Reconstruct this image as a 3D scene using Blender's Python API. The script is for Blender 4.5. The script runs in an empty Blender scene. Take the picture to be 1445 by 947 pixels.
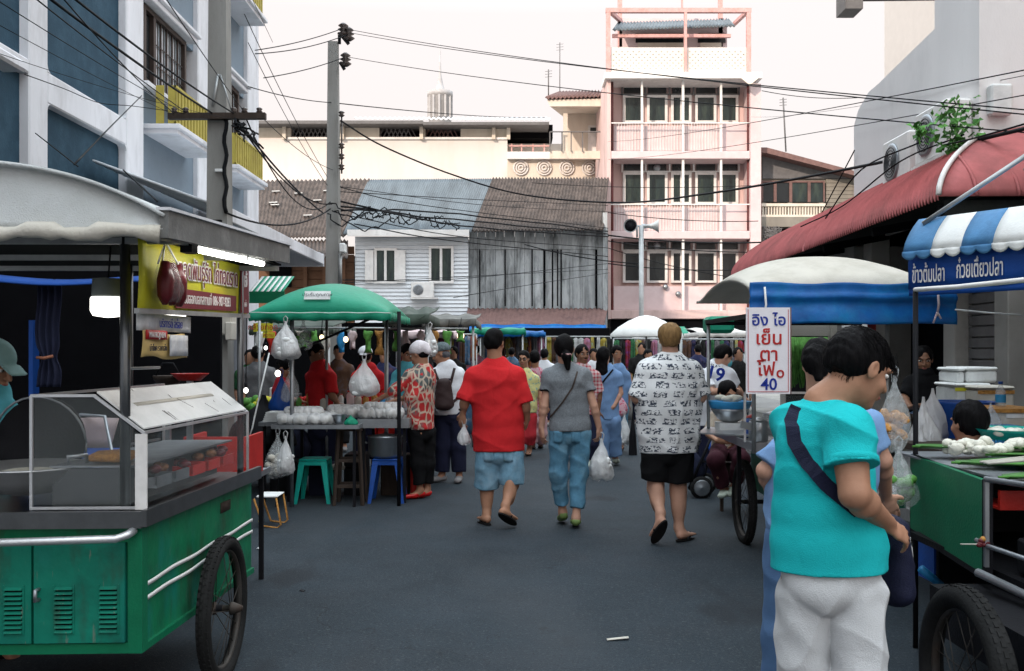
import bpy, bmesh, math, random
import numpy as np
from mathutils import Vector as V, Matrix, noise
random.seed(7); np.random.seed(7)
SC = bpy.context.scene
COL = SC.collection
F, CX, HY, CH = 1405.0, 722.5, 495.0, 1.52
# ---------------- camera, sky, sun, exposure
cd = bpy.data.cameras.new('camera'); cam = bpy.data.objects.new('camera', cd); COL.objects.link(cam)
cam.location = (0, 0, CH); cam.rotation_euler = (math.radians(90), 0, 0)
cd.sensor_width = 36.0; cd.lens = 36.0 * F / 1445.0
cd.shift_y = 21.5 / 1445.0; cd.clip_end = 2000; cd.clip_start = 0.05
cd.dof.use_dof = True; cd.dof.focus_distance = 8.5; cd.dof.aperture_fstop = 16
SC.camera = cam
SUN_EL, SUN_AZ = math.radians(25), math.radians(212)     # azimuth clockwise from +Y: behind the camera, to the left
w = bpy.data.worlds.new('World'); SC.world = w; w.use_nodes = True
nt = w.node_tree; nt.nodes.clear()
wo = nt.nodes.new('ShaderNodeOutputWorld'); bg = nt.nodes.new('ShaderNodeBackground')
sky = nt.nodes.new('ShaderNodeTexSky'); sky.sky_type = 'NISHITA'; sky.sun_disc = False
sky.sun_elevation = SUN_EL; sky.sun_rotation = SUN_AZ; sky.dust_density = 4.0; sky.air_density = 1.0
# thin bright overcast over the Nishita sky: three times brighter overhead than at the horizon, as overcast skies are
tcw = nt.nodes.new('ShaderNodeTexCoord'); spw = nt.nodes.new('ShaderNodeSeparateXYZ'); nt.links.new(tcw.outputs['Generated'], spw.inputs[0])
rg = nt.nodes.new('ShaderNodeValToRGB'); nt.links.new(spw.outputs[2], rg.inputs[0])
rg.color_ramp.elements[0].position = 0; rg.color_ramp.elements[0].color = (.240, .216, .203, 1)
rg.color_ramp.elements[1].position = 1; rg.color_ramp.elements[1].color = (.90, 1.02, 1.10, 1)
e = rg.color_ramp.elements.new(.32); e.color = (.270, .246, .236, 1); e = rg.color_ramp.elements.new(.6); e.color = (.60, .65, .69, 1)
sc_ = nt.nodes.new('ShaderNodeVectorMath'); sc_.operation = 'SCALE'; sc_.inputs['Scale'].default_value = 22.0; nt.links.new(rg.outputs[0], sc_.inputs[0])
mx = nt.nodes.new('ShaderNodeMix'); mx.data_type = 'RGBA'; mx.inputs[0].default_value = 0.88
nt.links.new(sc_.outputs[0], mx.inputs[7])
nt.links.new(sky.outputs[0], mx.inputs[6]); nt.links.new(mx.outputs[2], bg.inputs[0])
bg.inputs[1].default_value = 0.13; nt.links.new(bg.outputs[0], wo.inputs[0])
sd = bpy.data.lights.new('sun', 'SUN'); sd.energy = 2.7; sd.angle = math.radians(1.5); sd.color = (1.0, .84, .70)
sun = bpy.data.objects.new('sun', sd); COL.objects.link(sun)
sdir = V((math.sin(SUN_AZ) * math.cos(SUN_EL), math.cos(SUN_AZ) * math.cos(SUN_EL), math.sin(SUN_EL)))
sun.rotation_euler = sdir.to_track_quat('Z', 'Y').to_euler()
SC.view_settings.view_transform = 'Standard'; SC.view_settings.look = 'None'
SC.view_settings.exposure = 0.55; SC.view_settings.gamma = 1.0

# ---------------- placing helpers: a photo pixel and a distance give a point of the place
def P(px, py, Y): return V(((px - CX) / F * Y, Y, CH - (py - HY) / F * Y))
def PX(px, Y): return (px - CX) / F * Y
def PZ(py, Y): return CH - (py - HY) / F * Y

def S(r, g, b):
    f = lambda c: ((c / 255 + .055) / 1.055) ** 2.4 if c > 10 else c / 255 / 12.92
    return (f(r), f(g), f(b))

# ---------------- materials
MATS = {}
def node(nt, t, **kw):
    n = nt.nodes.new(t)
    for k, v in kw.items(): setattr(n, k, v)
    return n
def M(name, col=(.5, .5, .5), rough=.6, metal=0., var=.18, scale=6., bump=.15, bscale=90., dirt=None, dscale=2.0, damt=.5,
      stretch=(1, 1, 1), emit=None, estr=1., alpha=1., trans=0., spec=.22, coat=0., sheen=0., wr=0.):
    if name in MATS: return MATS[name]
    m = bpy.data.materials.new(name); m.use_nodes = True; MATS[name] = m
    t = m.node_tree; b = t.nodes['Principled BSDF']; L = t.links.new
    b.inputs['Roughness'].default_value = rough; b.inputs['Metallic'].default_value = metal
    b.inputs['Specular IOR Level'].default_value = spec if (rough > .3 or metal) else .5
    if max(col) < .03 and rough > .4: b.inputs['Specular IOR Level'].default_value = .06
    if alpha < 1: b.inputs['Alpha'].default_value = alpha
    if trans: b.inputs['Transmission Weight'].default_value = trans; b.inputs['IOR'].default_value = 1.45
    if coat: b.inputs['Coat Weight'].default_value = coat; b.inputs['Coat Roughness'].default_value = .15
    if sheen: b.inputs['Sheen Weight'].default_value = sheen
    tc = node(t, 'ShaderNodeTexCoord'); mp = node(t, 'ShaderNodeMapping'); mp.inputs['Scale'].default_value = stretch
    L(tc.outputs['Object'], mp.inputs[0])
    n1 = node(t, 'ShaderNodeTexNoise'); n1.inputs['Scale'].default_value = scale; n1.inputs['Detail'].default_value = 6
    n1.inputs['Roughness'].default_value = .65
    L(mp.outputs[0], n1.inputs['Vector'])
    r = node(t, 'ShaderNodeMapRange'); r.inputs[1].default_value = .3; r.inputs[2].default_value = .7
    r.inputs[3].default_value = 1 - var; r.inputs[4].default_value = 1 + var
    L(n1.outputs[0], r.inputs[0])
    v = node(t, 'ShaderNodeVectorMath', operation='SCALE'); v.inputs[0].default_value = col
    L(r.outputs[0], v.inputs['Scale'])
    out = v.outputs[0]
    if dirt is not None:
        n2 = node(t, 'ShaderNodeTexNoise'); n2.inputs['Scale'].default_value = dscale; n2.inputs['Detail'].default_value = 9
        n2.inputs['Roughness'].default_value = .7
        L(mp.outputs[0], n2.inputs['Vector'])
        r2 = node(t, 'ShaderNodeMapRange'); r2.inputs[1].default_value = .48; r2.inputs[2].default_value = .68
        r2.inputs[3].default_value = 0; r2.inputs[4].default_value = damt
        L(n2.outputs[0], r2.inputs[0])
        mxn = node(t, 'ShaderNodeMix', data_type='RGBA'); L(r2.outputs[0], mxn.inputs[0]); L(out, mxn.inputs[6])
        mxn.inputs[7].default_value = (*dirt, 1); out = mxn.outputs[2]
    L(out, b.inputs['Base Color'])
    if emit is not None:
        b.inputs['Emission Color'].default_value = (*emit, 1); b.inputs['Emission Strength'].default_value = estr
    if bump:
        nb = node(t, 'ShaderNodeTexNoise'); nb.inputs['Scale'].default_value = bscale; nb.inputs['Detail'].default_value = 4
        L(mp.outputs[0], nb.inputs['Vector'])
        bp = node(t, 'ShaderNodeBump'); bp.inputs['Strength'].default_value = bump; bp.inputs['Distance'].default_value = .01
        hs_ = nb.outputs[0]
        if wr:
            n3 = node(t, 'ShaderNodeTexNoise'); n3.inputs['Scale'].default_value = 8; n3.inputs['Detail'].default_value = 3; n3.inputs['Distortion'].default_value = 1.6
            m3 = node(t, 'ShaderNodeMapping'); m3.inputs['Scale'].default_value = (1.5, 1.5, .8); L(tc.outputs['Object'], m3.inputs[0]); L(m3.outputs[0], n3.inputs['Vector'])
            ma = node(t, 'ShaderNodeMath', operation='MULTIPLY_ADD'); ma.inputs[1].default_value = wr; L(n3.outputs[0], ma.inputs[0]); L(nb.outputs[0], ma.inputs[2]); hs_ = ma.outputs[0]
        L(hs_, bp.inputs['Height']); L(bp.outputs[0], b.inputs['Normal'])
    m['out'] = 0
    return m
def pattern(m, fn):
    """fn(tree, object-coordinate socket, current colour socket) -> colour socket"""
    t = m.node_tree; b = t.nodes['Principled BSDF']; lk = b.inputs['Base Color'].links[0]; src = lk.from_socket
    tc = [n for n in t.nodes if n.type == 'TEX_COORD'][0]
    t.links.new(fn(t, tc.outputs['Object'], src), b.inputs['Base Color'])
    return m
def ramp_mask(t, sock, a, b_):
    r = node(t, 'ShaderNodeMapRange'); r.inputs[1].default_value = a; r.inputs[2].default_value = b_
    t.links.new(sock, r.inputs[0]); return r.outputs[0]
def mixc(t, fac, a, col):
    mxn = node(t, 'ShaderNodeMix', data_type='RGBA'); t.links.new(fac, mxn.inputs[0]); t.links.new(a, mxn.inputs[6])
    if isinstance(col, tuple): mxn.inputs[7].default_value = (*col, 1)
    else: t.links.new(col, mxn.inputs[7])
    return mxn.outputs[2]
def math_(t, op, a, b_=None):
    n = node(t, 'ShaderNodeMath', operation=op)
    for i, q in enumerate((a, b_)):
        if q is None: continue
        if isinstance(q, (int, float)): n.inputs[i].default_value = q
        else: t.links.new(q, n.inputs[i])
    return n.outputs[0]
def xyz(t, sock):
    n = node(t, 'ShaderNodeSeparateXYZ'); t.links.new(sock, n.inputs[0]); return n.outputs
def noise_(t, sock, scale, detail=2, stretch=None):
    if stretch:
        mp = node(t, 'ShaderNodeMapping'); mp.inputs['Scale'].default_value = stretch; t.links.new(sock, mp.inputs[0]); sock = mp.outputs[0]
    n = node(t, 'ShaderNodeTexNoise'); n.inputs['Scale'].default_value = scale; n.inputs['Detail'].default_value = detail
    t.links.new(sock, n.inputs['Vector']); return n.outputs[0]

# ---------------- things, parts
WORLD = {}
def thing(name, label, cat, loc=(0, 0, 0), group=None, world=True, rz=0.):
    if len(label.split()) > 16 or len(label.split()) < 4: print('LABEL', len(label.split()), label)
    o = bpy.data.objects.new(name, None); COL.objects.link(o); o.empty_display_size = .1
    o.location = loc; o.rotation_euler = (0, 0, rz)
    o['label'] = label; o['category'] = cat
    if group: o['group'] = group
    if world: WORLD[o.name] = Matrix.Translation(-V(loc))
    return o
def link(name, me, mat, parent=None):
    o = bpy.data.objects.new(name, me); COL.objects.link(o)
    if mat is not None and not me.materials: me.materials.append(mat)
    if parent is not None:
        o.parent = parent
        if parent.name in WORLD: o.matrix_parent_inverse = WORLD[parent.name]
    return o
def tag(o, label=None, cat=None, group=None, kind=None):
    if label and not 4 <= len(label.split()) <= 16: print('LABEL', len(label.split()), label)
    if label: o['label'] = label
    if cat: o['category'] = cat
    if group: o['group'] = group
    if kind: o['kind'] = kind
    return o
def kids(o): return [c for c in bpy.data.objects if c.parent == o]
KID = {}
def copy_tree(o, loc=None, rz=None, label=None, group=None, parent=None):
    c = o.copy(); COL.objects.link(c)
    if parent is not None: c.parent = parent
    if loc is not None: c.location = loc
    if rz is not None: c.rotation_euler = (0, 0, rz)
    if label: c['label'] = label
    if group: c['group'] = group
    if o.name not in KID: KID[o.name] = kids(o)
    for ch in KID[o.name]: copy_tree(ch, parent=c)
    return c

class MB:
    """collects shapes, then links them as one mesh object"""
    def __init__(s): s.v = []; s.f = []; s.sm = []
    def add(s, vs, fs, smooth=False):
        o = len(s.v); s.v += [tuple(q) for q in vs]; s.f += [tuple(i + o for i in q) for q in fs]; s.sm += [smooth] * len(fs); return s
    def box(s, x0, x1, y0, y1, z0, z1, M_=None, bev=0):
        if x0 > x1: x0, x1 = x1, x0
        if y0 > y1: y0, y1 = y1, y0
        if z0 > z1: z0, z1 = z1, z0
        if bev:
            b = min(bev, (x1 - x0) / 2.01, (y1 - y0) / 2.01, (z1 - z0) / 2.01); vs = []
            idx = {}
            for k, z in enumerate((z0, z1)):
                for j, y in enumerate((y0, y1)):
                    for i, x in enumerate((x0, x1)):
                        sx, sy, sz = (1 - 2 * i), (1 - 2 * j), (1 - 2 * k)
                        for a, q in enumerate(((x, y + b * sy, z + b * sz), (x + b * sx, y, z + b * sz), (x + b * sx, y + b * sy, z))):
                            idx[i, j, k, a] = len(vs); vs.append(V(q))
            fs = []
            for i in (0, 1): fs.append([idx[i, 0, 0, 0], idx[i, 1, 0, 0], idx[i, 1, 1, 0], idx[i, 0, 1, 0]][::(1 if i else -1)])
            for j in (0, 1): fs.append([idx[0, j, 0, 1], idx[1, j, 0, 1], idx[1, j, 1, 1], idx[0, j, 1, 1]][::(-1 if j else 1)])
            for k in (0, 1): fs.append([idx[0, 0, k, 2], idx[1, 0, k, 2], idx[1, 1, k, 2], idx[0, 1, k, 2]][::(1 if k else -1)])
            for j in (0, 1):
                for k in (0, 1): fs.append([idx[0, j, k, 1], idx[1, j, k, 1], idx[1, j, k, 2], idx[0, j, k, 2]][::(1 if j == k else -1)])
            for i in (0, 1):
                for k in (0, 1): fs.append([idx[i, 0, k, 0], idx[i, 1, k, 0], idx[i, 1, k, 2], idx[i, 0, k, 2]][::(-1 if i == k else 1)])
            for i in (0, 1):
                for j in (0, 1): fs.append([idx[i, j, 0, 0], idx[i, j, 1, 0], idx[i, j, 1, 1], idx[i, j, 0, 1]][::(1 if i == j else -1)])
            for i in (0, 1):
                for j in (0, 1):
                    for k in (0, 1): fs.append([idx[i, j, k, a] for a in range(3)][::(1 if (i + j + k) % 2 else -1)])
        else:
            vs = [V((x, y, z)) for z in (z0, z1) for y in (y0, y1) for x in (x0, x1)]
            fs = [(0, 2, 3, 1), (4, 5, 7, 6), (0, 1, 5, 4), (2, 6, 7, 3), (0, 4, 6, 2), (1, 3, 7, 5)]
        if M_ is not None: vs = [M_ @ q for q in vs]
        return s.add(vs, fs)
    def beam(s, a, b, w_, h, up=(0, 0, 1)):
        a, b = V(a), V(b); d = (b - a).normalized(); x = d.cross(V(up))
        if x.length < 1e-4: x = V((1, 0, 0))
        x.normalize(); u = x.cross(d); vs = []
        for q in (a, b):
            for i, j in ((-1, -1), (1, -1), (1, 1), (-1, 1)): vs.append(q + x * i * w_ / 2 + u * j * h / 2)
        return s.add(vs, [(0, 1, 2, 3), (7, 6, 5, 4), (0, 4, 5, 1), (1, 5, 6, 2), (2, 6, 7, 3), (3, 7, 4, 0)])
    def tube(s, pts, r, n=8, cap=True, smooth=True, flat=1.):
        pts = [V(p) for p in pts]; rs = r if isinstance(r, (list, tuple)) else [r] * len(pts); vs = []; N = len(pts)
        x = None
        for i, p in enumerate(pts):
            d = (pts[min(i + 1, N - 1)] - pts[max(i - 1, 0)])
            d = d.normalized() if d.length > 1e-9 else V((0, 0, 1))
            if x is None: x = d.orthogonal().normalized()
            x = (x - d * x.dot(d));  x = x.normalized() if x.length > 1e-6 else d.orthogonal().normalized()
            y = d.cross(x)
            for k in range(n):
                a = 2 * math.pi * k / n; vs.append(p + x * math.cos(a) * rs[i] + y * math.sin(a) * rs[i] * flat)
        fs = [(i * n + k, i * n + (k + 1) % n, (i + 1) * n + (k + 1) % n, (i + 1) * n + k) for i in range(N - 1) for k in range(n)]
        if cap: fs += [tuple(range(n))[::-1], tuple((N - 1) * n + k for k in range(n))]
        return s.add(vs, fs, smooth)
    def lathe(s, prof, c=(0, 0, 0), n=24, smooth=True, cap=True, M_=None, sy=1.):
        vs = []
        for r, z in prof:
            for k in range(n):
                a = 2 * math.pi * k / n; vs.append(V((c[0] + r * math.cos(a), c[1] + r * sy * math.sin(a), c[2] + z)))
        N = len(prof)
        if M_ is not None: vs = [M_ @ q for q in vs]
        fs = [(i * n + k, i * n + (k + 1) % n, (i + 1) * n + (k + 1) % n, (i + 1) * n + k) for i in range(N - 1) for k in range(n)]
        if cap: fs += [tuple(range(n))[::-1], tuple((N - 1) * n + k for k in range(n))]
        return s.add(vs, fs, smooth)
    def grid(s, fn, nu, nv, smooth=True, wrap=False):
        vs = [V(fn(i / nu, j / nv)) for j in range(nv + 1) for i in range(nu + 1)]
        fs = [(j * (nu + 1) + i, j * (nu + 1) + i + 1, (j + 1) * (nu + 1) + i + 1, (j + 1) * (nu + 1) + i) for j in range(nv) for i in range(nu)]
        return s.add(vs, fs, smooth)
    def slab(s, fn, nu, nv, th, smooth=True):
        """a sheet with thickness th along its own normal"""
        vs = [V(fn(i / nu, j / nv)) for j in range(nv + 1) for i in range(nu + 1)]; W = nu + 1; nn = []
        for j in range(nv + 1):
            for i in range(nu + 1):
                a = vs[j * W + min(i + 1, nu)] - vs[j * W + max(i - 1, 0)]; b = vs[min(j + 1, nv) * W + i] - vs[max(j - 1, 0) * W + i]
                c = a.cross(b); nn.append(c.normalized() if c.length > 1e-12 else V((0, 0, 1)))
        K = len(vs); vs2 = vs + [p - q * th for p, q in zip(vs, nn)]
        fs = []
        for j in range(nv):
            for i in range(nu):
                q = (j * W + i, j * W + i + 1, (j + 1) * W + i + 1, (j + 1) * W + i); fs.append(q); fs.append(tuple(K + k for k in q[::-1]))
        for i in range(nu):
            fs.append((i, K + i, K + i + 1, i + 1)); a = nv * W + i; fs.append((a, a + 1, K + a + 1, K + a))
        for j in range(nv):
            a = j * W; fs.append((a, a + W, K + a + W, K + a)); a = j * W + nu; fs.append((a, K + a, K + a + W, a + W))
        return s.add(vs2, fs, smooth)
    def ell(s, c, r, n=12, m=8, M_=None):
        vs = []; c = V(c)
        if isinstance(r, (int, float)): r = (r, r, r)
        for j in range(m + 1):
            ph = math.pi * j / m
            for i in range(n):
                a = 2 * math.pi * i / n
                q = V((r[0] * math.sin(ph) * math.cos(a), r[1] * math.sin(ph) * math.sin(a), -r[2] * math.cos(ph)))
                vs.append(c + (M_ @ q if M_ is not None else q))
        fs = []
        for j in range(m):
            for i in range(n):
                a, b = j * n + i, j * n + (i + 1) % n
                if j == 0: fs.append((a, b + n, a + n))
                elif j == m - 1: fs.append((a, b, a + n))
                else: fs.append((a, b, b + n, a + n))
        return s.add(vs, fs, True)
    def prism(s, poly, f0, f1, smooth=False):
        """poly: 2-D points; f0, f1 map (u,v) to the two end faces"""
        n = len(poly); vs = [V(f0(*q)) for q in poly] + [V(f1(*q)) for q in poly]
        fs = [tuple(range(n))[::-1], tuple(range(n, 2 * n))] + [(i, (i + 1) % n, n + (i + 1) % n, n + i) for i in range(n)]
        return s.add(vs, fs, smooth)
    def mesh(s, name):
        me = bpy.data.meshes.new(name); me.from_pydata(s.v, [], s.f); me.update()
        me.polygons.foreach_set('use_smooth', s.sm); return me
    def build(s, name, mat, parent=None):
        return link(name, s.mesh(name), mat, parent)
def lerp(a, b, t): return a + (b - a) * t
def pbox(mb, x0, x1, y0, y1, Y, dep, off=0., bev=0):
    """a box whose front face covers the pixel rectangle at distance Y, shifted by off and dep deep"""
    return mb.box(PX(x0, Y), PX(x1, Y), Y + off, Y + off + dep, PZ(y1, Y), PZ(y0, Y), bev=bev)
def struct(o): o['kind'] = 'structure'; return o

FONT = None
def text_mesh(txt, size, mat, parent, Mx, name='lettering', ext=.001, align='CENTER', sx=1., bold=0., conform=None):
    cu = bpy.data.curves.new('txt', 'FONT'); cu.body = txt; cu.size = size; cu.align_x = align; cu.align_y = 'CENTER'
    cu.extrude = ext; cu.resolution_u = 3; cu.offset = bold
    o = bpy.data.objects.new('txt', cu); COL.objects.link(o)
    dg = bpy.context.evaluated_depsgraph_get(); me = bpy.data.meshes.new_from_object(o.evaluated_get(dg))
    bpy.data.objects.remove(o); bpy.data.curves.remove(cu)
    me.transform(Mx @ Matrix.Diagonal((sx, 1, 1, 1)))
    if conform is not None:
        for v in me.vertices: v.co = conform(v.co)
    me.materials.clear(); me.name = name
    return link(name, me, mat, parent)
def frame(o, x, z):
    """4x4: text plane with x along x, y (up) along z, placed at o"""
    x = V(x).normalized(); z = V(z); z = (z - x * z.dot(x)).normalized(); n = x.cross(z)
    m = Matrix((x, z, n)).transposed().to_4x4(); m.translation = V(o); return m
# ---------------- a small distance-field modeller: limbs blend into one continuous surface
def npv(v): return np.array(v, float)
def nrm(v): v = npv(v); return v / (np.linalg.norm(v) + 1e-9)
class Field:
    def __init__(s): s.p = []
    def cone(s, a, b, ra, rb, X=(1, 0, 0), k=.02, op='add'):
        if isinstance(ra, (int, float)): ra = (ra, ra)
        if isinstance(rb, (int, float)): rb = (rb, rb)
        s.p.append(('c', np.array(a, float), np.array(b, float), ra, rb, np.array(X, float), k, op)); return s
    def ell(s, c, r, R=None, k=.02, op='add'):
        if isinstance(r, (int, float)): r = (r, r, r)
        s.p.append(('e', np.array(c, float), np.array(r, float), np.eye(3) if R is None else np.array(R, float), k, op)); return s
    def cut(s, pt, n, k=.004, lim=None):
        """removes everything on the side n points to; lim = (centre, radius) keeps the cut local"""
        s.p.append(('p', np.array(pt, float), np.array(n, float) / np.linalg.norm(n), k, lim)); return s
    def group(s, cones, pt, n, k=.02, post=False):
        """a limb of cones (a, b, ra, rb) ended by a plane of its own, blended in"""
        s.p.append(('g', [(np.array(a, float), np.array(b, float), ra if isinstance(ra, tuple) else (ra, ra), rb if isinstance(rb, tuple) else (rb, rb)) for a, b, ra, rb in cones], np.array(pt, float), nrm(n), k)); return s
    def mesh(s, vox, disp=None, post=None):
        lo = np.full(3, 1e9); hi = -lo
        for q in s.p:
            if q[0] == 'c' and q[7] == 'add':
                m = max(*q[3], *q[4]); lo = np.minimum(lo, np.minimum(q[1], q[2]) - m); hi = np.maximum(hi, np.maximum(q[1], q[2]) + m)
            if q[0] == 'g':
                for a, b, ra, rb in q[1]: m = max(*ra, *rb); lo = np.minimum(lo, np.minimum(a, b) - m); hi = np.maximum(hi, np.maximum(a, b) + m)
            if q[0] == 'e' and q[5] == 'add': m = q[2].max(); lo = np.minimum(lo, q[1] - m); hi = np.maximum(hi, q[1] + m)
        lo -= 3 * vox + .01; hi += 3 * vox + .01
        n = np.ceil((hi - lo) / vox).astype(int) + 1
        ax = [(lo[i] + np.arange(n[i]) * vox).astype(np.float32) for i in range(3)]
        f = np.full(tuple(n), .25, np.float32)
        def sl(a, b):
            i0 = np.clip(np.floor((a - lo) / vox).astype(int), 0, n - 1); i1 = np.clip(np.ceil((b - lo) / vox).astype(int) + 1, 1, n)
            return tuple(slice(i0[i], i1[i]) for i in range(3))
        for q in s.p:
            if q[0] == 'p':
                _, pt, nn, k, lim = q
                S_ = sl(lim[0] - lim[1], lim[0] + lim[1]) if lim is not None else tuple(slice(0, m) for m in n)
                X, Y, Z = ax[0][S_[0]][:, None, None], ax[1][S_[1]][None, :, None], ax[2][S_[2]][None, None, :]
                d = (X - pt[0]) * nn[0] + (Y - pt[1]) * nn[1] + (Z - pt[2]) * nn[2]
                if lim is not None:
                    e = np.sqrt((X - lim[0][0]) ** 2 + (Y - lim[0][1]) ** 2 + (Z - lim[0][2]) ** 2) - lim[1]
                    d = np.minimum(d, -e)
                f[S_] = np.maximum(f[S_], d); continue
            if q[0] == 'g':
                _, cones, pt, nn, k = q; A = np.min([np.minimum(a, b) - max(*ra, *rb) for a, b, ra, rb in cones], 0) - k - 3 * vox; B = np.max([np.maximum(a, b) + max(*ra, *rb) for a, b, ra, rb in cones], 0) + k + 3 * vox
                S_ = sl(A, B); X, Y, Z = ax[0][S_[0]][:, None, None], ax[1][S_[1]][None, :, None], ax[2][S_[2]][None, None, :]; d = None
                for a, b, ra, rb in cones:
                    ab = b - a; L = math.sqrt(max(ab @ ab, 1e-9)); dz = ab / L; px, py, pz = X - a[0], Y - a[1], Z - a[2]
                    tt = np.clip((px * dz[0] + py * dz[1] + pz * dz[2]) / L, 0, 1)
                    e = np.sqrt((px - tt * ab[0]) ** 2 + (py - tt * ab[1]) ** 2 + (pz - tt * ab[2]) ** 2) - (ra[0] + (rb[0] - ra[0]) * tt)
                    if d is None: d = e
                    else: h = np.maximum(.04 - np.abs(d - e), 0) / .04; d = np.minimum(d, e) - h * h * .01
                pl = (X - pt[0]) * nn[0] + (Y - pt[1]) * nn[1] + (Z - pt[2]) * nn[2]; d = np.maximum(d, pl).astype(np.float32); g = f[S_]
                h = np.maximum(k - np.abs(g - d), 0) / k; f[S_] = np.minimum(g, d) - h * h * k * .25; continue
            if q[0] == 'c':
                _, a, b, ra, rb, XA, k, op = q; m = max(*ra, *rb) + k + 3 * vox
                S_ = sl(np.minimum(a, b) - m, np.maximum(a, b) + m)
            else:
                _, c, r, R, k, op = q; m = r.max() + k + 3 * vox; S_ = sl(c - m, c + m)
            X, Y, Z = ax[0][S_[0]][:, None, None], ax[1][S_[1]][None, :, None], ax[2][S_[2]][None, None, :]
            if q[0] == 'c':
                ab = b - a; L2 = max(ab @ ab, 1e-9); L = math.sqrt(L2); dz = ab / L
                xa = XA - dz * (XA @ dz); ln = np.linalg.norm(xa)
                if ln < 1e-3: xa = np.cross(dz, [0, 1, 0]); ln = np.linalg.norm(xa) + 1e-9
                xa = xa / ln; ya = np.cross(dz, xa)
                px, py, pz = X - a[0], Y - a[1], Z - a[2]
                al = px * dz[0] + py * dz[1] + pz * dz[2]; tt = np.clip(al / L, 0, 1)
                ox = px * xa[0] + py * xa[1] + pz * xa[2]; oy = px * ya[0] + py * ya[1] + pz * ya[2]; oz = al - tt * L
                rx = ra[0] + (rb[0] - ra[0]) * tt; ry = ra[1] + (rb[1] - ra[1]) * tt; rm = np.minimum(rx, ry)
                kk = np.sqrt((ox / rx) ** 2 + (oy / ry) ** 2 + (oz / rm) ** 2); k1 = np.sqrt((ox / rx ** 2) ** 2 + (oy / ry ** 2) ** 2 + (oz / rm ** 2) ** 2)
                d = kk * (kk - 1) / np.maximum(k1, 1e-6)
            else:
                px, py, pz = X - c[0], Y - c[1], Z - c[2]
                u = [px * R[0][i] + py * R[1][i] + pz * R[2][i] for i in range(3)]   # columns of R are the axes
                kk = np.sqrt(sum((u[i] / r[i]) ** 2 for i in range(3))); k1 = np.sqrt(sum((u[i] / r[i] ** 2) ** 2 for i in range(3)))
                d = kk * (kk - 1) / np.maximum(k1, 1e-6)
            d = d.astype(np.float32); g = f[S_]
            if op == 'add':
                h = np.maximum(k - np.abs(g - d), 0) / k; f[S_] = np.minimum(g, d) - h * h * k * .25
            else:
                d = -d; h = np.maximum(k - np.abs(g - d), 0) / k; f[S_] = np.maximum(g, d) + h * h * k * .25
        if disp is not None:
            I = np.nonzero(np.abs(f) < .06)
            f[I] += disp(ax[0][I[0]], ax[1][I[1]], ax[2][I[2]]).astype(np.float32)
        if post is not None:
            pt, nn = post; f = np.maximum(f, ((ax[0][:, None, None] - pt[0]) * nn[0] + (ax[1][None, :, None] - pt[1]) * nn[1] + (ax[2][None, None, :] - pt[2]) * nn[2]).astype(np.float32))
        return nets(f, lo, vox)
def nets(f, lo, vox):
    """naive surface nets"""
    f[0] = f[-1] = .1; f[:, 0] = f[:, -1] = .1; f[:, :, 0] = f[:, :, -1] = .1
    s = f < 0; n = f.shape
    c = [s[i:n[0] - 1 + i, j:n[1] - 1 + j, k:n[2] - 1 + k] for i in (0, 1) for j in (0, 1) for k in (0, 1)]
    anyy = c[0].copy(); ally = c[0].copy()
    for q in c[1:]: anyy |= q; ally &= q
    act = anyy & ~ally; I = np.argwhere(act); idx = np.full(act.shape, -1, np.int32); idx[act] = np.arange(len(I))
    acc = np.zeros((len(I), 3)); cnt = np.zeros(len(I))
    for axis in range(3):
        for u in (0, 1):
            for v_ in (0, 1):
                o = [0, 0, 0]; o[(axis + 1) % 3] = u; o[(axis + 2) % 3] = v_; o2 = list(o); o2[axis] = 1
                A = f[I[:, 0] + o[0], I[:, 1] + o[1], I[:, 2] + o[2]]; B = f[I[:, 0] + o2[0], I[:, 1] + o2[1], I[:, 2] + o2[2]]
                m = (A < 0) != (B < 0); t = A[m] / (A[m] - B[m]); p = np.tile(np.array(o, float), (m.sum(), 1)); p[:, axis] = t
                acc[m] += p; cnt[m] += 1
    vs = (I + acc / cnt[:, None]) * vox + lo
    fs = []
    for axis in range(3):
        o = [0, 0, 0]; o[axis] = 1
        a = s[:n[0] - o[0], :n[1] - o[1], :n[2] - o[2]]; b = s[o[0]:, o[1]:, o[2]:]
        E = np.argwhere(a != b); fl = a[tuple(E.T)]
        u, v_ = (axis + 1) % 3, (axis + 2) % 3; q = []
        for du, dv in ((-1, -1), (0, -1), (0, 0), (-1, 0)):
            e = E.copy(); e[:, u] += du; e[:, v_] += dv; q.append(idx[tuple(e.T)])
        q = np.stack(q, 1); q[~fl] = q[~fl][:, ::-1]; fs.append(q)
    fs = np.concatenate(fs)
    me = bpy.data.meshes.new('figure')
    me.vertices.add(len(vs)); me.vertices.foreach_set('co', vs.astype(np.float32).ravel())
    me.loops.add(len(fs) * 4); me.loops.foreach_set('vertex_index', fs.astype(np.int32).ravel())
    me.polygons.add(len(fs)); me.polygons.foreach_set('loop_start', np.arange(len(fs), dtype=np.int32) * 4)
    me.polygons.foreach_set('use_smooth', np.ones(len(fs), bool))
    me.update(calc_edges=True); me.validate()
    return me

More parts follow.
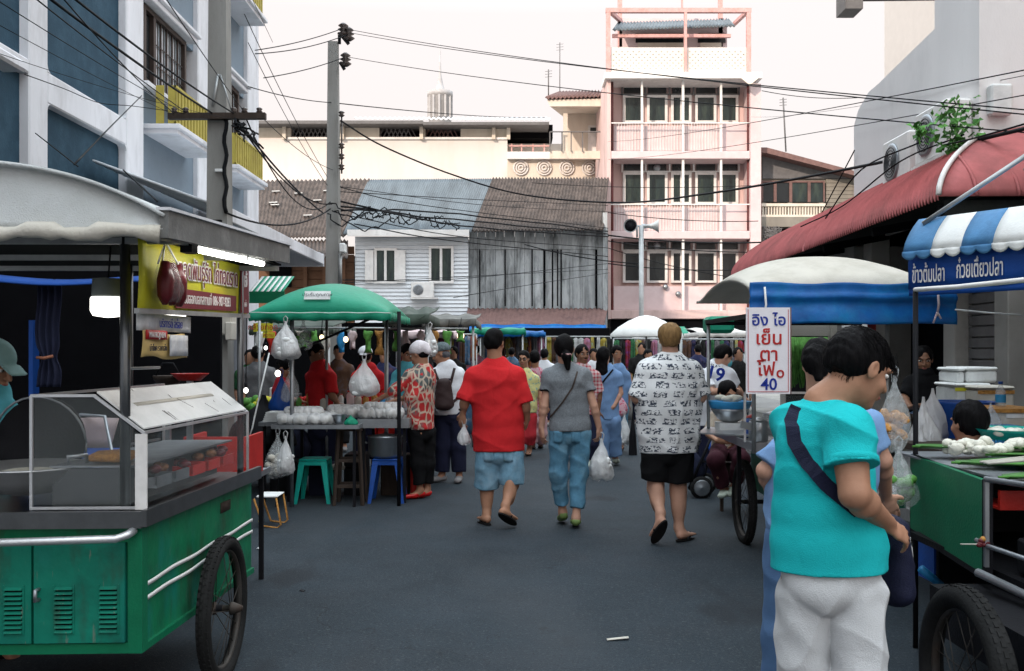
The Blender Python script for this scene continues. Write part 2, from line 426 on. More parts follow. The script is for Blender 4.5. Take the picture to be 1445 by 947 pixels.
def folds(amp=.006, f=28, seed=0, sx=1., sz=.5):
    ph = np.random.RandomState(seed).rand(8) * 6.28
    def d(x, y, z):
        w1 = np.sin(3.1 * x * sx + 5.3 * z + ph[0]) + np.sin(7.7 * y - 4.1 * z + ph[1]); w2 = np.sin(6.1 * z + 4 * x + ph[2])
        a = np.sin(f * (x * .9 * sx + z * sz + y * .7) + 2.2 * w1 + ph[3]); b = np.sin(f * .63 * (-x * .7 * sx + z * sz * 1.3 + y) + 2.6 * w2 + ph[4])
        c = np.sin(f * 1.9 * (x * .5 + z * .9 * sz - y * .4) + 1.5 * w1 + ph[5])
        m1 = .5 + .5 * np.sin(5 * x + 4.3 * z + ph[6]); m2 = .5 + .5 * np.sin(6 * y - 3.7 * z + 4 * x + ph[7])
        r1 = (1 - np.abs(np.sin(.55 * f * (x * .55 + z * .85 + y * .5) + .9 * w1 + ph[0]))) ** 2.2; r2 = (1 - np.abs(np.sin(.6 * f * (-x * .75 + z * .5 - y * .6) + 1.0 * w2 + ph[2]))) ** 2.2
        return amp * (.35 * a * b + .12 * c) - amp * 1.35 * (m1 * r1 + m2 * r2)
    return d
def strands(amp=.004, f=120, seed=0):
    ph = np.random.RandomState(seed).rand(4) * 6.28
    return lambda x, y, z: amp * (np.sin(f * x + 3 * np.sin(14 * z + ph[0]) + ph[1]) * np.sin(f * .8 * y + 3 * np.sin(17 * z) + ph[2]) + .6 * np.sin(f * .33 * (x + y) + 9 * z + ph[3]))

# ---------------- people
def headframe(face, tilt_up=None):
    f = nrm(face); up = nrm(tilt_up) if tilt_up is not None else np.array([0, 0, 1.]); r = nrm(np.cross(f, up)); u = np.cross(r, f)
    return np.stack([r, f, u], 1)                       # columns: right, forward, up
def hand(fd, w_, tip, nrm_, side, s=1., curl=.35, k=.004, fatt=1.):
    """wrist w_, finger direction towards tip, palm faces nrm_, thumb on side*(d x n)"""
    w_ = npv(w_); d = nrm(npv(tip) - w_); n = npv(nrm_); n = nrm(n - d * (n @ d)); l = np.cross(d, n) * side
    fd.cone(w_, w_ + d * .05 * s, (.024 * s, .020 * s), (.036 * s, .015 * s), l, .01)
    fd.cone(w_ + d * .045 * s, w_ + d * .085 * s, (.036 * s, .015 * s), (.038 * s, .013 * s), l, .008)
    for i, (off, ln, r) in enumerate(((.030, .92, .0082), (.010, 1.04, .0088), (-.010, .96, .0084), (-.029, .76, .0074))):
        p = w_ + d * (.088 - abs(off) * .18) * s + l * off * s; a = curl * (.55 + .18 * i); dd = d
        for seg, sl_ in enumerate((.038, .026, .021)):
            a_ = a * (1. if seg else .7); dd = nrm(dd * math.cos(a_) + n * math.sin(a_)) if seg == 0 else nrm(dd + n * a_ * .9)
            p2 = p + dd * sl_ * ln * s; r2 = r * s * (1 - .1 * seg) * fatt; fd.cone(p, p2, r2, r2 * .93, k=k); p = p2
    p = w_ + d * .025 * s + l * .026 * s; dd = nrm(d * .7 + l * .75 + n * .35)
    for sl_, r in ((.04, .0125), (.03, .0105), (.022, .009)):
        p2 = p + dd * sl_ * s; fd.cone(p, p2, r * s * fatt, r * s * .9 * fatt, k=.006); p = p2; dd = nrm(dd + d * .25 + n * curl * .5)

FE = {}
def person(name_label, Y, head, face, nk, shirt, arms, legs, s=1., b=1., group=None, cat='person', skin='skin_tan', hair='hair_black', hstyle='short',
           top='red_cotton', sleeve=.9, bottom='denim_light', pant=1.0, pw=(.10, .08), ptop=None, shoe='sandal_black', sstyle='sandal', lat=(1, 0, 0),
           fold=.006, pfold=.005, vox=None, up=None, ryf=.68, collar=0., facing=False, sr=.062, hs=1., pelvis=None, seated=False, mouth='lip', hcol=None, ear=1., hrand=0, neckline=None, ar=1., nkr=.075, nkk=.05):
    """builds one person in world coordinates: body, hair, top, bottom, shoes"""
    vox = vox or max(.0045, Y * .0011)
    base = P(shirt[-1][1] * .5 + shirt[-1][2] * .5, 495, Y); base.z = 0
    root = thing('person', name_label, cat, base, group)
    H = npv(P(*head[:2], Y + (head[2] if len(head) > 2 else 0))); R = headframe(face, up); r_, f_, u_ = R[:, 0], R[:, 1], R[:, 2]
    N = npv(P(*nk[:2], Y + (nk[2] if len(nk) > 2 else 0))); lat = nrm(lat)
    hp = lambda x, y, z: H + (r_ * x + f_ * y + u_ * z) * hs
    J = lambda q: npv(P(q[0], q[1], Y + q[2]))
    bd = Field()
    # head
    bd.ell(hp(0, -.012, .032), npv((.074, .094, .09)) * hs, R, .02)
    bd.ell(hp(0, .032, -.04), npv((.056, .058, .078)) * hs, R, .03)
    bd.ell(hp(0, .066, -.095), npv((.024, .02, .017)) * hs, R, .02)
    if vox < .016:
        for sx in (-1, 1): bd.ell(hp(.034 * sx, .083, .006), npv((.017, .014, .011)) * hs, R, .012, 'sub')
        bd.ell(hp(0, .082, .026), npv((.05, .013, .010)) * hs, R, .012)
        for sx in (-1, 1): bd.ell(hp(.036 * sx, .062, -.03), npv((.022, .02, .02)) * hs, R, .02)
        bd.cone(hp(0, .09, .012), hp(0, .108, -.028), .008 * hs, .0125 * hs, r_, .008)
        for sx in (-1, 1): bd.ell(hp(.012 * sx, .098, -.031), npv((.008, .009, .007)) * hs, R, .005)
        bd.ell(hp(0, .088, -.055), npv((.024, .011, .007)) * hs, R, .004); bd.ell(hp(0, .087, -.067), npv((.02, .011, .007)) * hs, R, .004)
    if ear:
        for sx in (-1, 1):
            bd.ell(hp(.076 * sx, -.004, -.004), npv((.009, .019, .031)) * hs * ear, R, .008)
            if vox < .007: bd.ell(hp(.084 * sx, .001, .002), npv((.006, .009, .016)) * hs, R, .006, 'sub')
    bd.cone(N - nrm(npv((0, 0, 1))) * .02, hp(0, -.022, -.06), (.066 * s * b, .06 * s * b), (.056 * s, .058 * s), lat, .03)
    # shirt outline levels -> torso
    lv = [(npv(P((q[1] + q[2]) / 2, q[0], Y + (q[3] if len(q) > 3 else 0))), (q[2] - q[1]) / 2 / F * Y) for q in shirt]
    def ry(rx, i): return min(rx * .95, max(.10 * s * b, rx * ryf))
    for i in range(len(lv) - 1):
        (a, ra), (c, rc) = lv[i], lv[i + 1]
        bd.cone(a, c, (ra * .8, ry(ra, i) * .8), (rc * .8, ry(rc, i) * .8), lat, .03)
    sh = []
    for A in arms:
        if A is None: continue
        j = [J(q) for q in A[:4]]; o = A[4] if len(A) > 4 else {}
        bd.cone(N - npv((0, 0, .045)), j[0], .045 * s * b, .05 * s * b, k=.03)
        bd.cone(j[0], j[1], .047 * s * b * ar, .037 * s * b * ar, k=.03)
        bd.cone(j[1], j[2], (.037 * s * b * ar, .035 * s * b * ar), (.027 * s * ar, .022 * s), k=.012)
        m_ = j[1] * .72 + j[2] * .28; bd.ell(m_, .038 * s * b * ar, k=.015)
        if vox < .02: hand(bd, j[2], j[3], o.get('n', (0, 1, 0)), o.get('side', 1), s * o.get('s', 1.), o.get('curl', .35), k=.003 if vox < .006 else .004, fatt=1. if vox < .007 else 1.12)
        else: bd.cone(j[2], j[3], (.03 * s, .018 * s), (.03 * s, .014 * s), k=.01)
        sh.append((j, o))
    lg = []
    for L_ in legs:
        j = [J(q) for q in L_[:4]]; o = L_[4] if len(L_) > 4 else {}
        j[2][2] = max(j[2][2], .105 * s); j[3][2] = max(j[3][2], .052)
        bd.cone(j[0], j[1], .078 * s * b, .052 * s * b, k=.03)
        bd.cone(j[1], j[2], .052 * s * b, .033 * s, k=.03)
        kn, an = j[1], j[2]; dd = an - kn; back = npv(o.get('back', (0, -1, 0)))
        bd.ell(kn + dd * .3 + back * .014 * s, npv((.046, .046, .11)) * s * b, k=.03)
        # foot: heel below the ankle, ball and toes towards the toe point
        toe = j[3]; an_ = an; fdir = nrm(toe - an_); heel = an_ + nrm(dd) * .035 * s - fdir * .035 * s + nrm(dd) * .01
        if 'heel' in o: heel = J(o['heel'])
        heel[2] = max(heel[2], .066)
        sole = nrm(toe - heel); side = nrm(np.cross(sole, nrm(dd)) + 1e-4)
        bd.ell(heel + sole * .03 * s, .031 * s, k=.03)
        bd.cone(an_ + nrm(dd) * .0, heel + sole * .09 * s, .034 * s, (.036 * s, .026 * s), side, .03)
        bd.cone(heel + sole * .06 * s, heel + sole * .17 * s, (.036 * s, .026 * s), (.044 * s, .018 * s), side, .02)
        if vox < .012:
            for i, t_ in enumerate((-.032, -.015, .0, .015, .03)): bd.cone(heel + sole * .18 * s + side * t_ * s, heel + sole * (.215 - .006 * abs(i - 1)) * s + side * t_ * 1.05 * s, .0105 * s, .009 * s, k=.006)
        lg.append((j, heel, sole, side, dd, o))
    pel = J(pelvis) if pelvis else (lg[0][0][0] + lg[1][0][0]) / 2 if len(lg) > 1 else lv[-1][0]
    bd.cone(pel - lat * .06 * s, pel + lat * .06 * s, .08 * s * b, .08 * s * b, k=.03); bd.cone(pel, lv[-1][0] + npv((0, 0, .05)), .09 * s, .09 * s, k=.03)
    body = link('body', bd.mesh(vox), MATS[skin], root)
    # face details
    if facing and vox < .03:
        m = MB(); Rm = Matrix(R.tolist())
        for sx in (-1, 1): m.ell(hp(.033 * sx, .073, .006), tuple(npv((.015, .011, .0085)) * hs), 10, 6, Rm)
        m.build('eyes', MATS['eye_white'], root)
        m = MB()
        for sx in (-1, 1): m.ell(hp(.033 * sx, .082, .006), tuple(npv((.0075, .005, .0075)) * hs), 8, 6, Rm)
        m.build('iris', MATS['dark_eye'], root)
        m = MB()
        for sx in (-1, 1): m.tube([hp(.016 * sx, .093, .025), hp(.035 * sx, .09, .033), hp(.052 * sx, .076, .026)], [.0035 * hs, .0045 * hs, .0025 * hs], 6)
        m.build('eyebrows', MATS[hair], root)
        m = MB(); m.ell(hp(0, .0935, -.061), tuple(npv((.022, .0075, .0085)) * hs), 10, 6, Rm); m.build('mouth', MATS[mouth], root)
    # hair
    hd = Field(); hv = max(vox, .0055)
    if hstyle != 'none':
        hd.ell(hp(0, -.02, .036), npv((.084, .102, .096)) * hs, R, .02)
        if hstyle in ('short', 'mop'):
            hd.ell(hp(0, -.06, .0), npv((.072, .055, .07)) * hs, R, .03)
            if hstyle == 'mop': hd.ell(hp(0, -.01, .05), npv((.092, .105, .09)) * hs, R, .02)
            hd.ell(hp(0, .105, -.05), npv((.09, .08, .10)) * hs, R, .01, 'sub')
            for sx in (-1, 1): hd.ell(hp(.09 * sx, .012, -.022), npv((.028, .03, .04)) * hs, R, .008, 'sub')
            hd.cut(hp(0, -.05, -.058), -u_ - f_ * .1)
        elif hstyle in ('tied', 'bun', 'pony', 'long'):
            hd.ell(hp(0, -.05, .0), npv((.076, .062, .075)) * hs, R, .03)
            hd.ell(hp(0, .11, -.04), npv((.085, .075, .10)) * hs, R, .01, 'sub')
            if hstyle != 'long':
                for sx in (-1, 1): hd.ell(hp(.09 * sx, .015, -.035), npv((.028, .035, .045)) * hs, R, .008, 'sub')
            if hstyle == 'bun': hd.ell(hp(0, -.115, .045), npv((.045, .042, .045)) * hs, R, .01)
            if hstyle == 'pony':
                hd.cone(hp(0, -.10, -.02), hp(.02, -.135, -.06), .026 * hs, .036 * hs, k=.01); hd.cone(hp(.02, -.135, -.06), hp(.03, -.12, -.19), .037 * hs, .014 * hs, k=.02)
            if hstyle == 'long':
                hd.cone(hp(0, -.06, .0), hp(0, -.075, -.20), (.08 * hs, .05 * hs), (.085 * hs, .03 * hs), r_, .03)
                hd.cone(hp(0, -.075, -.20), hp(0, -.085, -.31), (.085 * hs, .03 * hs), (.05 * hs, .02 * hs), r_, .03)
        elif hstyle == 'fringe':
            hd.ell(hp(0, -.05, .0), npv((.08, .062, .075)) * hs, R, .03); hd.ell(hp(0, .11, -.06), npv((.085, .06, .10)) * hs, R, .01, 'sub'); hd.cut(hp(0, -.05, -.10), -u_)
        ho = link('hair', hd.mesh(hv, strands(.0035 if hv < .02 else .006, 130 if hv < .009 else 60, hrand)), MATS[hair], root)
    # top
    if top:
        tp = Field()
        for i in range(len(lv) - 1):
            (a, ra), (c, rc) = lv[i], lv[i + 1]; tp.cone(a, c, (ra, ry(ra, i)), (rc, ry(rc, i)), lat, .02)
        tp.cone(N - npv((0, 0, .03)), lv[0][0], (nkr * s * b, nkr * .9 * s * b), (lv[0][1] * .7, .1 * s * b), lat, nkk)
        for j, o in sh:
            tp.cone(N - npv((0, 0, .05)), j[0], .052 * s * b, sr * s * b, k=nkk)
            t = o.get('sleeve', sleeve); sw = o.get('sw', 1.)
            if t <= 1:
                d = nrm(j[1] - j[0]); e = j[0] + (j[1] - j[0]) * t; tp.group([(j[0], e + d * .05, sr * s * b, sr * 1.0 * s * b * sw)], e, d, .03)
            else:
                d = nrm(j[2] - j[1]); e = j[1] + (j[2] - j[1]) * (t - 1); tp.group([(j[0], j[1], sr * s * b, sr * .85 * s * b), (j[1], e + d * .03, sr * .85 * s * b, sr * .7 * s * b * sw)], e, d, .03)
        if neckline is not None: tp.ell(N + npv((0, 0, neckline)), (.07 * s, .07 * s, .05 * s), k=.008, op='sub')
        link('shirt', tp.mesh(vox, folds(fold, 24, hrand + 3), (lv[-1][0], npv((.02, 0, -1)))), MATS[top], root)
        if collar: 
            cf = Field(); cf.cone(N - npv((0, 0, .02)), N + npv((0, 0, collar)), (.078 * s * b, .072 * s * b), (.068 * s * b, .066 * s * b), lat, .01); cf.cut(N + npv((0, 0, collar)), nrm(N * 0 + npv((0, 0, 1)) + 0.25 * nrm(npv(face))))
            link('collar', cf.mesh(vox), MATS[top if isinstance(collar, float) else collar], root)
    # bottom
    if bottom:
        pt = Field(); pt.cone(pel - lat * .055 * s + npv((0, 0, .06)), pel + lat * .055 * s + npv((0, 0, .06)), .10 * s * b, .10 * s * b, k=.04)
        pt.ell(pel + npv((0, -.01, -.01)), (.14 * s * b, .108 * s * b, .1 * s), k=.03)
        for j, heel, sole, side, dd, o in lg:
            t = o.get('pant', pant); w1, w2 = o.get('pw', pw)
            if t <= 1:
                d = nrm(j[1] - j[0]); e = j[0] + (j[1] - j[0]) * t; pt.group([(j[0], e + d * .05, w1 * s, w2 * s)], e, d, .006)
            else:
                d = nrm(j[2] - j[1]); e = j[1] + (j[2] - j[1]) * (t - 1); wm = (w1 + w2) / 2 * .95; pt.group([(j[0], j[1], w1 * s, wm * s), (j[1], e + d * .04, wm * s, w2 * s)], e, d, .006)
        link(('shorts' if pant <= 1 else 'trousers'), pt.mesh(vox, folds(pfold, 30, hrand + 5, 1., .8)), MATS[bottom], root)
    # shoes
    if sstyle:
        for j, heel, sole, side, dd, o in lg:
            n_ = np.cross(side, sole); n_ = n_ * (1 if n_ @ dd > 0 else -1); q = heel + n_ * .03 * s
            if sstyle == 'sandal':
                m = MB(); L = .26 * s; W = .045 * s; pts = []
                for i in range(18):
                    a = 2 * math.pi * i / 18; t_ = (1 - math.cos(a)) / 2; wd = math.sin(a) * W * (.8 + .25 * t_); pts.append((t_, wd))
                m.prism(pts, lambda u, v_: q - sole * .025 * s + sole * L * u + side * v_, lambda u, v_: q - sole * .025 * s + sole * L * u + side * v_ + n_ * .014)
                m.build('sandal', MATS[shoe], root); m = MB(); c = q + sole * .15 * s
                for sx in (-1, 1): m.tube([q + sole * .19 * s, q + sole * .15 * s + side * sx * .02 * s - n_ * .045 * s, q + sole * .10 * s + side * sx * .042 * s], [.005, .010, .007], 6)
                m.build('sandal_strap', MATS[shoe], root)
            else:
                sf = Field(); sf.cone(heel + sole * .01, heel + sole * .10 * s, (.04 * s, .038 * s), (.043 * s, .034 * s), side, .02); sf.cone(heel + sole * .10 * s, heel + sole * .20 * s, (.046 * s, .034 * s), (.044 * s, .026 * s), side, .02)
                if sstyle == 'flat': sf.cut(heel - n_ * .018 * s, -n_)
                sf.cut(q + n_ * .008, n_)
                link('shoe', sf.mesh(max(vox, .006)), MATS[shoe], root)
    FE['hp'], FE['R'], FE['lv'], FE['sh'], FE['lg'], FE['root'], FE['N'], FE['body'] = hp, R, lv, sh, lg, root, N, body
    return root
from mathutils.bvhtree import BVHTree
def surf_of(o):
    me = o.data; return BVHTree.FromPolygons([v.co.copy() for v in me.vertices], [tuple(p.vertices) for p in me.polygons])
def band(pts, width, th, mat, parent, name='strap', wdir=(0, 0, 1), surf=None, off=.006, sub=6, wobble=0.):
    """a flat strap along pts; with surf it is laid onto that surface"""
    pts = [V(p) for p in pts]; q = []
    for i in range(len(pts) - 1):
        for k in range(sub): q.append(pts[i].lerp(pts[i + 1], k / sub))
    q.append(pts[-1]); m = MB(); rows = []
    for i, p in enumerate(q):
        d = (q[min(i + 1, len(q) - 1)] - q[max(i - 1, 0)]).normalized(); n = None
        if surf is not None:
            c, n, _, _ = surf.ray_cast(p + V((0, -.7, 0)), V((0, 1, 0)))
            if c is None: c, n, _, _ = surf.find_nearest(p)
            if c is not None: p = c + n * off
        if n is None: n = d.cross(V(wdir)).cross(d) if False else d.cross(V(wdir))
        n = (n + V((0, -1, 0)) * .6).normalized() if surf is not None else n; x = n.cross(d).normalized() if surf is not None else V(wdir); rows.append([p - x * width / 2, p + x * width / 2, p + x * width / 2 + n * th, p - x * width / 2 + n * th])
    vs = [v for r in rows for v in r]; fs = []
    for i in range(len(rows) - 1):
        for k in range(4): fs.append((i * 4 + k, i * 4 + (k + 1) % 4, (i + 1) * 4 + (k + 1) % 4, (i + 1) * 4 + k))
    fs += [(0, 1, 2, 3), tuple(len(vs) - 4 + k for k in (3, 2, 1, 0))]
    m.add(vs, fs, False); return m.build(name, mat, parent)
# ================= materials of the place
M('asphalt', (.018, .027, .035), .82, var=.22, scale=1.2, bump=.5, bscale=140, dirt=(.042, .050, .060), dscale=.8, damt=.35)
def _asph(t, co, src):
    a = noise_(t, co, 260, 2); s2 = mixc(t, ramp_mask(t, a, .62, .72), src, (.09, .10, .11))
    b_ = noise_(t, co, 2.2, 5, (1, .35, 1)); return mixc(t, math_(t, 'MULTIPLY', ramp_mask(t, b_, .55, .7), .5), s2, (.025, .028, .033))
pattern(MATS['asphalt'], _asph)
def _asph2(t, co, src):
    src = mixc(t, math_(t, 'MULTIPLY', ramp_mask(t, noise_(t, co, 55, 3), .58, .66), .55), src, (.06, .066, .07)); src = mixc(t, math_(t, 'MULTIPLY', ramp_mask(t, noise_(t, co, 80, 2), .60, .68), .8), src, (.008, .01, .013))
    v = node(t, 'ShaderNodeTexVoronoi', feature='DISTANCE_TO_EDGE'); v.inputs['Scale'].default_value = .55; mp = node(t, 'ShaderNodeVectorMath', operation='ADD'); nn = node(t, 'ShaderNodeTexNoise'); nn.inputs['Scale'].default_value = 3; nn.inputs['Detail'].default_value = 6
    t.links.new(co, nn.inputs['Vector']); t.links.new(co, mp.inputs[0]); t.links.new(nn.outputs['Color'], mp.inputs[1]); t.links.new(mp.outputs[0], v.inputs['Vector'])
    crack = math_(t, 'MULTIPLY', ramp_mask(t, v.outputs['Distance'], .008, .002), ramp_mask(t, noise_(t, co, .7, 2), .5, .6)); s2 = mixc(t, math_(t, 'MULTIPLY', crack, .75), src, (.008, .009, .01))
    a = mixc(t, math_(t, 'MULTIPLY', ramp_mask(t, noise_(t, co, 1.1, 7, (1, .5, 1)), .60, .66), .6), s2, (.012, .014, .017))
    b_ = mixc(t, math_(t, 'MULTIPLY', ramp_mask(t, noise_(t, co, 34, 3), .70, .74), .7), a, (.075, .08, .085)); return mixc(t, math_(t, 'MULTIPLY', ramp_mask(t, noise_(t, co, .45, 4, (1.5, .6, 1)), .5, .62), .35), b_, (.048, .054, .06))
pattern(MATS['asphalt'], _asph2)
M('concrete', (.30, .29, .27), .85, dirt=(.12, .11, .10), dscale=1.5, damt=.6, bump=.3)
M('pole_concrete', (.27, .265, .25), .85, var=.2, scale=4, dirt=(.12, .11, .10), dscale=2, damt=.6, stretch=(2, 2, .4), bump=.4)
M('wall_white', (.70, .70, .73), .8, var=.07, scale=1.5, dirt=(.36, .35, .35), dscale=1.6, damt=.5, stretch=(1, 1, .3), bump=.15)
M('wall_slate', (.026, .062, .095), .85, var=.14, scale=3, dirt=(.05, .10, .14), dscale=3, damt=.5, bump=.5, bscale=40)
M('wall_greyblue', (.20, .25, .30), .85, var=.1, scale=3, dirt=(.14, .17, .20), dscale=3, damt=.4, bump=.5, bscale=40)
M('yellow_paint', (.40, .33, .07), .6, var=.12, dirt=(.30, .22, .05), damt=.5)
M('frame_brown', (.05, .035, .03), .5)
M('glass_dark', (.008, .011, .013), .25, bump=0, var=.5, scale=2)
M('glass_teal', (.012, .022, .022), .25, bump=0, var=.6, scale=1.5, dirt=(.05, .07, .05), dscale=1.3, damt=.7, stretch=(3, 3, .6))
M('pane_reflection', (.38, .44, .48), .06, bump=0, var=.5, scale=2)  # pale sky reflection put into the pane colour
M('house_dun', (.22, .20, .17), .85, dirt=(.12, .11, .10), dscale=1.5, damt=.6, stretch=(1, 1, .4))
M('pink_wall', (.60, .435, .41), .8, var=.08, scale=1.2, dirt=(.34, .24, .21), dscale=1.6, damt=.6, stretch=(1, 1, .35), bump=.1)
M('pink_panel', (.60, .475, .475), .7, var=.08, scale=1.2, dirt=(.5, .36, .36), dscale=1.5, damt=.4)
M('pink_beam', (.58, .33, .31), .7, dirt=(.40, .22, .17), damt=.6)
M('cream', (.62, .555, .47), .8, var=.06, scale=1, dirt=(.42, .34, .27), dscale=1.2, damt=.5, stretch=(1, 1, .3))
M('cream_pale', (.62, .58, .55), .8, var=.04, scale=.6, dirt=(.55, .47, .40), dscale=.7, damt=.35, stretch=(1, 1, .25))
M('pipe_red', (.13, .04, .04), .6)
M('white_paint', (.72, .70, .68), .6, dirt=(.45, .40, .36), damt=.5, dscale=3)
M('roof_tile', (.088, .070, .062), .9, var=.45, scale=3.5, dirt=(.03, .028, .027), dscale=3, damt=.8, bump=.5)
M('roof_zinc', (.125, .145, .16), .7, var=.2, scale=1.2, dirt=(.07, .075, .08), dscale=1.4, damt=.7, stretch=(1.5, .3, .3), metal=.2)
M('roof_rust', (.17, .10, .09), .85, dirt=(.08, .05, .05), dscale=2, damt=.7)
M('board_white', (.70, .73, .76), .75, var=.06, dirt=(.45, .46, .48), dscale=1.3, damt=.5, stretch=(.6, 1, 2))
M('board_grey', (.36, .38, .39), .9, var=.4, scale=1.2, dirt=(.055, .06, .06), dscale=.9, damt=.95, stretch=(2.2, 1, .5))
M('board_brown', (.17, .09, .055), .9, var=.3, scale=3, dirt=(.07, .045, .035), dscale=3, damt=.6, stretch=(.5, 1, 3))
M('dark_gap', (.004, .004, .005), .9, bump=0)  # near-black; shade of interiors and openings put into the colour
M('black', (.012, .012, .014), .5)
M('cable_black', (.012, .013, .015), .6, bump=0)
M('porcelain', (.05, .035, .03), .25)
M('steel', (.42, .44, .46), .30, metal=.9, var=.12, bump=.03)
M('wheel_dark', (.05, .046, .042), .6, metal=.3, var=.4, dirt=(.09, .045, .025), damt=.5)
M('film_thin', (.55, .58, .58), .2, bump=1., bscale=26, alpha=.15, spec=.5)
M('steel_post', (.13, .135, .14), .3, metal=.8, var=.2, bump=.03)
M('steel_dull', (.30, .32, .34), .42, metal=.8, var=.2, dirt=(.2, .19, .18), damt=.4, bump=.05)
M('aluminium', (.60, .61, .62), .38, metal=.75, var=.1)
M('galv', (.36, .37, .37), .5, metal=.6, var=.2)
M('red_awning', (.40, .115, .115), .7, var=.16, dirt=(.20, .075, .07), dscale=1.8, damt=.7, stretch=(1, 1, .5))
M('right_wall', (.74, .71, .70), .85, var=.05, scale=1, dirt=(.5, .48, .475), dscale=.9, damt=.4, stretch=(1, 1, .35))
M('right_tower', (.62, .575, .54), .85, var=.04, dirt=(.5, .46, .43), dscale=.8, damt=.3)
M('canvas_grey', (.54, .56, .56), .85, var=.06, scale=5, dirt=(.32, .33, .31), dscale=2.5, damt=.5, bump=.5, bscale=220)
M('canvas_shade', (.018, .02, .019), .9)  # near-black underside canvas; the shade under the roofs is put into its colour
M('canvas_beige', (.52, .49, .43), .85, var=.07, scale=4, dirt=(.33, .30, .24), dscale=3, damt=.5, bump=.3)
M('tarp_green', (.010, .25, .145), .5, var=.15, scale=4, dirt=(.012, .20, .14), dscale=2, damt=.5, bump=.4, bscale=30)
M('fascia_zinc', (.13, .13, .125), .6, var=.25, scale=4, dirt=(.28, .28, .27), dscale=5, damt=.6)
M('tarp_blue', (.008, .10, .33), .38, var=.2, scale=6, dirt=(.01, .20, .42), dscale=4, damt=.6, bump=.6, bscale=14)
M('sign_blue', (.010, .06, .27), .5, var=.08)
M('stripe_blue', (.07, .20, .38), .6, var=.2, dirt=(.04, .12, .25), damt=.6)
M('stripe_white', (.72, .72, .70), .7, var=.08, dirt=(.45, .45, .42), damt=.4)
M('cart_green', (.006, .16, .070), .42, var=.25, scale=3, dirt=(.01, .05, .035), dscale=3.5, damt=.65, bump=.25, bscale=20)
def _cart(t, co, src):
    a = noise_(t, co, 5, 6, (1, 1, .45)); s2 = mixc(t, math_(t, 'MULTIPLY', ramp_mask(t, a, .52, .66), .55), src, (.008, .17, .15))
    b_ = noise_(t, co, 9, 8, (1, 1, .3)); return mixc(t, math_(t, 'MULTIPLY', ramp_mask(t, b_, .58, .68), .42), mixc(t, ramp_mask(t, noise_(t, co, 70, 4, (1, 1, .12)), .66, .70), s2, (.10, .16, .12)), (.035, .022, .012))
pattern(MATS['cart_green'], _cart)
M('cart_front', (.005, .15, .10), .42, var=.25, scale=3, dirt=(.01, .05, .04), dscale=4, damt=.7, bump=.25, bscale=20)
pattern(MATS['cart_front'], _cart)
M('panel_green', (.004, .13, .060), .4, var=.12, dirt=(.004, .08, .04), damt=.4)
M('rubber', (.018, .018, .018), .8, var=.3, bump=.3)
M('plastic_teal', (.01, .33, .27), .35)
M('plastic_blue', (.015, .07, .30), .35)
M('plastic_lblue', (.03, .24, .50), .35)
M('plastic_red', (.45, .02, .015), .35)
M('wood_dark', (.045, .032, .025), .7, var=.3, stretch=(3, 3, .5))
M('foam_white', (.68, .69, .68), .7, dirt=(.5, .5, .48), damt=.3)
M('bag_white', (.72, .72, .72), .32, var=.15, bump=1., bscale=22, alpha=.62, wr=2., spec=.5)
M('bag_clear', (.62, .65, .66), .18, var=.2, bump=1.0, bscale=26, alpha=.30, wr=2., spec=.5)
M('glass_clear', (.25, .28, .28), .03, bump=0, var=.1, alpha=.10)
M('tube_light', (.9, .9, .9), .5, bump=0, emit=(1, .98, .92), estr=14)
M('bulb_cool', (.9, .9, .9), .5, bump=0, emit=(1, .97, .90), estr=3.0)
M('bulb_warm', (.9, .9, .9), .5, bump=0, emit=(1, .74, .40), estr=2.4)
M('lamp_grey', (.22, .25, .24), .5)
M('banner_yellow', (.50, .48, .03), .5, var=.15, scale=5, dirt=(.55, .40, .02), dscale=3, damt=.7)
M('banner_maroon', (.16, .02, .03), .5)
M('letter_white', (.75, .73, .72), .5, bump=0)
M('letter_red', (.40, .02, .02), .5, bump=0)
M('letter_blue', (.01, .03, .25), .5, bump=0)
M('letter_dark', (.03, .03, .04), .5, bump=0)
M('sign_white', (.74, .71, .74), .5, var=.03)
M('meat', (.10, .014, .018), .35, var=.3, scale=20)
M('leaf', (.05, .16, .03), .6, var=.4, scale=20)
M('leaf_bright', (.09, .26, .05), .6, var=.4, scale=20)
M('banana_leaf', (.06, .17, .04), .45, var=.35, scale=12)
M('food_white', (.66, .64, .55), .7, var=.15, scale=30, bump=.5)
M('food_gold', (.42, .20, .05), .6, var=.4, scale=40, bump=.8)
M('food_brown', (.20, .08, .03), .5, var=.4, scale=40, bump=.6)
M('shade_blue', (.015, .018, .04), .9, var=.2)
M('grey_panel', (.15, .165, .19), .6, dirt=(.09, .10, .11), dscale=2, damt=.6)
M('shutter_grey', (.13, .125, .125), .6)
M('terracotta', (.25, .10, .06), .8)
M('paving', (.22, .215, .21), .9, var=.2, dirt=(.10, .10, .10), dscale=1, damt=.5)

# ================= ground, road, pavements
m = MB(); m.add([(-400, -60, -.004), (400, -60, -.004), (400, 900, -.004), (-400, 900, -.004)], [(0, 1, 2, 3)]); struct(m.build('ground', MATS['concrete']))
m = MB(); m.grid(lambda u, v: (lerp(-4.7, 3.5, u), lerp(-12, 38, v), .012 * math.sin(u * math.pi) + .004), 20, 80); struct(m.build('road', MATS['asphalt']))
for nm, x0, x1, y1 in (('pavement', -6.0, -4.7, 38), ('pavement', 3.5, 7.5, 38)):
    m = MB(); m.box(x0, x1, -12, y1, 0, .13, bev=.01); struct(m.build(nm, MATS['paving']))
m = MB(); m.box(-30, 30, 36.9, 41.9, .002, .05); struct(m.build('cross_street', MATS['asphalt']))
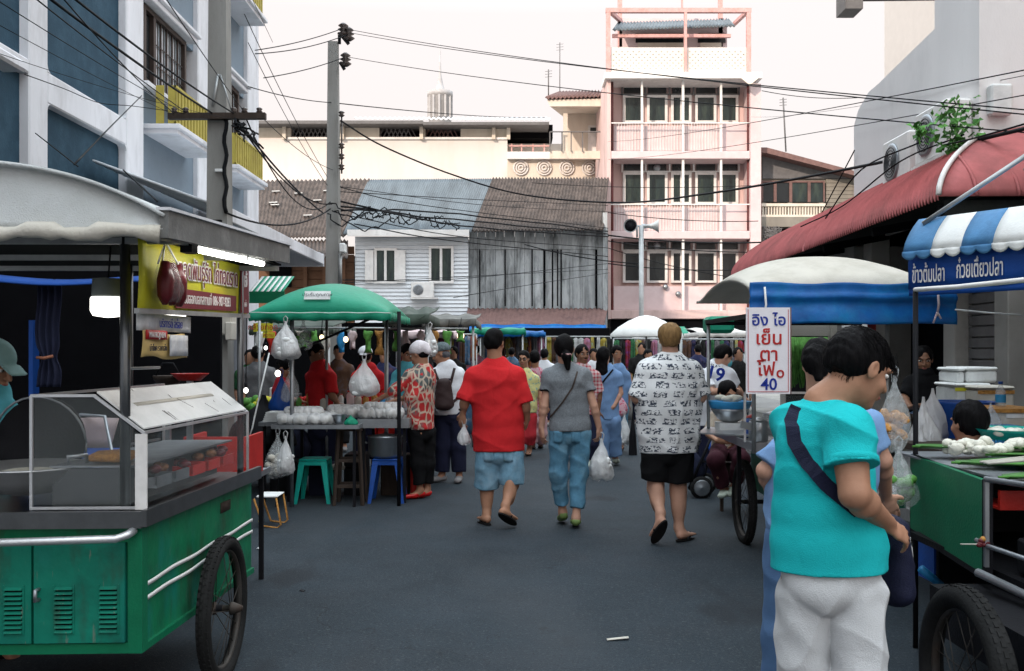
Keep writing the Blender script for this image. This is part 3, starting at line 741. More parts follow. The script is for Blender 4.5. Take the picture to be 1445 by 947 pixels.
# litter and a faded mark on the road
for i, (px, py, s_, lab) in enumerate(((366, 778, .02, 'tiny white scrap of paper on the road beside the green cart'), (427, 838, .016, 'small dark scrap on the asphalt in front of the cart wheel'))):
    Y = F * CH / (py - HY); m = MB(); c = P(px, py, Y); m.slab(lambda u, v: (c.x + (u - .5) * s_ * 2, Y + (v - .5) * s_ * 2, .022 + .006 * math.sin(6 * u + i)), 4, 3, .002)
    tag(m.build('litter', MATS['foam_white' if i == 0 else 'black']), lab, 'litter')
Yk = F * CH / (908 - HY); c = P(872, 908, Yk); m = MB(); m.slab(lambda u, v: (c.x + (u - .5) * .115, Yk + (v - .5) * .03 + u * .02, .022 + .006 * u), 5, 2, .003)
tag(m.build('litter', MATS['canvas_beige']), 'pale wooden sliver lying alone in the middle foreground of the road', 'litter')

# ================= left building (its street wall stands at X = -6)
WX = -6.0
def LY(px): return WX * F / (px - CX)
root = thing('apartment_building', 'blue and white rendered building with yellow balcony railings on the left', 'building', (-9, 16, 0))
def part(name, mat, parent, fn):
    mb = MB(); fn(mb); return mb.build(name, MATS[mat], parent)
Ya, Yb, Yc, Yd, Ye, Yf, Yg, Yh = LY(42), LY(68), LY(179), LY(203), LY(280), LY(297), LY(350), LY(362)
TOP = 14.5
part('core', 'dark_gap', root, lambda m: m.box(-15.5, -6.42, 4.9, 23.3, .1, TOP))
part('end_wall', 'wall_white', root, lambda m: m.box(-15.6, -6.0, Yh, Yh + .2, 0, TOP))
for a, b_ in ((Ya, Yb), (Yc, Yd), (Ye, Yf), (Yg, Yh)): part('pillar', 'wall_white', root, lambda m: m.box(-6.3, WX, a, b_, 0, TOP, bev=.02))
for z0, z1 in ((4.72, 5.13), (8.35, 8.75), (12.0, 12.4)):
    part('beam', 'wall_white', root, lambda m: m.box(-6.3, WX - .004, Yb, Yc, z0, z1, bev=.02)); part('beam', 'wall_white', root, lambda m: m.box(-6.3, WX - .004, 5, Ya, z0 + .25, z1 + .02, bev=.02))
part('rendered_panel', 'wall_slate', root, lambda m: m.box(-6.4, WX - .13, Yb, Yc, 3.6, TOP))
part('rendered_panel', 'wall_slate', root, lambda m: m.box(-6.4, WX - .13, 5, Ya, 3.6, TOP))
# rounded corners of the recessed panels: small white fillets
for (ya, yb) in ((Yb, Yc),):
    for zc, sg in ((5.13, 1), (4.72, -1)):
        for yc, sy in ((ya, 1), (yb, -1)):
            poly = [(0, 0)] + [(0.09 - .09 * math.sin(a), 0.09 - .09 * math.cos(a)) for a in [math.pi / 2 * k / 6 for k in range(7)]]
            part('fillet', 'wall_white', root, lambda m: m.prism(poly, lambda u, v: (WX - .006, yc + sy * u, zc + sg * v), lambda u, v: (WX - .13, yc + sy * u, zc + sg * v)))
for bay, (y0, y1) in enumerate(((Yd, Ye), (Yf, Yg))):
    part('rendered_wall', 'wall_greyblue', root, lambda m: (m.box(-6.4, WX - .10, y0, y1, 3.4, 5.95), m.box(-6.4, WX - .10, y0, y1, 7.25, 9.6), m.box(-6.4, WX - .10, y0, y1, 10.95, TOP)))
    for fl in range(2):
        z0, z1 = 5.95 + 3.67 * fl, 7.25 + 3.67 * fl; ya, yb = y0 + .15, y1 - .55
        wn = part('window', 'frame_brown', root, lambda m: (m.box(-6.32, WX - .05, ya, ya + .09, z0, z1), m.box(-6.32, WX - .05, yb - .09, yb, z0, z1), m.box(-6.32, WX - .05, ya + .09, yb - .09, z1 - .08, z1), m.box(-6.32, WX - .05, ya + .09, yb - .09, z0, z0 + .08), m.box(-6.3, WX - .055, ya + .45, ya + .56, z0 + .08, z1 - .08)))
        nn = 5; gl = (yb - ya - .18 - .5) / nn
        for k in range(nn):
            a = ya + .6 + k * gl
            part('pane', 'pane_reflection', wn, lambda m: m.box(-6.25, WX - .12, a + .02, a + gl - .02, z0 + .09, z1 - .09))
            part('grille', 'frame_brown', wn, lambda m: (m.box(WX - .11, WX - .085, a, a + .03, z0 + .08, z1 - .08), m.box(WX - .105, WX - .09, a + gl * .5, a + gl * .5 + .012, z0 + .08, z1 - .08), m.box(WX - .105, WX - .09, a + .03, a + gl, z0 + .45, z0 + .465), m.box(WX - .105, WX - .09, a + .03, a + gl, z0 + .8, z0 + .815)))
        part('pane', 'glass_dark', wn, lambda m: m.box(-6.25, WX - .12, ya + .1, ya + .44, z0 + .09, z1 - .09))
        part('window_head', 'wall_white', root, lambda m: (m.box(-6.3, WX + .10, y0 + .003, y1 - .35, z1 + .02, z1 + .12, bev=.015), m.box(-6.3, WX + .16, y0 + .003, y1 - .30, z1 + .123, z1 + .20, bev=.015)))
        part('window_sill', 'wall_white', root, lambda m: m.box(-6.3, WX + .08, y0 + .003, y1 - .35, z0 - .12, z0 - .02, bev=.015))
        lz = 5.22 + 3.67 * fl; ly0, ly1 = y0 + .25, y1 - .45 + .12 * bay
        part('balcony_ledge', 'wall_white', root, lambda m: (m.box(-6.1, WX + .46, ly0, ly1, lz - .10, lz - .03), m.box(-6.1, WX + .52, ly0 - .05, ly1 + .05, lz - .028, lz + .05, bev=.01)))
        rz0, rz1 = lz + .10, lz + .68
        rl = part('railing', 'yellow_paint', root, lambda m: (m.box(WX + .40, WX + .44, ly0 + .02, ly1 - .02, rz1 - .02, rz1 + .02), m.box(WX + .40, WX + .44, ly0 + .02, ly1 - .02, rz0 - .03, rz0)))
        nb = 13
        for k in range(nb):
            a = ly0 + .06 + (ly1 - ly0 - .16) * k / (nb - 1)
            part('baluster', 'yellow_paint', rl, lambda m: m.box(WX + .405, WX + .43, a - .045, a + .045, rz0 + .002, rz1 - .022))
        for k in range(2):
            a = WX + .10 + .20 * k; part('baluster', 'yellow_paint', rl, lambda m: m.box(a, a + .13, ly0 + .02, ly0 + .045, rz0 - .03, rz1 + .02))
part('rear_block', 'wall_white', root, lambda m: m.box(-15.5, -6.0, -45, 4.9, 0, TOP + 1))
# ground floor: dark open shop, curtain, steel-blue side panel
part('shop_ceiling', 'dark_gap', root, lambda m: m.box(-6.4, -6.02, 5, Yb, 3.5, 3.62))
part('side_panel', 'grey_panel', root, lambda m: (m.box(-6.30, -6.06, 14.2, 16.1, .13, 3.4), m.box(-6.28, -6.1, 16.25, 19.0, .13, 3.4), m.box(-6.28, -6.1, 19.8, 22.6, .13, 3.4)))
part('concrete_canopy', 'wall_white', root, lambda m: m.box(-6.02, -5.72, 7.0, 11.75, 4.80, 4.93, bev=.03))
root = thing('wall_awning', 'long pale metal awning fixed to the blue building above the stalls', 'awning', (-5, 17, 0))
part('sheet', 'board_white', root, lambda m: m.slab(lambda u, v: (lerp(-5.98, -4.25, u), lerp(14.2, 22.2, v), lerp(4.25, 3.62, u) + .012 * math.sin(v * 300)), 4, 120, .03))
part('fascia', 'wall_white', root, lambda m: m.box(-4.27, -4.2, 14.2, 22.2, 3.45, 3.66, bev=.01))
part('end_plate', 'wall_white', root, lambda m: m.prism([(-5.98, 3.40), (-4.2, 3.40), (-4.2, 3.68), (-5.98, 4.28)], lambda x, z: (x, 22.21, z), lambda x, z: (x, 22.27, z)))
m = MB(); m.box(-5.97, -4.5, 5.0, 8.0, 3.35, 3.42); tag(m.build('shade_sheet', MATS['shade_blue']), 'dark blue shade sheet over the shop front at far left', 'awning')
# curtain
m = MB()
cx0 = PX(68, 7.4)
m.slab(lambda u, v: (cx0 + (u - .5) * (.17 - .07 * math.exp(-((v - .27) / .08) ** 2)) + .01 * math.sin(v * 9), 7.4 + .025 * math.sin(u * 22), lerp(1.25, 2.05, v)), 24, 30, .006)
tag(m.build('curtain', MATS['shade_blue']), 'dark blue-grey curtain gathered by an orange tie behind the cart', 'curtain')
m = MB(); m.tube([(cx0 - .06, 7.35, 1.47), (cx0, 7.33, 1.465), (cx0 + .06, 7.35, 1.48)], .012, 6); tag(m.build('curtain_tie', MATS['terracotta']), 'orange cord tied round the dark curtain', 'cord')
m = MB(); m.box(PX(45, 7.55), PX(51, 7.55), 7.5, 7.6, .13, 1.75); tag(m.build('door_frame', MATS['sign_blue']), 'blue door post behind the cart vendor', 'door frame')
m = MB(); m.box(-7, -2.4, 8.2, 8.25, .1, 2.6); tag(m.build('shade_screen', MATS['dark_gap']), 'added black sheet standing for the shade of the stall behind the cart', 'screen')  # added sheet; the stall's shade is put into its black colour
m = MB(); m.slab(lambda u, v: (lerp(-6, -2.62, u), 7.2 + .2 * v, 2.06 + .05 * v - .05 * u + .02 * math.sin(u * 14)), 30, 2, .01); tag(m.build('awning_trim', MATS['sign_blue']), 'blue tarpaulin strip hanging over the dark shop opening', 'tarpaulin')

# ================= far row: roofs, timber houses (front at Y = 38)
def corr(m, bl, br, tr, tl, nu, nv, amp, rows=True, amp2=.035):
    bl, br, tr, tl = V(bl), V(br), V(tr), V(tl)
    def fn(u, v):
        a = bl.lerp(br, u); b_ = tl.lerp(tr, u); q = a.lerp(b_, v); q.z += amp * math.sin(u * nu * math.pi * .5) + (amp2 * (1 - (v * nv / 3) % 1) if rows else 0); return q
    m.slab(fn, nu, nv, .04)
Ye_, Yr = 38.0, 42.0
zr, ze = PZ(254, Yr), PZ(330, Ye_)
root = thing('tiled_house', 'old house with sagging brown tiled roof and brown plank wall behind the poles', 'house', (-9, 40, 0))
o = part('roof_tiles', 'roof_tile', root, lambda m: corr(m, (PX(300, Ye_), Ye_, ze - .2), (PX(488, Ye_), Ye_, ze - .1), (PX(522, Yr), Yr, zr), (PX(300, Yr), Yr, zr - .1), 150, 60, .05)); o['kind'] = 'stuff'
part('roof_tiles', 'roof_tile', root, lambda m: corr(m, (PX(330, Ye_ - 1.6), Ye_ - 1.6, 4.9), (PX(490, Ye_ - 1.6), Ye_ - 1.6, 4.9), (PX(490, Ye_ + .2), Ye_ + .2, ze - .25), (PX(330, Ye_ + .2), Ye_ + .2, ze - .25), 120, 12, .05))['kind'] = 'stuff'
for k in range(7):
    px, py = random.uniform(375, 500), random.uniform(266, 312); Yk = lerp(Ye_, Yr, (330 - py) / 76) - .15
    c = P(px, py, Yk); part('patched_tile', 'foam_white', root, lambda m: m.beam(c, c + V((.32, .05, .02)), .16, .03))
part('wall_back', 'board_brown', root, lambda m: m.box(PX(300, 38.6), PX(500, 38.6), 38.6, 41.9, 0, 5.2))
for k in range(9):
    z = PZ(452, 38.4) + k * .32
    part('plank', 'board_brown', root, lambda m: m.box(PX(410, 38.4), PX(499, 38.4), 38.5, 38.59, z, z + .30, M_=None))
for px in (428, 455, 482): part('post', 'board_brown', root, lambda m: pbox(m, px, px + 5, 345, 450, 38.3, .15))
part('window', 'dark_gap', root, lambda m: pbox(m, 380, 410, 360, 405, 38.3, .2))
# white clapboard house
root = thing('clapboard_house', 'white clapboard house with zinc roof, two windows and an outdoor unit', 'house', (-4, 40, 0))
o = part('roof_sheets', 'roof_zinc', root, lambda m: corr(m, (PX(484, Ye_ - .5), Ye_ - .5, ze - .05), (PX(664, Ye_ - .5), Ye_ - .5, ze + .03), (PX(694, Yr), Yr, zr + .06), (PX(520, Yr), Yr, zr + .02), 220, 10, .025, False)); o['kind'] = 'stuff'
part('wall_core', 'board_white', root, lambda m: m.box(PX(501, 38.2), PX(660, 38.2), 38.2, 41.9, 0, 5.9))
nz = 22
for k in range(nz):
    z0_ = 2.6; dz = (5.85 - z0_) / nz; z = z0_ + k * dz
    part('plank', 'board_white', root, lambda m: m.add([(PX(501, 38.1), 38.2, z), (PX(661, 38.1), 38.2, z), (PX(661, 38.1), 38.09, z), (PX(501, 38.1), 38.09, z), (PX(501, 38.1), 38.2, z + dz), (PX(661, 38.1), 38.2, z + dz), (PX(661, 38.1), 38.15, z + dz), (PX(501, 38.1), 38.15, z + dz)], [(0, 1, 2, 3), (3, 2, 6, 7), (0, 3, 7, 4), (1, 5, 6, 2), (4, 7, 6, 5)]))
part('fascia', 'white_paint', root, lambda m: pbox(m, 490, 662, 324, 333, 37.5, .06))
for x0, x1, y0, y1 in ((530, 558, 352, 398), (607, 638, 349, 398)):
    wn = part('window', 'white_paint', root, lambda m: (pbox(m, x0 - 2, x0 + 1.5, y0 - 2, y1 + 2, 38, .1), pbox(m, x1 - 1.5, x1 + 2, y0 - 2, y1 + 2, 38, .1), pbox(m, x0 + 1.5, x1 - 1.5, y0 - 2, y0 + 1.5, 38, .1), pbox(m, x0 + 1.5, x1 - 1.5, y1 - 1.5, y1 + 2, 38, .1), pbox(m, (x0 + x1) / 2 - 2, (x0 + x1) / 2 + 1.5, y0 + 1.5, y1 - 1.5, 38, .1)))
    part('pane', 'glass_teal', wn, lambda m: pbox(m, x0 + 1.5, (x0 + x1) / 2 - 2, y0 + 1.5, y1 - 1.5, 38.06, .04)); part('pane', 'glass_teal', wn, lambda m: pbox(m, (x0 + x1) / 2 + 1.5, x1 - 1.5, y0 + 1.5, y1 - 1.5, 38.06, .04))
for x0 in (515, 560): part('shutter', 'white_paint', root, lambda m: pbox(m, x0, x0 + 12, 353, 399, 37.98, .05))
# air conditioner on the wall
def aircon(name, lab, X0, Yf_, z, w_=.8, h=.55, d=.3, face='y', grp=None, fanx=.27):
    r = thing('air_conditioner', lab, 'air conditioner', (X0, Yf_, z), grp, world=False, rz=0 if face == 'y' else math.radians(-90) if face == '-x' else math.radians(90))
    m = MB(); m.box(-w_ / 2, w_ / 2, 0, d, 0, h, bev=.02); m.build('casing', MATS['white_paint'], r)
    m = MB(); m.lathe([(.20, 0), (.20, .015), (.17, .02)], n=20, M_=Matrix.Translation((-w_ / 2 + fanx, -.0, h / 2)) @ Matrix.Rotation(math.pi / 2, 4, 'X')); m.build('fan_opening', MATS['steel_dull'], r)
    m = MB()
    for k in range(5): m.tube([(-w_ / 2 + fanx + (.035 + .03 * k) * math.cos(a), -.022, h / 2 + (.035 + .03 * k) * math.sin(a)) for a in [2 * math.pi * i / 20 for i in range(21)]], .004, 4)
    m.build('fan_grille', MATS['black'], r)
    m = MB(); m.box(-w_ / 2 - .03, w_ / 2 + .15, -.02, d + .1, -.05, -.005); m.build('bracket', MATS['white_paint'], r)
    return r
aircon('air_conditioner', 'white outdoor air conditioner unit between the two windows of the clapboard house', PX(596, 37.7), 37.7, PZ(420, 37.7), .86, .6)
# grey timber house
root = thing('timber_house', 'weathered grey timber house with vertical planks, slits and brown tiled roof', 'house', (1, 40, 0))
o = part('roof_tiles', 'roof_tile', root, lambda m: corr(m, (PX(666, Ye_ - .5), Ye_ - .5, ze + .03), (PX(852, Ye_ - .5), Ye_ - .5, ze + .1), (PX(859, Yr), Yr, zr + .05), (PX(695, Yr), Yr, zr + .05), 150, 60, .05)); o['kind'] = 'stuff'
part('wall_core', 'dark_gap', root, lambda m: m.box(PX(662, 38.3), PX(858, 38.3), 38.3, 41.9, 0, 5.9))
rs = random.Random(4); x = 662.
while x < 853:
    w_ = rs.uniform(11, 15)
    part('plank', 'board_grey', root, lambda m: m.box(PX(x, 38.2), PX(x + w_ - rs.choice((.4, .4, 2.2)), 38.2), 38.2 + rs.uniform(0, .04), 38.28, PZ(436, 38.2), PZ(352, 38.2) ))
    part('plank', 'board_grey', root, lambda m: m.box(PX(x, 38.2), PX(x + w_ - .3, 38.2), 38.16 + rs.uniform(0, .04), 38.29, PZ(352, 38.2) + .003, PZ(322, 38.2)))
    x += w_
for x0 in (676, 693, 712, 731, 750, 768, 786, 805, 823, 840):
    part('batten', 'board_grey' if x0 % 2 else 'dark_gap', root, lambda m: pbox(m, x0, x0 + 1.8, 352, 432, 38.12, .07))
part('rust_awning', 'roof_rust', root, lambda m: corr(m, (PX(655, 36.4), 36.4, PZ(459, 36.4)), (PX(852, 36.4), 36.4, PZ(459, 36.4)), (PX(857, 38.1), 38.1, PZ(435, 38.1)), (PX(660, 38.1), 38.1, PZ(435, 38.1)), 120, 6, .025, False))
part('post', 'board_grey', root, lambda m: pbox(m, 851, 857, 300, 470, 37.9, .2))
m = MB(); m.slab(lambda u, v: (PX(lerp(630, 855, u), 36.1), 36.1 - .25 * v, PZ(458.5, 36.1) - .22 * v + .02 * math.sin(u * 30)), 40, 2, .02)
tag(m.build('tarpaulin', MATS['tarp_blue']), 'long blue tarpaulin under the rusty awning of the grey timber house', 'tarpaulin')

# ================= long cream building and tower behind
root = thing('long_building', 'long cream building with lattice openings and thin roof behind the tiled houses', 'building', (-9, 52, 0))
YB = 50.
part('wall', 'cream_pale', root, lambda m: pbox(m, 300, 716, 195, 262, YB, 6)); part('wall', 'cream_pale', root, lambda m: pbox(m, 716, 860, 203, 262, YB + 1.5, 6))
part('recess', 'dark_gap', root, lambda m: pbox(m, 320, 780, 176, 195, YB + .8, 4))
for x0, x1 in ((300, 410), (480, 535), (650, 716), (592, 600)): part('pier', 'cream', root, lambda m: pbox(m, x0, x1, 176, 195, YB + .02, .9))
for x0, x1, mt in ((410, 480, 'cream'), (535, 592, 'cream'), (600, 650, 'pink_beam')):
    part('lattice', 'shutter_grey' if mt == 'cream' else 'roof_rust', root, lambda m: [m.beam(P(x, 178, YB + .3), P(x + 8 * sg, 194, YB + .3 + .02 * sg), .05, .05) for x in range(x0 + 8, x1 - 8, 6) for sg in (1, -1)])
part('rail', 'white_paint', root, lambda m: pbox(m, 405, 715, 193.5, 196.5, YB - .1, .1))
for x0 in (398, 480, 592, 694, 715): part('post', 'cream', root, lambda m: pbox(m, x0, x0 + 5, 172, 196, YB - .25, .2))
part('roof', 'shutter_grey', root, lambda m: (pbox(m, 300, 597, 170, 174.5, YB - .9, 2.2), pbox(m, 597, 775, 172, 176, YB - .9, 2.2)))
part('roof_sheet', 'board_white', root, lambda m: corr(m, (PX(500, YB - .5), YB - .5, PZ(170, YB)), (PX(776, YB - .5), YB - .5, PZ(172, YB)), (PX(776, YB + 3), YB + 3, PZ(166, YB + 3)), (PX(500, YB + 3), YB + 3, PZ(166, YB + 3)), 160, 3, .05, False))
part('lattice_block', 'cream', root, lambda m: pbox(m, 716, 860, 224, 262, YB - 2, 1.9))
rs = random.Random(2)
for x0 in (735, 768, 800, 832):
    part('rosette', 'cream_pale', root, lambda m: [m.tube([P(x0 + r * math.cos(a), 237 + r * math.sin(a), YB - 2.04) for a in [2 * math.pi * i / 14 for i in range(15)]], .05, 4) for r in (3, 6.5, 10)])
part('railing', 'pink_beam', root, lambda m: [m.beam(P(x, 203, YB), P(x, 224, YB), .06, .06) for x in (722, 736, 752, 768)] + [m.beam(P(718, 206, YB - .05), P(776, 206, YB - .05), .06, .06)])
part('terrace_slab', 'white_paint', root, lambda m: pbox(m, 716, 860, 214, 224, YB - 2.3, 4))
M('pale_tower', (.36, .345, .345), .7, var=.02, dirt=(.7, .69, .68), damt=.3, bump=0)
root = thing('tower', 'pale hazy round tower with thin spire on the horizon', 'tower', (PX(621, 120), 120, 0)); tc_ = (PX(621, 120), 120)
part('drum', 'pale_tower', root, lambda m: m.lathe([(1.35, 20), (1.35, PZ(137, 120)), (1.55, PZ(136, 120)), (1.55, PZ(130, 120)), (.6, PZ(129, 120)), (.35, PZ(118, 120)), (.15, PZ(105, 120)), (.05, PZ(60, 120))], (tc_[0], tc_[1], 0), 20))
for a in range(12):
    part('column', 'pale_tower', root, lambda m: m.box(tc_[0] + 1.4 * math.cos(a * math.pi / 6) - .12, tc_[0] + 1.4 * math.cos(a * math.pi / 6) + .12, 120 + 1.4 * math.sin(a * math.pi / 6) - .12, 120 + 1.4 * math.sin(a * math.pi / 6) + .12, PZ(168, 120), PZ(137, 120)))

# annex beside the pink building
root = thing('annex_house', 'cream rooftop annex with jutting corrugated eave left of the pink building', 'house', (4, 47, 0))
YA = 46.
part('wall', 'cream', root, lambda m: pbox(m, 800, 858, 160, 224, YA + 1.5, 4)); part('door', 'white_paint', root, lambda m: pbox(m, 830, 852, 177, 213, YA + 1.44, .06)); part('door_glass', 'glass_teal', root, lambda m: pbox(m, 833, 849, 180, 187, YA + 1.4, .05))
part('eave', 'cream', root, lambda m: m.add([P(772, 141, YA - 1), P(857, 139, YA - 1), P(857, 150, YA - 1), P(776, 150, YA - 1), P(795, 165, YA + 2.5), P(857, 165, YA + 2.5), P(857, 136, YA + 2.5), P(790, 136, YA + 2.5)], [(0, 3, 2, 1), (3, 4, 5, 2), (0, 1, 6, 7), (0, 7, 4, 3), (4, 7, 6, 5), (1, 2, 5, 6)]))
part('roof_sheet', 'roof_rust', root, lambda m: corr(m, P(769, 138, YA - 1.1), P(857, 134.5, YA - 1.1), P(857, 128, YA + 3), P(790, 130, YA + 3), 60, 3, .07, False))
part('post', 'cream', root, lambda m: pbox(m, 795, 801, 160, 224, YA - .6, .25)); part('wall_low', 'cream', root, lambda m: pbox(m, 776, 858, 213, 224, YA - .7, .2))
part('railing', 'shutter_grey', root, lambda m: [m.beam(P(x, 186, YA - .8), P(x, 214, YA - .8), .05, .05) for x in (776, 793, 806, 822)] + [m.beam(P(776, 186, YA - .85), P(857, 186, YA - .85), .05, .05)])

# ================= pink building, front plane Y = 42
YP = 42.; D = 1.3
root = thing('pink_building', 'four-storey pale pink building with white window frames and rooftop lattice', 'building', (PX(965, YP), 44, 0))
part('back_wall', 'pink_wall', root, lambda m: pbox(m, 857, 1066, 104, 480, YP + D, 8))
part('side_fin', 'pink_wall', root, lambda m: pbox(m, 856.5, 862, 108, 450, YP, 9.2)); part('side_fin', 'pink_panel', root, lambda m: pbox(m, 1059, 1074, 118, 450, YP, 9.2))
for y0, y1, mt in ((104, 113, 'white_paint'), (213, 224, 'pink_panel'), (326, 337, 'pink_panel'), (438, 450, 'pink_wall')):
    part('floor_slab', mt, root, lambda m: pbox(m, 853 if y0 == 104 else 862.2, 1074 if y0 == 104 else 1058.8, y0, y1, YP, 1.5, off=-.25 if y0 == 104 else .02, bev=.02))
cols = ((879, 908), (913, 942), (947, 976), (981, 1011), (1016, 1042))
for r_, (ty, wy, by, sy) in enumerate(((117, 136, 173, 213), (230, 245, 288, 326), (340, 356, 399, 438))):
    for ci, (x0, x1) in enumerate(cols):
        wn = part('window', 'white_paint', root, lambda m: (pbox(m, x0, x0 + 3.6, wy - 2, by, YP + D - .14, .12), pbox(m, x1 - 3.6, x1, wy - 2, by, YP + D - .14, .12), pbox(m, x0 + 3.6, x1 - 3.6, wy - 2, wy + 1.5, YP + D - .14, .12), pbox(m, x0 + 3.6, x1 - 3.6, by - 3, by, YP + D - .14, .12)))
        part('pane', 'glass_teal' if (r_ < 2) else 'glass_dark', wn, lambda m: pbox(m, x0 + 3.6, x1 - 3.6, wy + 1.5, by - 3, YP + D - .09, .03))
        if ci == 2: part('mullion', 'white_paint', wn, lambda m: pbox(m, x0 + 13, x0 + 15.5, wy + 1.5, by - 3, YP + D - .17, .08))
        part('transom_pane', 'glass_dark', wn, lambda m: pbox(m, x0 + 1.5, x1 - 1.5, ty, wy - 4, YP + D - .08, .04))
    if r_: part('transom_fan', 'steel_dull', root, lambda m: m.lathe([(.16, 0), (.16, .03), (.06, .04)], n=14, M_=Matrix.Translation(P(927, ty + 7, YP + D - .12)) @ Matrix.Rotation(math.pi / 2, 4, 'X')))
    part('transom_frame', 'white_paint' if r_ else 'shutter_grey', root, lambda m: [pbox(m, x, x + 2.2, ty, wy - 4, YP + D - .15, .1) for x in (877, 910, 944, 978, 1013, 1042)] + [pbox(m, 877, 1044, wy - 3.9, wy - 2.3, YP + D - .155, .1)])
    part('spandrel', 'pink_panel', root, lambda m: pbox(m, 866, 1014, by + 5, sy - .3, YP + .5, .1)); part('spandrel', 'pink_panel' if r_ < 2 else 'pink_wall', root, lambda m: pbox(m, 1014.5, 1056, by + (1 if r_ < 2 else 5), sy - .3, YP + .52, .1))
    if r_ < 2:
        rl = part('railing', 'white_paint', root, lambda m: pbox(m, 862.5, 1058.5, by - .6, by + .8, YP, .05, off=.05))
        for k in range(38):
            x = 869 + k * 3.95; part('rail_bar', 'white_paint', rl, lambda m: pbox(m, x, x + .6, by + 1, sy - .4, YP + .45, .03))
    for x in (905, 963, 1017): part('front_post', 'white_paint', root, lambda m: pbox(m, x, x + (2.8 if x != 963 else 3.2), (113.2, 224.2, 337.2)[r_], (212.8, 325.8, 437.8)[r_], YP, .12, off=.1))
for x in (862.5, 1054.5): part('downpipe', 'pipe_red', root, lambda m: [m.tube([P(x + 1.3, a, YP + .3), P(x + 1.3, b_, YP + .3)], .055, 6) for a, b_ in ((113.5, 212.5), (224.5, 325.5), (337.5, 437.5))])
# rooftop
part('parapet', 'cream_pale', root, lambda m: pbox(m, 861, 1056, 66, 103.8, YP, .18, off=.1))
part('parapet_lattice', 'cream', root, lambda m: [m.box(PX(x, YP) , PX(x, YP) + .045, YP + .06, YP + .1, PZ(y, YP), PZ(y, YP) + .045) for x in range(865, 1053, 4) for y in range(72, 98, 4) if (x // 4 + y // 4) % 2])['kind'] = 'stuff'
part('penthouse', 'pink_panel', root, lambda m: pbox(m, 874, 1026, 26, 104, YP + 3, 5))
part('penthouse_window', 'glass_dark', root, lambda m: (pbox(m, 897, 964, 47, 60, YP + 2.93, .08), pbox(m, 985, 1024, 47, 60, YP + 2.93, .08)))
part('penthouse_sill', 'cream', root, lambda m: (pbox(m, 900, 964, 60.3, 68, YP + 2.93, .08), pbox(m, 988, 1018, 60.3, 68, YP + 2.93, .08)))
part('canopy', 'pink_beam', root, lambda m: pbox(m, 866, 1036, 41.5, 46, YP, .15, off=.6)); part('canopy_roof', 'roof_zinc', root, lambda m: corr(m, P(864, 42, YP + .4), P(1037, 36, YP + .4), P(1028, 26, YP + 3.2), P(872, 31, YP + 3.2), 140, 3, .04, False))
for x0, x1, y0, y1, of in ((855.5, 861.5, 17.3, 103.8, .0), (1054, 1060, 17.3, 103.8, 0), (966, 969.5, 17.3, 103.8, -.05), (872, 878, -30, 66, 3), (1014, 1020, -30, 66, 3), (962, 964, -30, 17, 1.5)): part('rooftop_post', 'pink_beam', root, lambda m: pbox(m, x0, x1, y0, y1, YP + of, .18))
part('rooftop_beam', 'pink_beam', root, lambda m: pbox(m, 855, 1060.5, 11, 17, YP, .2)); part('rooftop_beam', 'pink_beam', root, lambda m: (m.beam(P(858, 14, YP + .2), P(876, 30, YP + 3.1), .15, .15), m.beam(P(1057, 14, YP + .2), P(1036, 34, YP + 3.1), .15, .15)))
part('torn_awning', 'cream', root, lambda m: m.slab(lambda u, v: tuple(P(lerp(1044, 1072, u), 109 + 12 * v * (1 - abs(2 * u - 1)), YP - .35 - .2 * v)), 8, 4, .02))
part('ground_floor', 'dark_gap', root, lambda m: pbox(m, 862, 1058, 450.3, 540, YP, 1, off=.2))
for px, py in ((939, 405), (957, 415)):
    o = thing('dish_antenna', 'small round grey dish ' + ('higher' if px == 939 else 'lower') + ' of the two on the pink wall', 'dish', P(px, py, YP + .4)); part('bowl', 'steel_dull', o, lambda m: m.lathe([(.02, .09), (.06, .08), (.11, .05), (.12, 0), (.10, .02), (.0, .06)], n=14, M_=Matrix.Translation(P(px, py, YP + .4)) @ Matrix.Rotation(math.pi / 2, 4, 'X')))

# ================= cream wooden house right of the pink building
YR = 43.2
root = thing('gabled_house', 'cream timber house with dark sloping gable and red window frames', 'house', (PX(1140, YR), 38, 0))
part('wall', 'house_dun', root, lambda m: m.prism([(1074, 215), (1100, 216), (1206, 246), (1260, 262), (1260, 470), (1074, 470)], lambda u, v: P(u, v, YR + .3), lambda u, v: (PX(u, YR + .3), YR + 5, PZ(v, YR + .3))))
part('gable_panel', 'shutter_grey', root, lambda m: m.prism([(1076, 217), (1100, 218), (1204, 248), (1204, 252), (1076, 252)], lambda u, v: P(u, v, YR + .2), lambda u, v: (PX(u, YR + .2), YR + .29, PZ(v, YR + .2))))
part('roof', 'roof_rust', root, lambda m: m.prism([(1074, 208), (1082, 208), (1262, 256), (1262, 262), (1082, 216), (1074, 215)], lambda u, v: P(u, v, YR - .5), lambda u, v: (PX(u, YR - .5), YR + 5.2, PZ(v, YR - .5))))
for k in range(7):
    y = 253 + k * 5.5; part('plank', 'house_dun', root, lambda m: pbox(m, 1166, 1206, y, y + 5, YR + .18, .1))
for x0, x1 in ((1077, 1092), (1096, 1114), (1118, 1140), (1144, 1162)):
    wn = part('window', 'roof_rust', root, lambda m: (pbox(m, x0 - 2, x0, 255, 285, YR + .1, .12), pbox(m, x1, x1 + 2, 255, 285, YR + .1, .12), pbox(m, x0, x1, 255, 257.5, YR + .1, .12)))
    part('pane', 'glass_dark' if x1 < 1140 else 'glass_teal', wn, lambda m: pbox(m, x0, x1, 257.5, 285, YR + .16, .05))
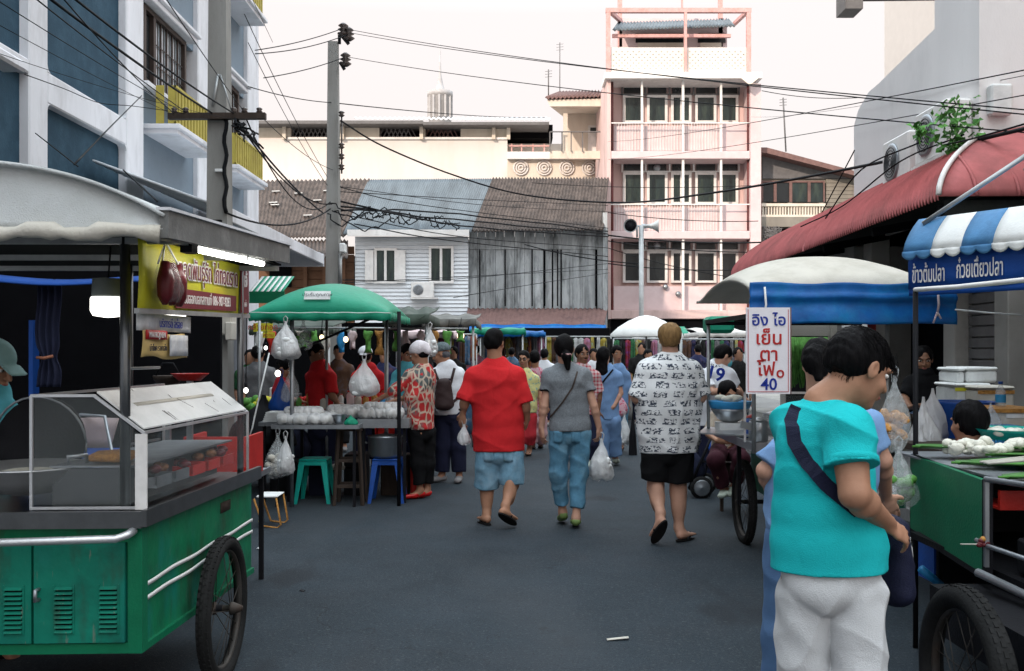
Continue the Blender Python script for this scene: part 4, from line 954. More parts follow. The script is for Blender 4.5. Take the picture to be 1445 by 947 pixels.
part('balcony_rail', 'cream', root, lambda m: (pbox(m, 1075, 1165, 287, 291, YR - .6, .2), pbox(m, 1075, 1165, 303, 306, YR - .6, .2)))
part('baluster_row', 'cream', root, lambda m: [pbox(m, x, x + 1.6, 291, 303, YR - .55, .08) for x in range(1076, 1164, 4)])
part('balcony_post', 'house_dun', root, lambda m: [pbox(m, x, x + 6, 286, 470, YR - .5, .3) for x in (1075, 1112, 1156)])
part('balcony_floor', 'house_dun', root, lambda m: pbox(m, 1074, 1260, 306, 320, YR - .6, 1)); part('lower_shade', 'dark_gap', root, lambda m: pbox(m, 1081, 1200, 322, 348, YR + .1, .1))
part('creeper', 'shutter_grey', root, lambda m: [m.beam(P(rs.uniform(1076, 1104), rs.uniform(318, 345), YR - .7), P(rs.uniform(1076, 1104), rs.uniform(318, 345), YR - .8), .03, .03) for k in range(70)])['kind'] = 'stuff'

# ================= right side: concrete wall with shopfront, big red awning
RX = 4.2
root = thing('concrete_building', 'pale grey rendered building with rounded parapet along the right side of the street', 'building', (6, 9, 0))
yF = RX * F / (1205 - CX)
part('wall', 'right_wall', root, lambda m: m.prism([(8.95, 2.8), (yF, 2.8), (yF, PZ(178, yF)), (yF - .15, PZ(160, yF)), (yF - .5, PZ(145, yF)), (yF - .8, 4.58), (9.56, 4.75), (8.95, 4.93)], lambda y, z: (RX, y, z), lambda y, z: (RX + .9, y, z)))
part('front_wall', 'right_wall', root, lambda m: m.box(RX + .002, 9.5, 8.96, 9.9, 2.8, 5.6))
part('lower_wall', 'concrete', root, lambda m: (m.box(RX, RX + .9, yF + .005, 15.6, .13, 3.3),))
part('upper_block', 'right_tower', root, lambda m: m.box(6.5, 12, 2, 6.5 * F / (1248 - CX), 0, 13))
part('upper_grille', 'stripe_blue', root, lambda m: [m.box(6.44, 6.5, 14.55 + k * .35, 14.72 + k * .35, 7.9, 8.3) for k in range(5)])
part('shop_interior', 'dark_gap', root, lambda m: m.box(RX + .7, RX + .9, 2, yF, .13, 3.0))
part('shop_beam', 'concrete', root, lambda m: m.box(RX - .05, RX + .7, 2, yF, 2.8, 3.0))
for y in (3.4, 6.5, 8.35, 9.35, 11.5): part('shop_pillar', 'concrete', root, lambda m: m.box(RX - .1, RX + .12, y - .12, y + .12, .13, 2.8, bev=.01))
for y0, y1 in ((8.5, 9.2), (6.7, 7.1)):
    sh_ = part('shutter', 'shutter_grey', root, lambda m: m.box(RX + .05, RX + .1, y0, y1, .13, 2.8))
    for k in range(26): part('slat', 'shutter_grey', sh_, lambda m: m.box(RX + .02, RX + .048, y0, y1, .15 + k * .1, .235 + k * .1))
part('shop_panel', 'roof_rust', root, lambda m: m.box(RX + .2, RX + .25, 7.2, 7.65, .13, 2.8))
part('porch_step', 'concrete', root, lambda m: (m.box(3.80, RX + .65, 6.6, 16, .1, .60, bev=.02), m.box(3.53, 3.795, 7.5, 16, .1, .36, bev=.02)))
# red barrel awning
root = thing('red_awning', 'long curved red corrugated awning turning the corner over the shopfront', 'awning', (4.2, 11, 2.8))
def arc(t): a = t * math.radians(86); return (math.cos(a), math.sin(a))
eX = 3.42; eZ = 2.76
hip = lambda v: (eX + .78 * v ** 1.7, 8.0 + .9 * v ** 1.7, eZ + .68 * v ** .98)
def awn(u, v):
    x, y0, z = hip(v); w_ = .030 * (1 if int(u * 240) % 2 else -1) * (1 - v * .5)
    return (x, lerp(15.6, y0, u), z - .08 * (1 - u) + w_)
part('curved_sheet', 'red_awning', root, lambda m: m.slab(awn, 240, 12, .012, smooth=False))
part('corner_sheet', 'red_awning', root, lambda m: m.slab(lambda u, v: (lerp(hip(v)[0], 8.5, u), hip(v)[1] - .02, hip(v)[2] + .02 * u + 1.0 * u * v), 24, 12, .012))
part('white_rim', 'white_paint', root, lambda m: m.tube([(hip(v / 12)[0] - .01, hip(v / 12)[1] - .04, hip(v / 12)[2] + .01) for v in range(13)], .022, 6))
for k in range(10):
    x = 3.72 + k * .34
    part('seam', 'red_awning', root, lambda m: m.tube([(x, hip(v / 12)[1] - .035, hip(v / 12)[2]) for v in range(13) if hip(v / 12)[0] < x + .02], .016, 5))
part('fascia', 'canvas_shade', root, lambda m: m.box(3.5, 8.5, 8.05, 8.1, 2.62, 2.74))
for y in (8.1, 9.6, 11.1, 12.6, 14.1, 15.5): part('rafter', 'dark_gap', root, lambda m: m.beam((eX + .05, y, 2.66), (RX, y, 2.8), .05, .08))
part('ceiling', 'canvas_shade', root, lambda m: m.box(eX + .2, RX, 8.15, 15.5, 2.83, 2.86))
# air conditioners and plant on the wall
aircon('', 'outdoor air conditioner unit low on the right wall above the red awning', RX - .26, 10.25, 3.22, .7, .5, .25, '-x')
aircon('', 'outdoor air conditioner unit higher on the right wall behind the green plant', RX - .26, 9.40, 3.32, .7, .5, .25, '-x')
m = MB(); m.box(RX + .06, RX + .26, 8.85, 8.955, 3.62, 3.90, bev=.02); tag(m.build('meter_box', MATS['foam_white']), 'small white electrical box on the right wall', 'box')
root = thing('wall_plant', 'leafy green plant growing from the wall above the red awning', 'plant', (4.0, 8.7, 3.4))
stems = [((4.0, 8.7, 3.30), P(1340, 195, 8.7), P(1352, 155, 8.7)), ((4.0, 8.7, 3.30), P(1330, 205, 8.7), P(1300, 188, 8.75)), ((4.0, 8.7, 3.30), P(1352, 195, 8.65), P(1366, 180, 8.65))]
part('stem', 'leaf', root, lambda m: [m.tube(q, .008, 5) for q in stems])
rl = random.Random(11)
for cpx, cpy, R_, n_ in ((1352, 155, .17, 44), (1338, 185, .17, 40), (1299, 187, .10, 22), (1364, 190, .15, 30), (1345, 205, .10, 14)):
    for k in range(n_):
        c = P(cpx, cpy, 8.7) + V([rl.gauss(0, R_ * .5) for _ in range(3)]); a = V([rl.gauss(0, 1) for _ in range(3)]).normalized(); b_ = a.orthogonal().normalized(); L_ = rl.uniform(.06, .10); n2 = a.cross(b_) * L_ * .15
        part('leaf', rl.choice(('leaf', 'leaf_bright')), root, lambda m: m.add([c - a * L_ / 2, c - b_ * L_ * .35 + n2, c + b_ * L_ * .35 + n2, c + a * L_ * .1 - b_ * L_ * .38, c + a * L_ * .1 + b_ * L_ * .38, c + a * L_ * .6], [(0, 1, 2), (1, 3, 4, 2), (3, 5, 4)]))
m = MB(); m.box(PX(1193, 14), PX(1218, 14), 14, 14.4, PZ(12, 14), PZ(-14, 14)); tag(m.build('eave_box', MATS['shutter_grey']), 'dark corner of a jutting box at the top edge of the sky', 'box')
# ================= utility poles and cables
def pole(lab, px, Y, w0, w1, top, bot=0.):
    r = thing('utility_pole', lab, 'utility pole', (PX(px, Y), Y, 0)); c = PX(px, Y)
    part('shaft', 'pole_concrete', r, lambda m: m.add([(c + sx * w_ / 2, Y + sy * w_ / 2, z) for z, w_ in ((bot, w0), (top, w1)) for sx, sy in ((-1, -1), (1, -1), (1, 1), (-1, 1))], [(0, 1, 2, 3)[::-1], (4, 5, 6, 7), (0, 1, 5, 4), (1, 2, 6, 5), (2, 3, 7, 6), (3, 0, 4, 7)]))
    return r
p1 = pole('square concrete utility pole with dark wooden crossarm before the blue building', 310, 14, .33, .22, 8.2)
part('crossarm', 'wood_dark', p1, lambda m: m.beam(P(238, 164.5, 13.8), P(375, 164, 13.8), .10, .085))
part('brace', 'galv', p1, lambda m: (m.tube([P(308, 105, 13.85), P(300, 150, 13.8)], .02, 6), m.tube([P(311, 105, 13.85), P(328, 160, 13.8)], .012, 6)))
for px in (246, 262, 330, 345, 366): part('insulator', 'porcelain', p1, lambda m: m.lathe([(.02, 0), (.045, .02), (.03, .04), (.045, .06), (.02, .08)], P(px, 160, 13.8), 10))
part('conduit', 'cable_black', p1, lambda m: m.tube([P(318 + 2 * math.sin(k * 1.3), 165 + k * 9, 13.82) for k in range(16)], .03, 6))
part('meter_box', 'canvas_beige', p1, lambda m: (m.box(PX(309, 13.7), PX(330, 13.7), 13.6, 13.85, PZ(473, 13.7), PZ(446, 13.7), bev=.02), m.box(PX(322, 13.7), PX(331, 13.7), 13.55, 13.8, PZ(480, 13.7), PZ(455, 13.7), bev=.01)))
part('number_plate', 'foam_white', p1, lambda m: m.box(PX(300, 13.7), PX(312, 13.7), 13.8, 13.84, PZ(242, 13.8), PZ(238, 13.8)))
p2 = pole('tall square concrete utility pole with insulators on top behind the green parasol', 470.5, 21, .33, .20, PZ(60, 21))
part('top_bracket', 'cable_black', p2, lambda m: (m.beam(P(479, 46, 21), P(479, 62, 21), .06, .06), m.beam(P(480, 48, 20.9), P(492, 62, 20.9), .07, .07), m.beam(P(480, 88, 20.9), P(486, 98, 20.9), .07, .07)))
for px, py in ((484.5, 48), (492, 54), (487.5, 90)): part('insulator', 'porcelain', p2, lambda m: m.lathe([(.05, -.06), (.13, 0), (.05, .05), (.12, .09), (.05, .13), (.11, .17), (.04, .23)], P(px, py, 20.9), 12))
part('spool_rack', 'porcelain', p2, lambda m: [m.lathe([(.03, 0), (.07, .03), (.03, .06), (.07, .09), (.03, .12)], P(482, y, 20.8), 8) for y in (165, 210, 225, 240)] + [m.tube([P(482, 160, 20.85), P(482, 245, 20.85)], .02, 5)])
part('street_lamp_box', 'foam_white', p2, lambda m: m.box(PX(482, 21), PX(490, 21), 20.7, 20.95, PZ(358, 21), PZ(345, 21), bev=.02))
part('side_pipe', 'galv', p2, lambda m: m.tube([P(480, 358, 20.85), P(480, 400, 20.85)], .04, 8))
def cable(lab, pts, r=.012, sag=0., group=None, n=14, wob=0., mat='cable_black', seed=0):
    pts = [P(*p) for p in pts]; q = []; rr = random.Random(seed + len(lab))
    if len(pts) == 2:
        for k in range(n + 1):
            t = k / n; c = pts[0].lerp(pts[1], t); c.z -= sag * 4 * t * (1 - t); q.append(c)
    else:   # Catmull-Rom through the points
        e = [pts[0] * 2 - pts[1]] + pts + [pts[-1] * 2 - pts[-2]]
        for i in range(1, len(e) - 2):
            for k in range(n if n < 10 else 8):
                t = k / (n if n < 10 else 8); a, b_, c, d = e[i - 1:i + 3]
                q.append(.5 * ((2 * b_) + (c - a) * t + (2 * a - 5 * b_ + 4 * c - d) * t * t + (3 * b_ - 3 * c + d - a) * t ** 3))
        q.append(pts[-1])
    if wob: q = [c + V((rr.gauss(0, wob), rr.gauss(0, wob), rr.gauss(0, wob))) for c in q]
    m = MB(); m.tube(q, r, 5); o = m.build('cable', MATS[mat]); tag(o, lab, 'cable', group); return o
# bundle from upper left to the crossarm
for i, (x0, y0, x1, y1, r, sg) in enumerate(((40, -10, 262, 158, .012, .02), (62, -8, 300, 160, .024, .03), (84, -8, 246, 160, .012, .05), (92, -12, 330, 160, .020, .04), (0, 3, 262, 160, .008, .02), (0, 36, 246, 162, .006, .02), (230, -8, 345, 158, .009, .02), (0, 76, 330, 168, .005, .05))):
    cable('%s cable from the upper left to the crossarm, %s' % (('thick', 'thin')[r < .015], ('starting above the window', 'second highest and thickest', 'third from the top', 'nearest the window', 'leaving the frame at its left edge', 'lower one leaving the left edge', 'steep one beside the window', 'lowest sagging one on the blue wall')[i]), [(x0, y0, 7.5), (x1, y1, 13.8)], r * .55, sg, 'cables running into the crossarm')
cable('thin wire sagging across the blue panels towards the white pillar', [(35, 105, 9), (90, 125, 11), (140, 145, 12.5), (190, 150, 13), (262, 160, 13.8)], .005)
cable('thin wire climbing from the cart roof to the white pillar', [(105, 232, 6), (150, 185, 10), (175, 160, 13), (200, 135, 15)], .007)
cable('short dark stay wire down to the edge of the grey cart roof', [(174, 240, 5), (222, 284, 3.5)], .004)
cable('short thin stay wire above the grey cart roof', [(50, 188, 5), (110, 235, 3.9)], .003)
# crossarm to second pole
for i, (x0, y0, x1, y1, r, sg) in enumerate(((330, 162, 468, 288, .022, .35), (345, 162, 466, 285, .018, .6), (366, 162, 470, 240, .010, .1), (345, 20, 462, 250, .010, .1), (350, 60, 462, 262, .009, .1), (318, 300, 466, 295, .025, .25), (335, 170, 455, 300, .028, .1), (352, -10, 385, 60, .008, 0))):
    cable('%s cable between the two concrete poles, %s' % (('heavy', 'light')[r < .015], ('upper heavy one', 'sagging below the crossarm', 'straight one from the crossarm end', 'from the top of the frame', 'just under the one from the top', 'lowest and almost level', 'most tangled one', 'short steep one at the top')[i]), [(x0, y0, 13.8), (x1, y1, 20.8)], r * .6, sg, 'cables between the two poles')
for k in range(9):
    rr = random.Random(k); cable('loop of slack black cable in the tangle at the crossarm end' if k < 5 else 'loop of slack black cable in the tangle on the second pole', [(rr.uniform(325, 345), rr.uniform(165, 175), 13.7), (rr.uniform(330, 360), rr.uniform(178, 200), 13.6), (rr.uniform(345, 380), rr.uniform(185, 215), 14.5)] if k < 5 else [(rr.uniform(460, 475), rr.uniform(282, 300), 20.7), (rr.uniform(475, 520), rr.uniform(300, 325), 20.9), (rr.uniform(520, 570), rr.uniform(285, 310), 21.5)], .014, group='slack loops at the crossarm' if k < 5 else 'slack loops at the second pole', wob=.02)
# high lines
for i, q in enumerate((((484, 40, 20.9), (1480, 165, 7.9), .1), ((492, 46, 20.9), (1480, 158, 7.9), .1), ((488, 80, 20.9), (1480, 190, 7.9), .1), ((360, 71, 17), (484, 40, 20.9), .05), ((360, 76, 17), (492, 48, 20.9), .08), ((372, 110, 17), (488, 80, 20.9), .05), ((350, 122, 17), (470, 145, 21), .05))):
    cable('thin high wire %s' % ('highest one from the pole top going right', 'second one from the pole top across the sky', 'lower one from the middle insulator across the sky', 'upper one left of the pole top', 'second one left of the pole top', 'lower one left of the pole', 'faint level one left of the pole')[i], [q[0], q[1]], (.006 if i < 3 else .009), q[2], 'high wires over the street')
cable('faint wire across the sky from the pole to the cream annex', [(470, 145, 21), (770, 166, 45)], .012, .1)
cable('thick sagging black cable crossing the whole street before the pink building', [(480, 170, 20.8), (540, 206, 21), (640, 247, 22), (740, 275, 22), (873, 286, 20), (1000, 273, 16), (1205, 237, 11.5), (1480, 174, 7.6)], .018)
rr = random.Random(5)
for i, (x0, y0, xm, ym, x1, y1, r) in enumerate(((470, 290, 640, 310, 858, 330, .028), (470, 282, 650, 318, 858, 334, .028), (470, 296, 620, 300, 858, 326, .028), (470, 262, 600, 290, 858, 322, .015), (470, 270, 680, 282, 858, 290, .012), (470, 300, 660, 335, 858, 350, .015), (500, 316, 640, 340, 858, 362, .018), (470, 262, 690, 290, 880, 300, .010), (470, 395, 640, 394, 858, 372, .012), (470, 400, 700, 388, 858, 380, .010), (640, 420, 760, 400, 860, 385, .010))):
    cable('cable hanging before the tiled roofs, %s' % ('the thickest black one', 'second thick one just below', 'thick one above the tangle', 'upper thin one over the zinc roof', 'nearly straight one over the zinc roof', 'thin one along the eaves', 'thick one below the eaves', 'fine one above all others', 'level one across the white house windows', 'lower level one across the white house', 'pale one rising to the right over the grey planks')[i], [(x0, y0, 20.9), (xm, ym, 27), (x1, y1, 37.7)], r * .8, group='cables before the tiled roofs', wob=.015 if r > .02 else 0)
for k in range(14):
    a = 510 + k * 9.6 + rr.uniform(-2, 2); cable('scruffy black cable knot, %s along the thick line before the zinc roof' % ('first second third fourth fifth sixth seventh eighth ninth tenth eleventh twelfth thirteenth fourteenth'.split()[k]), [(a, 296 + (a - 510) * .12 + rr.uniform(-3, 3), 23 + (a - 510) * .03), (a + rr.uniform(5, 14), 303 + (a - 510) * .12 + rr.uniform(-6, 8), 23.3 + (a - 510) * .03), (a + rr.uniform(14, 30), 299 + (a - 510) * .12 + rr.uniform(-3, 4), 23.6 + (a - 510) * .03)], .014, group='cable knots before the zinc roof', wob=.02)
for i, (x0, y0, x1, y1, r) in enumerate(((858, 332, 1075, 342, .03), (858, 340, 1075, 356, .02), (858, 372, 1060, 380, .02), (858, 350, 1040, 392, .015), (750, 258, 1060, 262, .012), (858, 200, 1480, 92, .02), (858, 225, 1480, 128, .018), (740, 345, 900, 372, .02), (1060, 165, 1480, 100, .012), (858, 300, 1070, 312, .015), (1075, 128, 1210, 138, .014))):
    cable('wire crossing the pink building, %s' % ('thick level one at the third slab', 'second level one at the third slab', 'one across the lowest windows', 'slanting one across the lowest windows', 'faint one across the middle windows', 'rising one to the right under the top windows', 'lower rising one to the right', 'short one over the grey planks', 'upper one from the right corner', 'one above the loudspeakers', 'short one in the sky right of the roof')[i], [(x0, y0, 37.5), (x1, y1, 7.8 if x1 > 1400 else 37.)], r if x1 < 1400 else r * .28, .12, 'wires crossing the pink building')
for i, q in enumerate((((1165, 308, 11), (1215, 240, 10), (1300, 200, 8.8)), ((1130, 320, 12), (1190, 290, 11), (1270, 228, 9.8), (1360, 190, 8.6)), ((1160, 300, 13), (1206, 212, 12.1)), ((1330, 205, 8.8), (1375, 195, 8.2), (1480, 165, 7.3)))):
    cable('wire tied to the right wall, %s' % ('loose one rising to the plant', 'long one above the red awning', 'steep stay at the wall corner', 'short one right of the plant')[i], list(q), .008, group='wires on the right wall')
for i, (px, y0, y1, Y) in enumerate(((1105, 138, 214, 36), (774, 98, 136, 47), (790, 60, 150, 60), (1099, 150, 153, 36))[:3]):
    o = thing('antenna', ('thin television aerial above the gabled house', 'short aerial on the annex roof', 'tall faint aerial behind the annex')[i], 'antenna', P(px, y1, Y)); part('mast', 'shutter_grey', o, lambda m: m.tube([P(px + (4 if i == 0 else 0), y1, Y), P(px, y0, Y)], .03, 5)); part('rods', 'shutter_grey', o, lambda m: [m.tube([P(px - 5, y0 + 3 + k * 4, Y), P(px + 5, y0 + 2 + k * 4, Y)], .012, 4) for k in range(3)])
# loudspeaker pole
YL = 30.
r = thing('loudspeaker_pole', 'grey metal pole carrying two horn loudspeakers before the pink building', 'pole', (PX(906, YL), YL, 0))
part('pole', 'galv', r, lambda m: (m.tube([(PX(905, YL), YL, 0), P(905, 318, YL)], .075, 10), m.tube([P(899, 318, YL), P(899, 335, YL)], .03, 6), m.tube([P(895, 319, YL), P(916, 319, YL)], .03, 6)))
for nm, px, d in (('horn_loudspeaker', 890, V((-.25, -1, 0)).normalized()), ('horn_loudspeaker', 925, V((1, -.15, 0)).normalized())):
    c = P(px, 319, YL); h = part('horn', 'galv', r, lambda m: m.tube([c - d * .32, c - d * .2, c - d * .08, c + d * .02, c + d * .1], [.05, .06, .09, .15, .21], 16, cap=False)); part('horn_throat', 'black', h, lambda m: m.tube([c - d * .1, c + d * .06], [.04, .17], 14)); part('horn_driver', 'steel_dull', h, lambda m: m.tube([c - d * .42, c - d * .3], .07, 10))
m = MB(); m.tube([(PX(1207, 14), 14.2, PZ(-10, 14)), (6.6, 14.2, PZ(-12, 14))], .05, 6); tag(m.build('bracket_arm', MATS['shutter_grey']), 'dark bracket arm holding the box at the top of the sky', 'bracket')

# ================= wheels
def wheel(parent, c, R_=.33, name='wheel', yaw=0., spokes=18, tyre=.034):
    c = V(c); Rm = Matrix.Translation(c) @ Matrix.Rotation(yaw, 4, 'Z') @ Matrix.Rotation(math.pi / 2, 4, 'Y')
    def ring(m, R0, r0, n=40, k=10, knob=0., flat=1.):
        m.grid(lambda u, v: tuple(Rm @ V(((R0 + (r0 + knob * (1 if (int(u * n * 1) % 2) and .1 < abs(((v + .5) % 1) - .5) < .32 and False else 0)) * math.cos(v * 2 * math.pi)) * math.cos(u * 2 * math.pi), (R0 + r0 * math.cos(v * 2 * math.pi)) * math.sin(u * 2 * math.pi), r0 * flat * math.sin(v * 2 * math.pi)))), n, k)
    w_ = part(name, 'rubber', parent, lambda m: ring(m, R_ - tyre, tyre, 48, 12)); 
    kn = MB()
    for k in range(60):
        a = k / 60 * 2 * math.pi
        for z in (-.018, 0, .018):
            a2 = a + (.05 if z == 0 else 0); q = Rm @ Matrix.Rotation(a2, 4, 'Z') @ Matrix.Translation((R_ - .004 - abs(z) * .35, 0, z)); kn.box(-.005, .006, -.011, .011, -.007, .007, q)
    kn.build('tread', MATS['rubber'], w_)['kind'] = 'stuff'
    part('rim', 'wheel_dark', w_, lambda m: ring(m, R_ - tyre * 2 + .004, .011, 40, 8, flat=1.4))
    part('hub', 'wheel_dark', w_, lambda m: m.lathe([(.012, -.07), (.03, -.045), (.03, -.035), (.016, -.03), (.016, .03), (.03, .035), (.03, .045), (.012, .09)], n=14, M_=Rm))
    for k in range(spokes):
        a = k / spokes * 2 * math.pi; a2 = a + (.35 if k % 2 else -.35); z = .035 if k % 4 < 2 else -.035
        part('spoke', 'wheel_dark', w_, lambda m: m.tube([Rm @ V((.028 * math.cos(a2), .028 * math.sin(a2), z)), Rm @ V(((R_ - tyre * 2 + .004) * math.cos(a), (R_ - tyre * 2 + .004) * math.sin(a), 0))], .0022, 4))
    return w_

# ================= left food cart
A_ = V((-1.44, 3.87, 0)); UL = V((-1.16, -.05, 0)).normalized(); VB = V((.07, 1.41, 0)).normalized(); LN = 1.41; WD = 1.15
def C(u, v, z): q = A_ + UL * u + VB * v; return V((q.x, q.y, z))
def cbox(m, u0, u1, v0, v1, z0, z1):
    vs = [C(u, v, z) for z in (z0, z1) for v in (v0, v1) for u in (u0, u1)]; return m.add(vs, [(0, 1, 3, 2), (4, 6, 7, 5), (0, 4, 5, 1), (2, 3, 7, 6), (0, 2, 6, 4), (1, 5, 7, 3)])
root = cart = thing('food_cart', 'weathered green food cart with glass case, bicycle wheel and grey canvas roof', 'food cart', C(.5, .7, 0))
part('cart_body', 'cart_green', root, lambda m: cbox(m, .012, WD, .012, LN, .36, .86)); part('corner_post', 'panel_green', root, lambda m: cbox(m, -.004, .05, -.004, .05, .345, .858)); part('bottom_rail', 'panel_green', root, lambda m: (cbox(m, .05, WD, -.002, .03, .345, .385), cbox(m, -.003, .03, .05, LN, .345, .372)))
for u0, u1 in ((.06, .405), (.415, .78), (.79, 1.13)):
    d = part('front_door', 'cart_front', root, lambda m: cbox(m, u0, u1, -.012, .011, .39, .775))
    for uc in ((.12, .29) if u0 < .1 else (.48, .66) if u0 < .5 else (.9,)):
        vt = part('vent', 'cart_front', d, lambda m: (cbox(m, uc - .04, uc - .034, -.016, -.0125, .425, .615), cbox(m, uc + .034, uc + .04, -.016, -.0125, .425, .615)))
    for uc in ((.12, .29) if u0 < .1 else (.48, .66) if u0 < .5 else (.9,)):
        mm = MB()
        for k in range(10):
            z = .43 + k * .0185; mm.add([C(uc - .033, -.0125, z), C(uc + .033, -.0125, z), C(uc + .033, -.024, z + .002), C(uc - .033, -.024, z + .002), C(uc - .033, -.0125, z + .012), C(uc + .033, -.0125, z + .012)], [(0, 1, 2, 3), (3, 2, 5, 4), (0, 3, 4), (1, 5, 2)]); 
        mm.build('louvre_slats', MATS['cart_front'], d)['kind'] = 'stuff'
        part('vent_gap', 'dark_gap', d, lambda m: [cbox(m, uc - .032, uc + .032, -.0135, -.0122, .442 + k * .0185, .447 + k * .0185) for k in range(9)])['kind'] = 'stuff'
part('door_handle', 'steel_dull', root, lambda m: m.tube([C(.385, -.012, .60), C(.385, -.04, .60), C(.385, -.04, .56), C(.385, -.012, .56)], .008, 6))
for z in (.605, .548): part('white_tape', 'stripe_white', root, lambda m: m.slab(lambda u, v: tuple(C(-.0005 - (.003 * math.sin(u * 21)) * .3, .03 + u * 1.36, z + u * .02 + (v - .5) * .017 + .003 * math.sin(u * 17 + z * 90))), 30, 1, .002))
part('side_stain', 'wood_dark', root, lambda m: m.slab(lambda u, v: tuple(C(.0085, .93 + u * .14, .735 + v * .05)), 2, 2, .004))
ct = part('steel_counter', 'steel_post', root, lambda m: (cbox(m, -.03, WD + .02, -.03, LN + .03, .862, .875), cbox(m, -.032, -.012, -.032, LN + .032, .84, .905), cbox(m, -.012, WD + .02, -.032, -.015, .835, .9)))
part('handle_rail', 'aluminium', root, lambda m: m.tube([C(.02, -.02, .825), C(.03, -.06, .815), C(.06, -.085, .805), C(.5, -.09, .795), C(1.15, -.09, .785)], .016, 10))
wheel(root, (-1.335, 4.60, .33)); part('axle', 'black', root, lambda m: m.tube([(-1.335, 4.60, .33), (-2.5, 4.62, .33)], .018, 8))
part('axle_bracket', 'cart_green', root, lambda m: cbox(m, .3, .36, .7, .78, .32, .4)); wheel(root, (-2.6, 4.62, .33))
for u, v, z in ((.08, .04, 1.98), (WD - .1, .04, 1.98), (.05, LN - .06, 2.0), (.62, LN - .06, 2.0)): part('roof_post', 'steel_post', root, lambda m: m.tube([C(u, v, .87), C(u, v, z)], .020 if v < .5 else .016, 12))
part('post_bracket', 'steel_dull', root, lambda m: [m.tube([C(.08, .04, z), C(.05, .3, z + .0)], .006, 5) for z in (1.45, 1.15)])
# glass case
gc = part('case_frame', 'aluminium', root, lambda m: [m.beam(a, b_, .011, .011) for a, b_ in ((C(.0, .02, .9), C(.0, .02, 1.2)), (C(.43, .02, .9), C(.43, .02, 1.345)), (C(.0, .02, 1.2), C(.19, .02, 1.345)), (C(.19, .02, 1.345), C(.43, .02, 1.345)), (C(.0, .02, .907), C(.43, .02, .907)), (C(.0, LN - .1, .9), C(.0, LN - .1, 1.2)), (C(.0, LN - .1, 1.2), C(.19, LN - .1, 1.345)), (C(.0, .02, 1.2), C(.0, LN - .1, 1.2)), (C(.43, .02, 1.345), C(.43, LN - .1, 1.345)), (C(.43, LN - .1, .9), C(.43, LN - .1, 1.345)))])
gc['kind'] = 'stuff'
part('corner_angle', 'white_paint', root, lambda m: cbox(m, -.014, .03, .012, .022, .9, 1.195))
part('glass_pane', 'glass_clear', root, lambda m: m.box(0, .002, 0, 1, 0, 1, Matrix.Identity(4)) if False else m.prism([(.03, .03), (LN - .11, .03), (LN - .11, .31), (.03, .31)], lambda v, z: C(.004, v, .89 + z), lambda v, z: C(.008, v, .89 + z)))
part('glass_pane', 'glass_clear', root, lambda m: m.prism([(.01, .92), (.42, .92), (.42, 1.335), (.19, 1.335), (.01, 1.19)], lambda u, z: C(u, .018, z), lambda u, z: C(u, .022, z)))
M('frost', (.66, .67, .66), .25, var=.12, scale=6, alpha=.88, bump=.2)
part('slanted_lid', 'frost', root, lambda m: m.prism([(.03, 0), (LN - .11, 0), (LN - .11, 1), (.03, 1)], lambda v, t: C(lerp(.004, .185, t), v, lerp(1.212, 1.355, t)), lambda v, t: C(lerp(.004, .185, t), v, lerp(1.218, 1.361, t))))
part('lid_strip', 'canvas_beige', root, lambda m: m.slab(lambda u, v: tuple(C(lerp(.10, .115, v), lerp(.2, 1.1, u), lerp(1.292, 1.304, v) + .004)), 4, 1, .003))
rr = random.Random(8)
part('stain_drip', 'wood_dark', root, lambda m: [m.tube([C(u0, v0, 1.215 + (u0 - .004) * .79 + .006), C(max(.004, u0 - rr.uniform(.03, .07)), v0 + .01, 1.215 + (max(.004, u0 - .05) - .004) * .79 + .005)], .0010, 4) for u0, v0 in [(rr.uniform(.05, .18), rr.uniform(.1, 1.2)) for _ in range(9)]])['kind'] = 'stuff'
part('inner_shelf', 'steel_dull', root, lambda m: (cbox(m, .06, .40, .10, 1.25, 1.055, 1.063),)); part('inner_box', 'steel_post', root, lambda m: (cbox(m, .12, .40, .12, .14, .90, 1.05), cbox(m, .12, .135, .12, 1.2, .9, 1.05)))
for k in range(5):
    o = thing('spring_roll', 'golden fried roll on the cart shelf behind the front glass', 'food', C(.12, .16, 1.07), 'fried rolls on the cart shelf'); part('crust', 'food_gold', o, lambda m: m.tube([C(.10 + .01 * k, .13 + .04 * k, 1.09), C(.16 + .01 * k, .14 + .04 * k, 1.09), C(.26 + .01 * k, .13 + .04 * k, 1.09)], [.014, .02, .014], 8))
for k in range(5):
    q0, q1 = .22 + k * .2, .38 + k * .2; o = thing('food_tray', 'red plastic tray of food inside the glass case, %s' % ('nearest the front', 'second from the front', 'in the middle', 'second from the back', 'at the far end')[k], 'tray', C(.1, q0, .9), 'red trays in the glass case')
    part('tray', 'plastic_red' if k > 1 else 'steel_dull', o, lambda m: (cbox(m, .03, .3, q0, q1, .955, .965), cbox(m, .03, .04, q0, q1, .965, 1.0), cbox(m, .03, .3, q0, q0 + .01, .965, 1.0)))
    part('food', 'food_brown' if k % 2 else 'meat', o, lambda m: [m.ell(C(rr.uniform(.06, .27), rr.uniform(q0 + .02, q1 - .02), 1.0 + rr.uniform(0, .03)), (.03, .035, .02), 8, 5) for _ in range(9)])['kind'] = 'stuff'
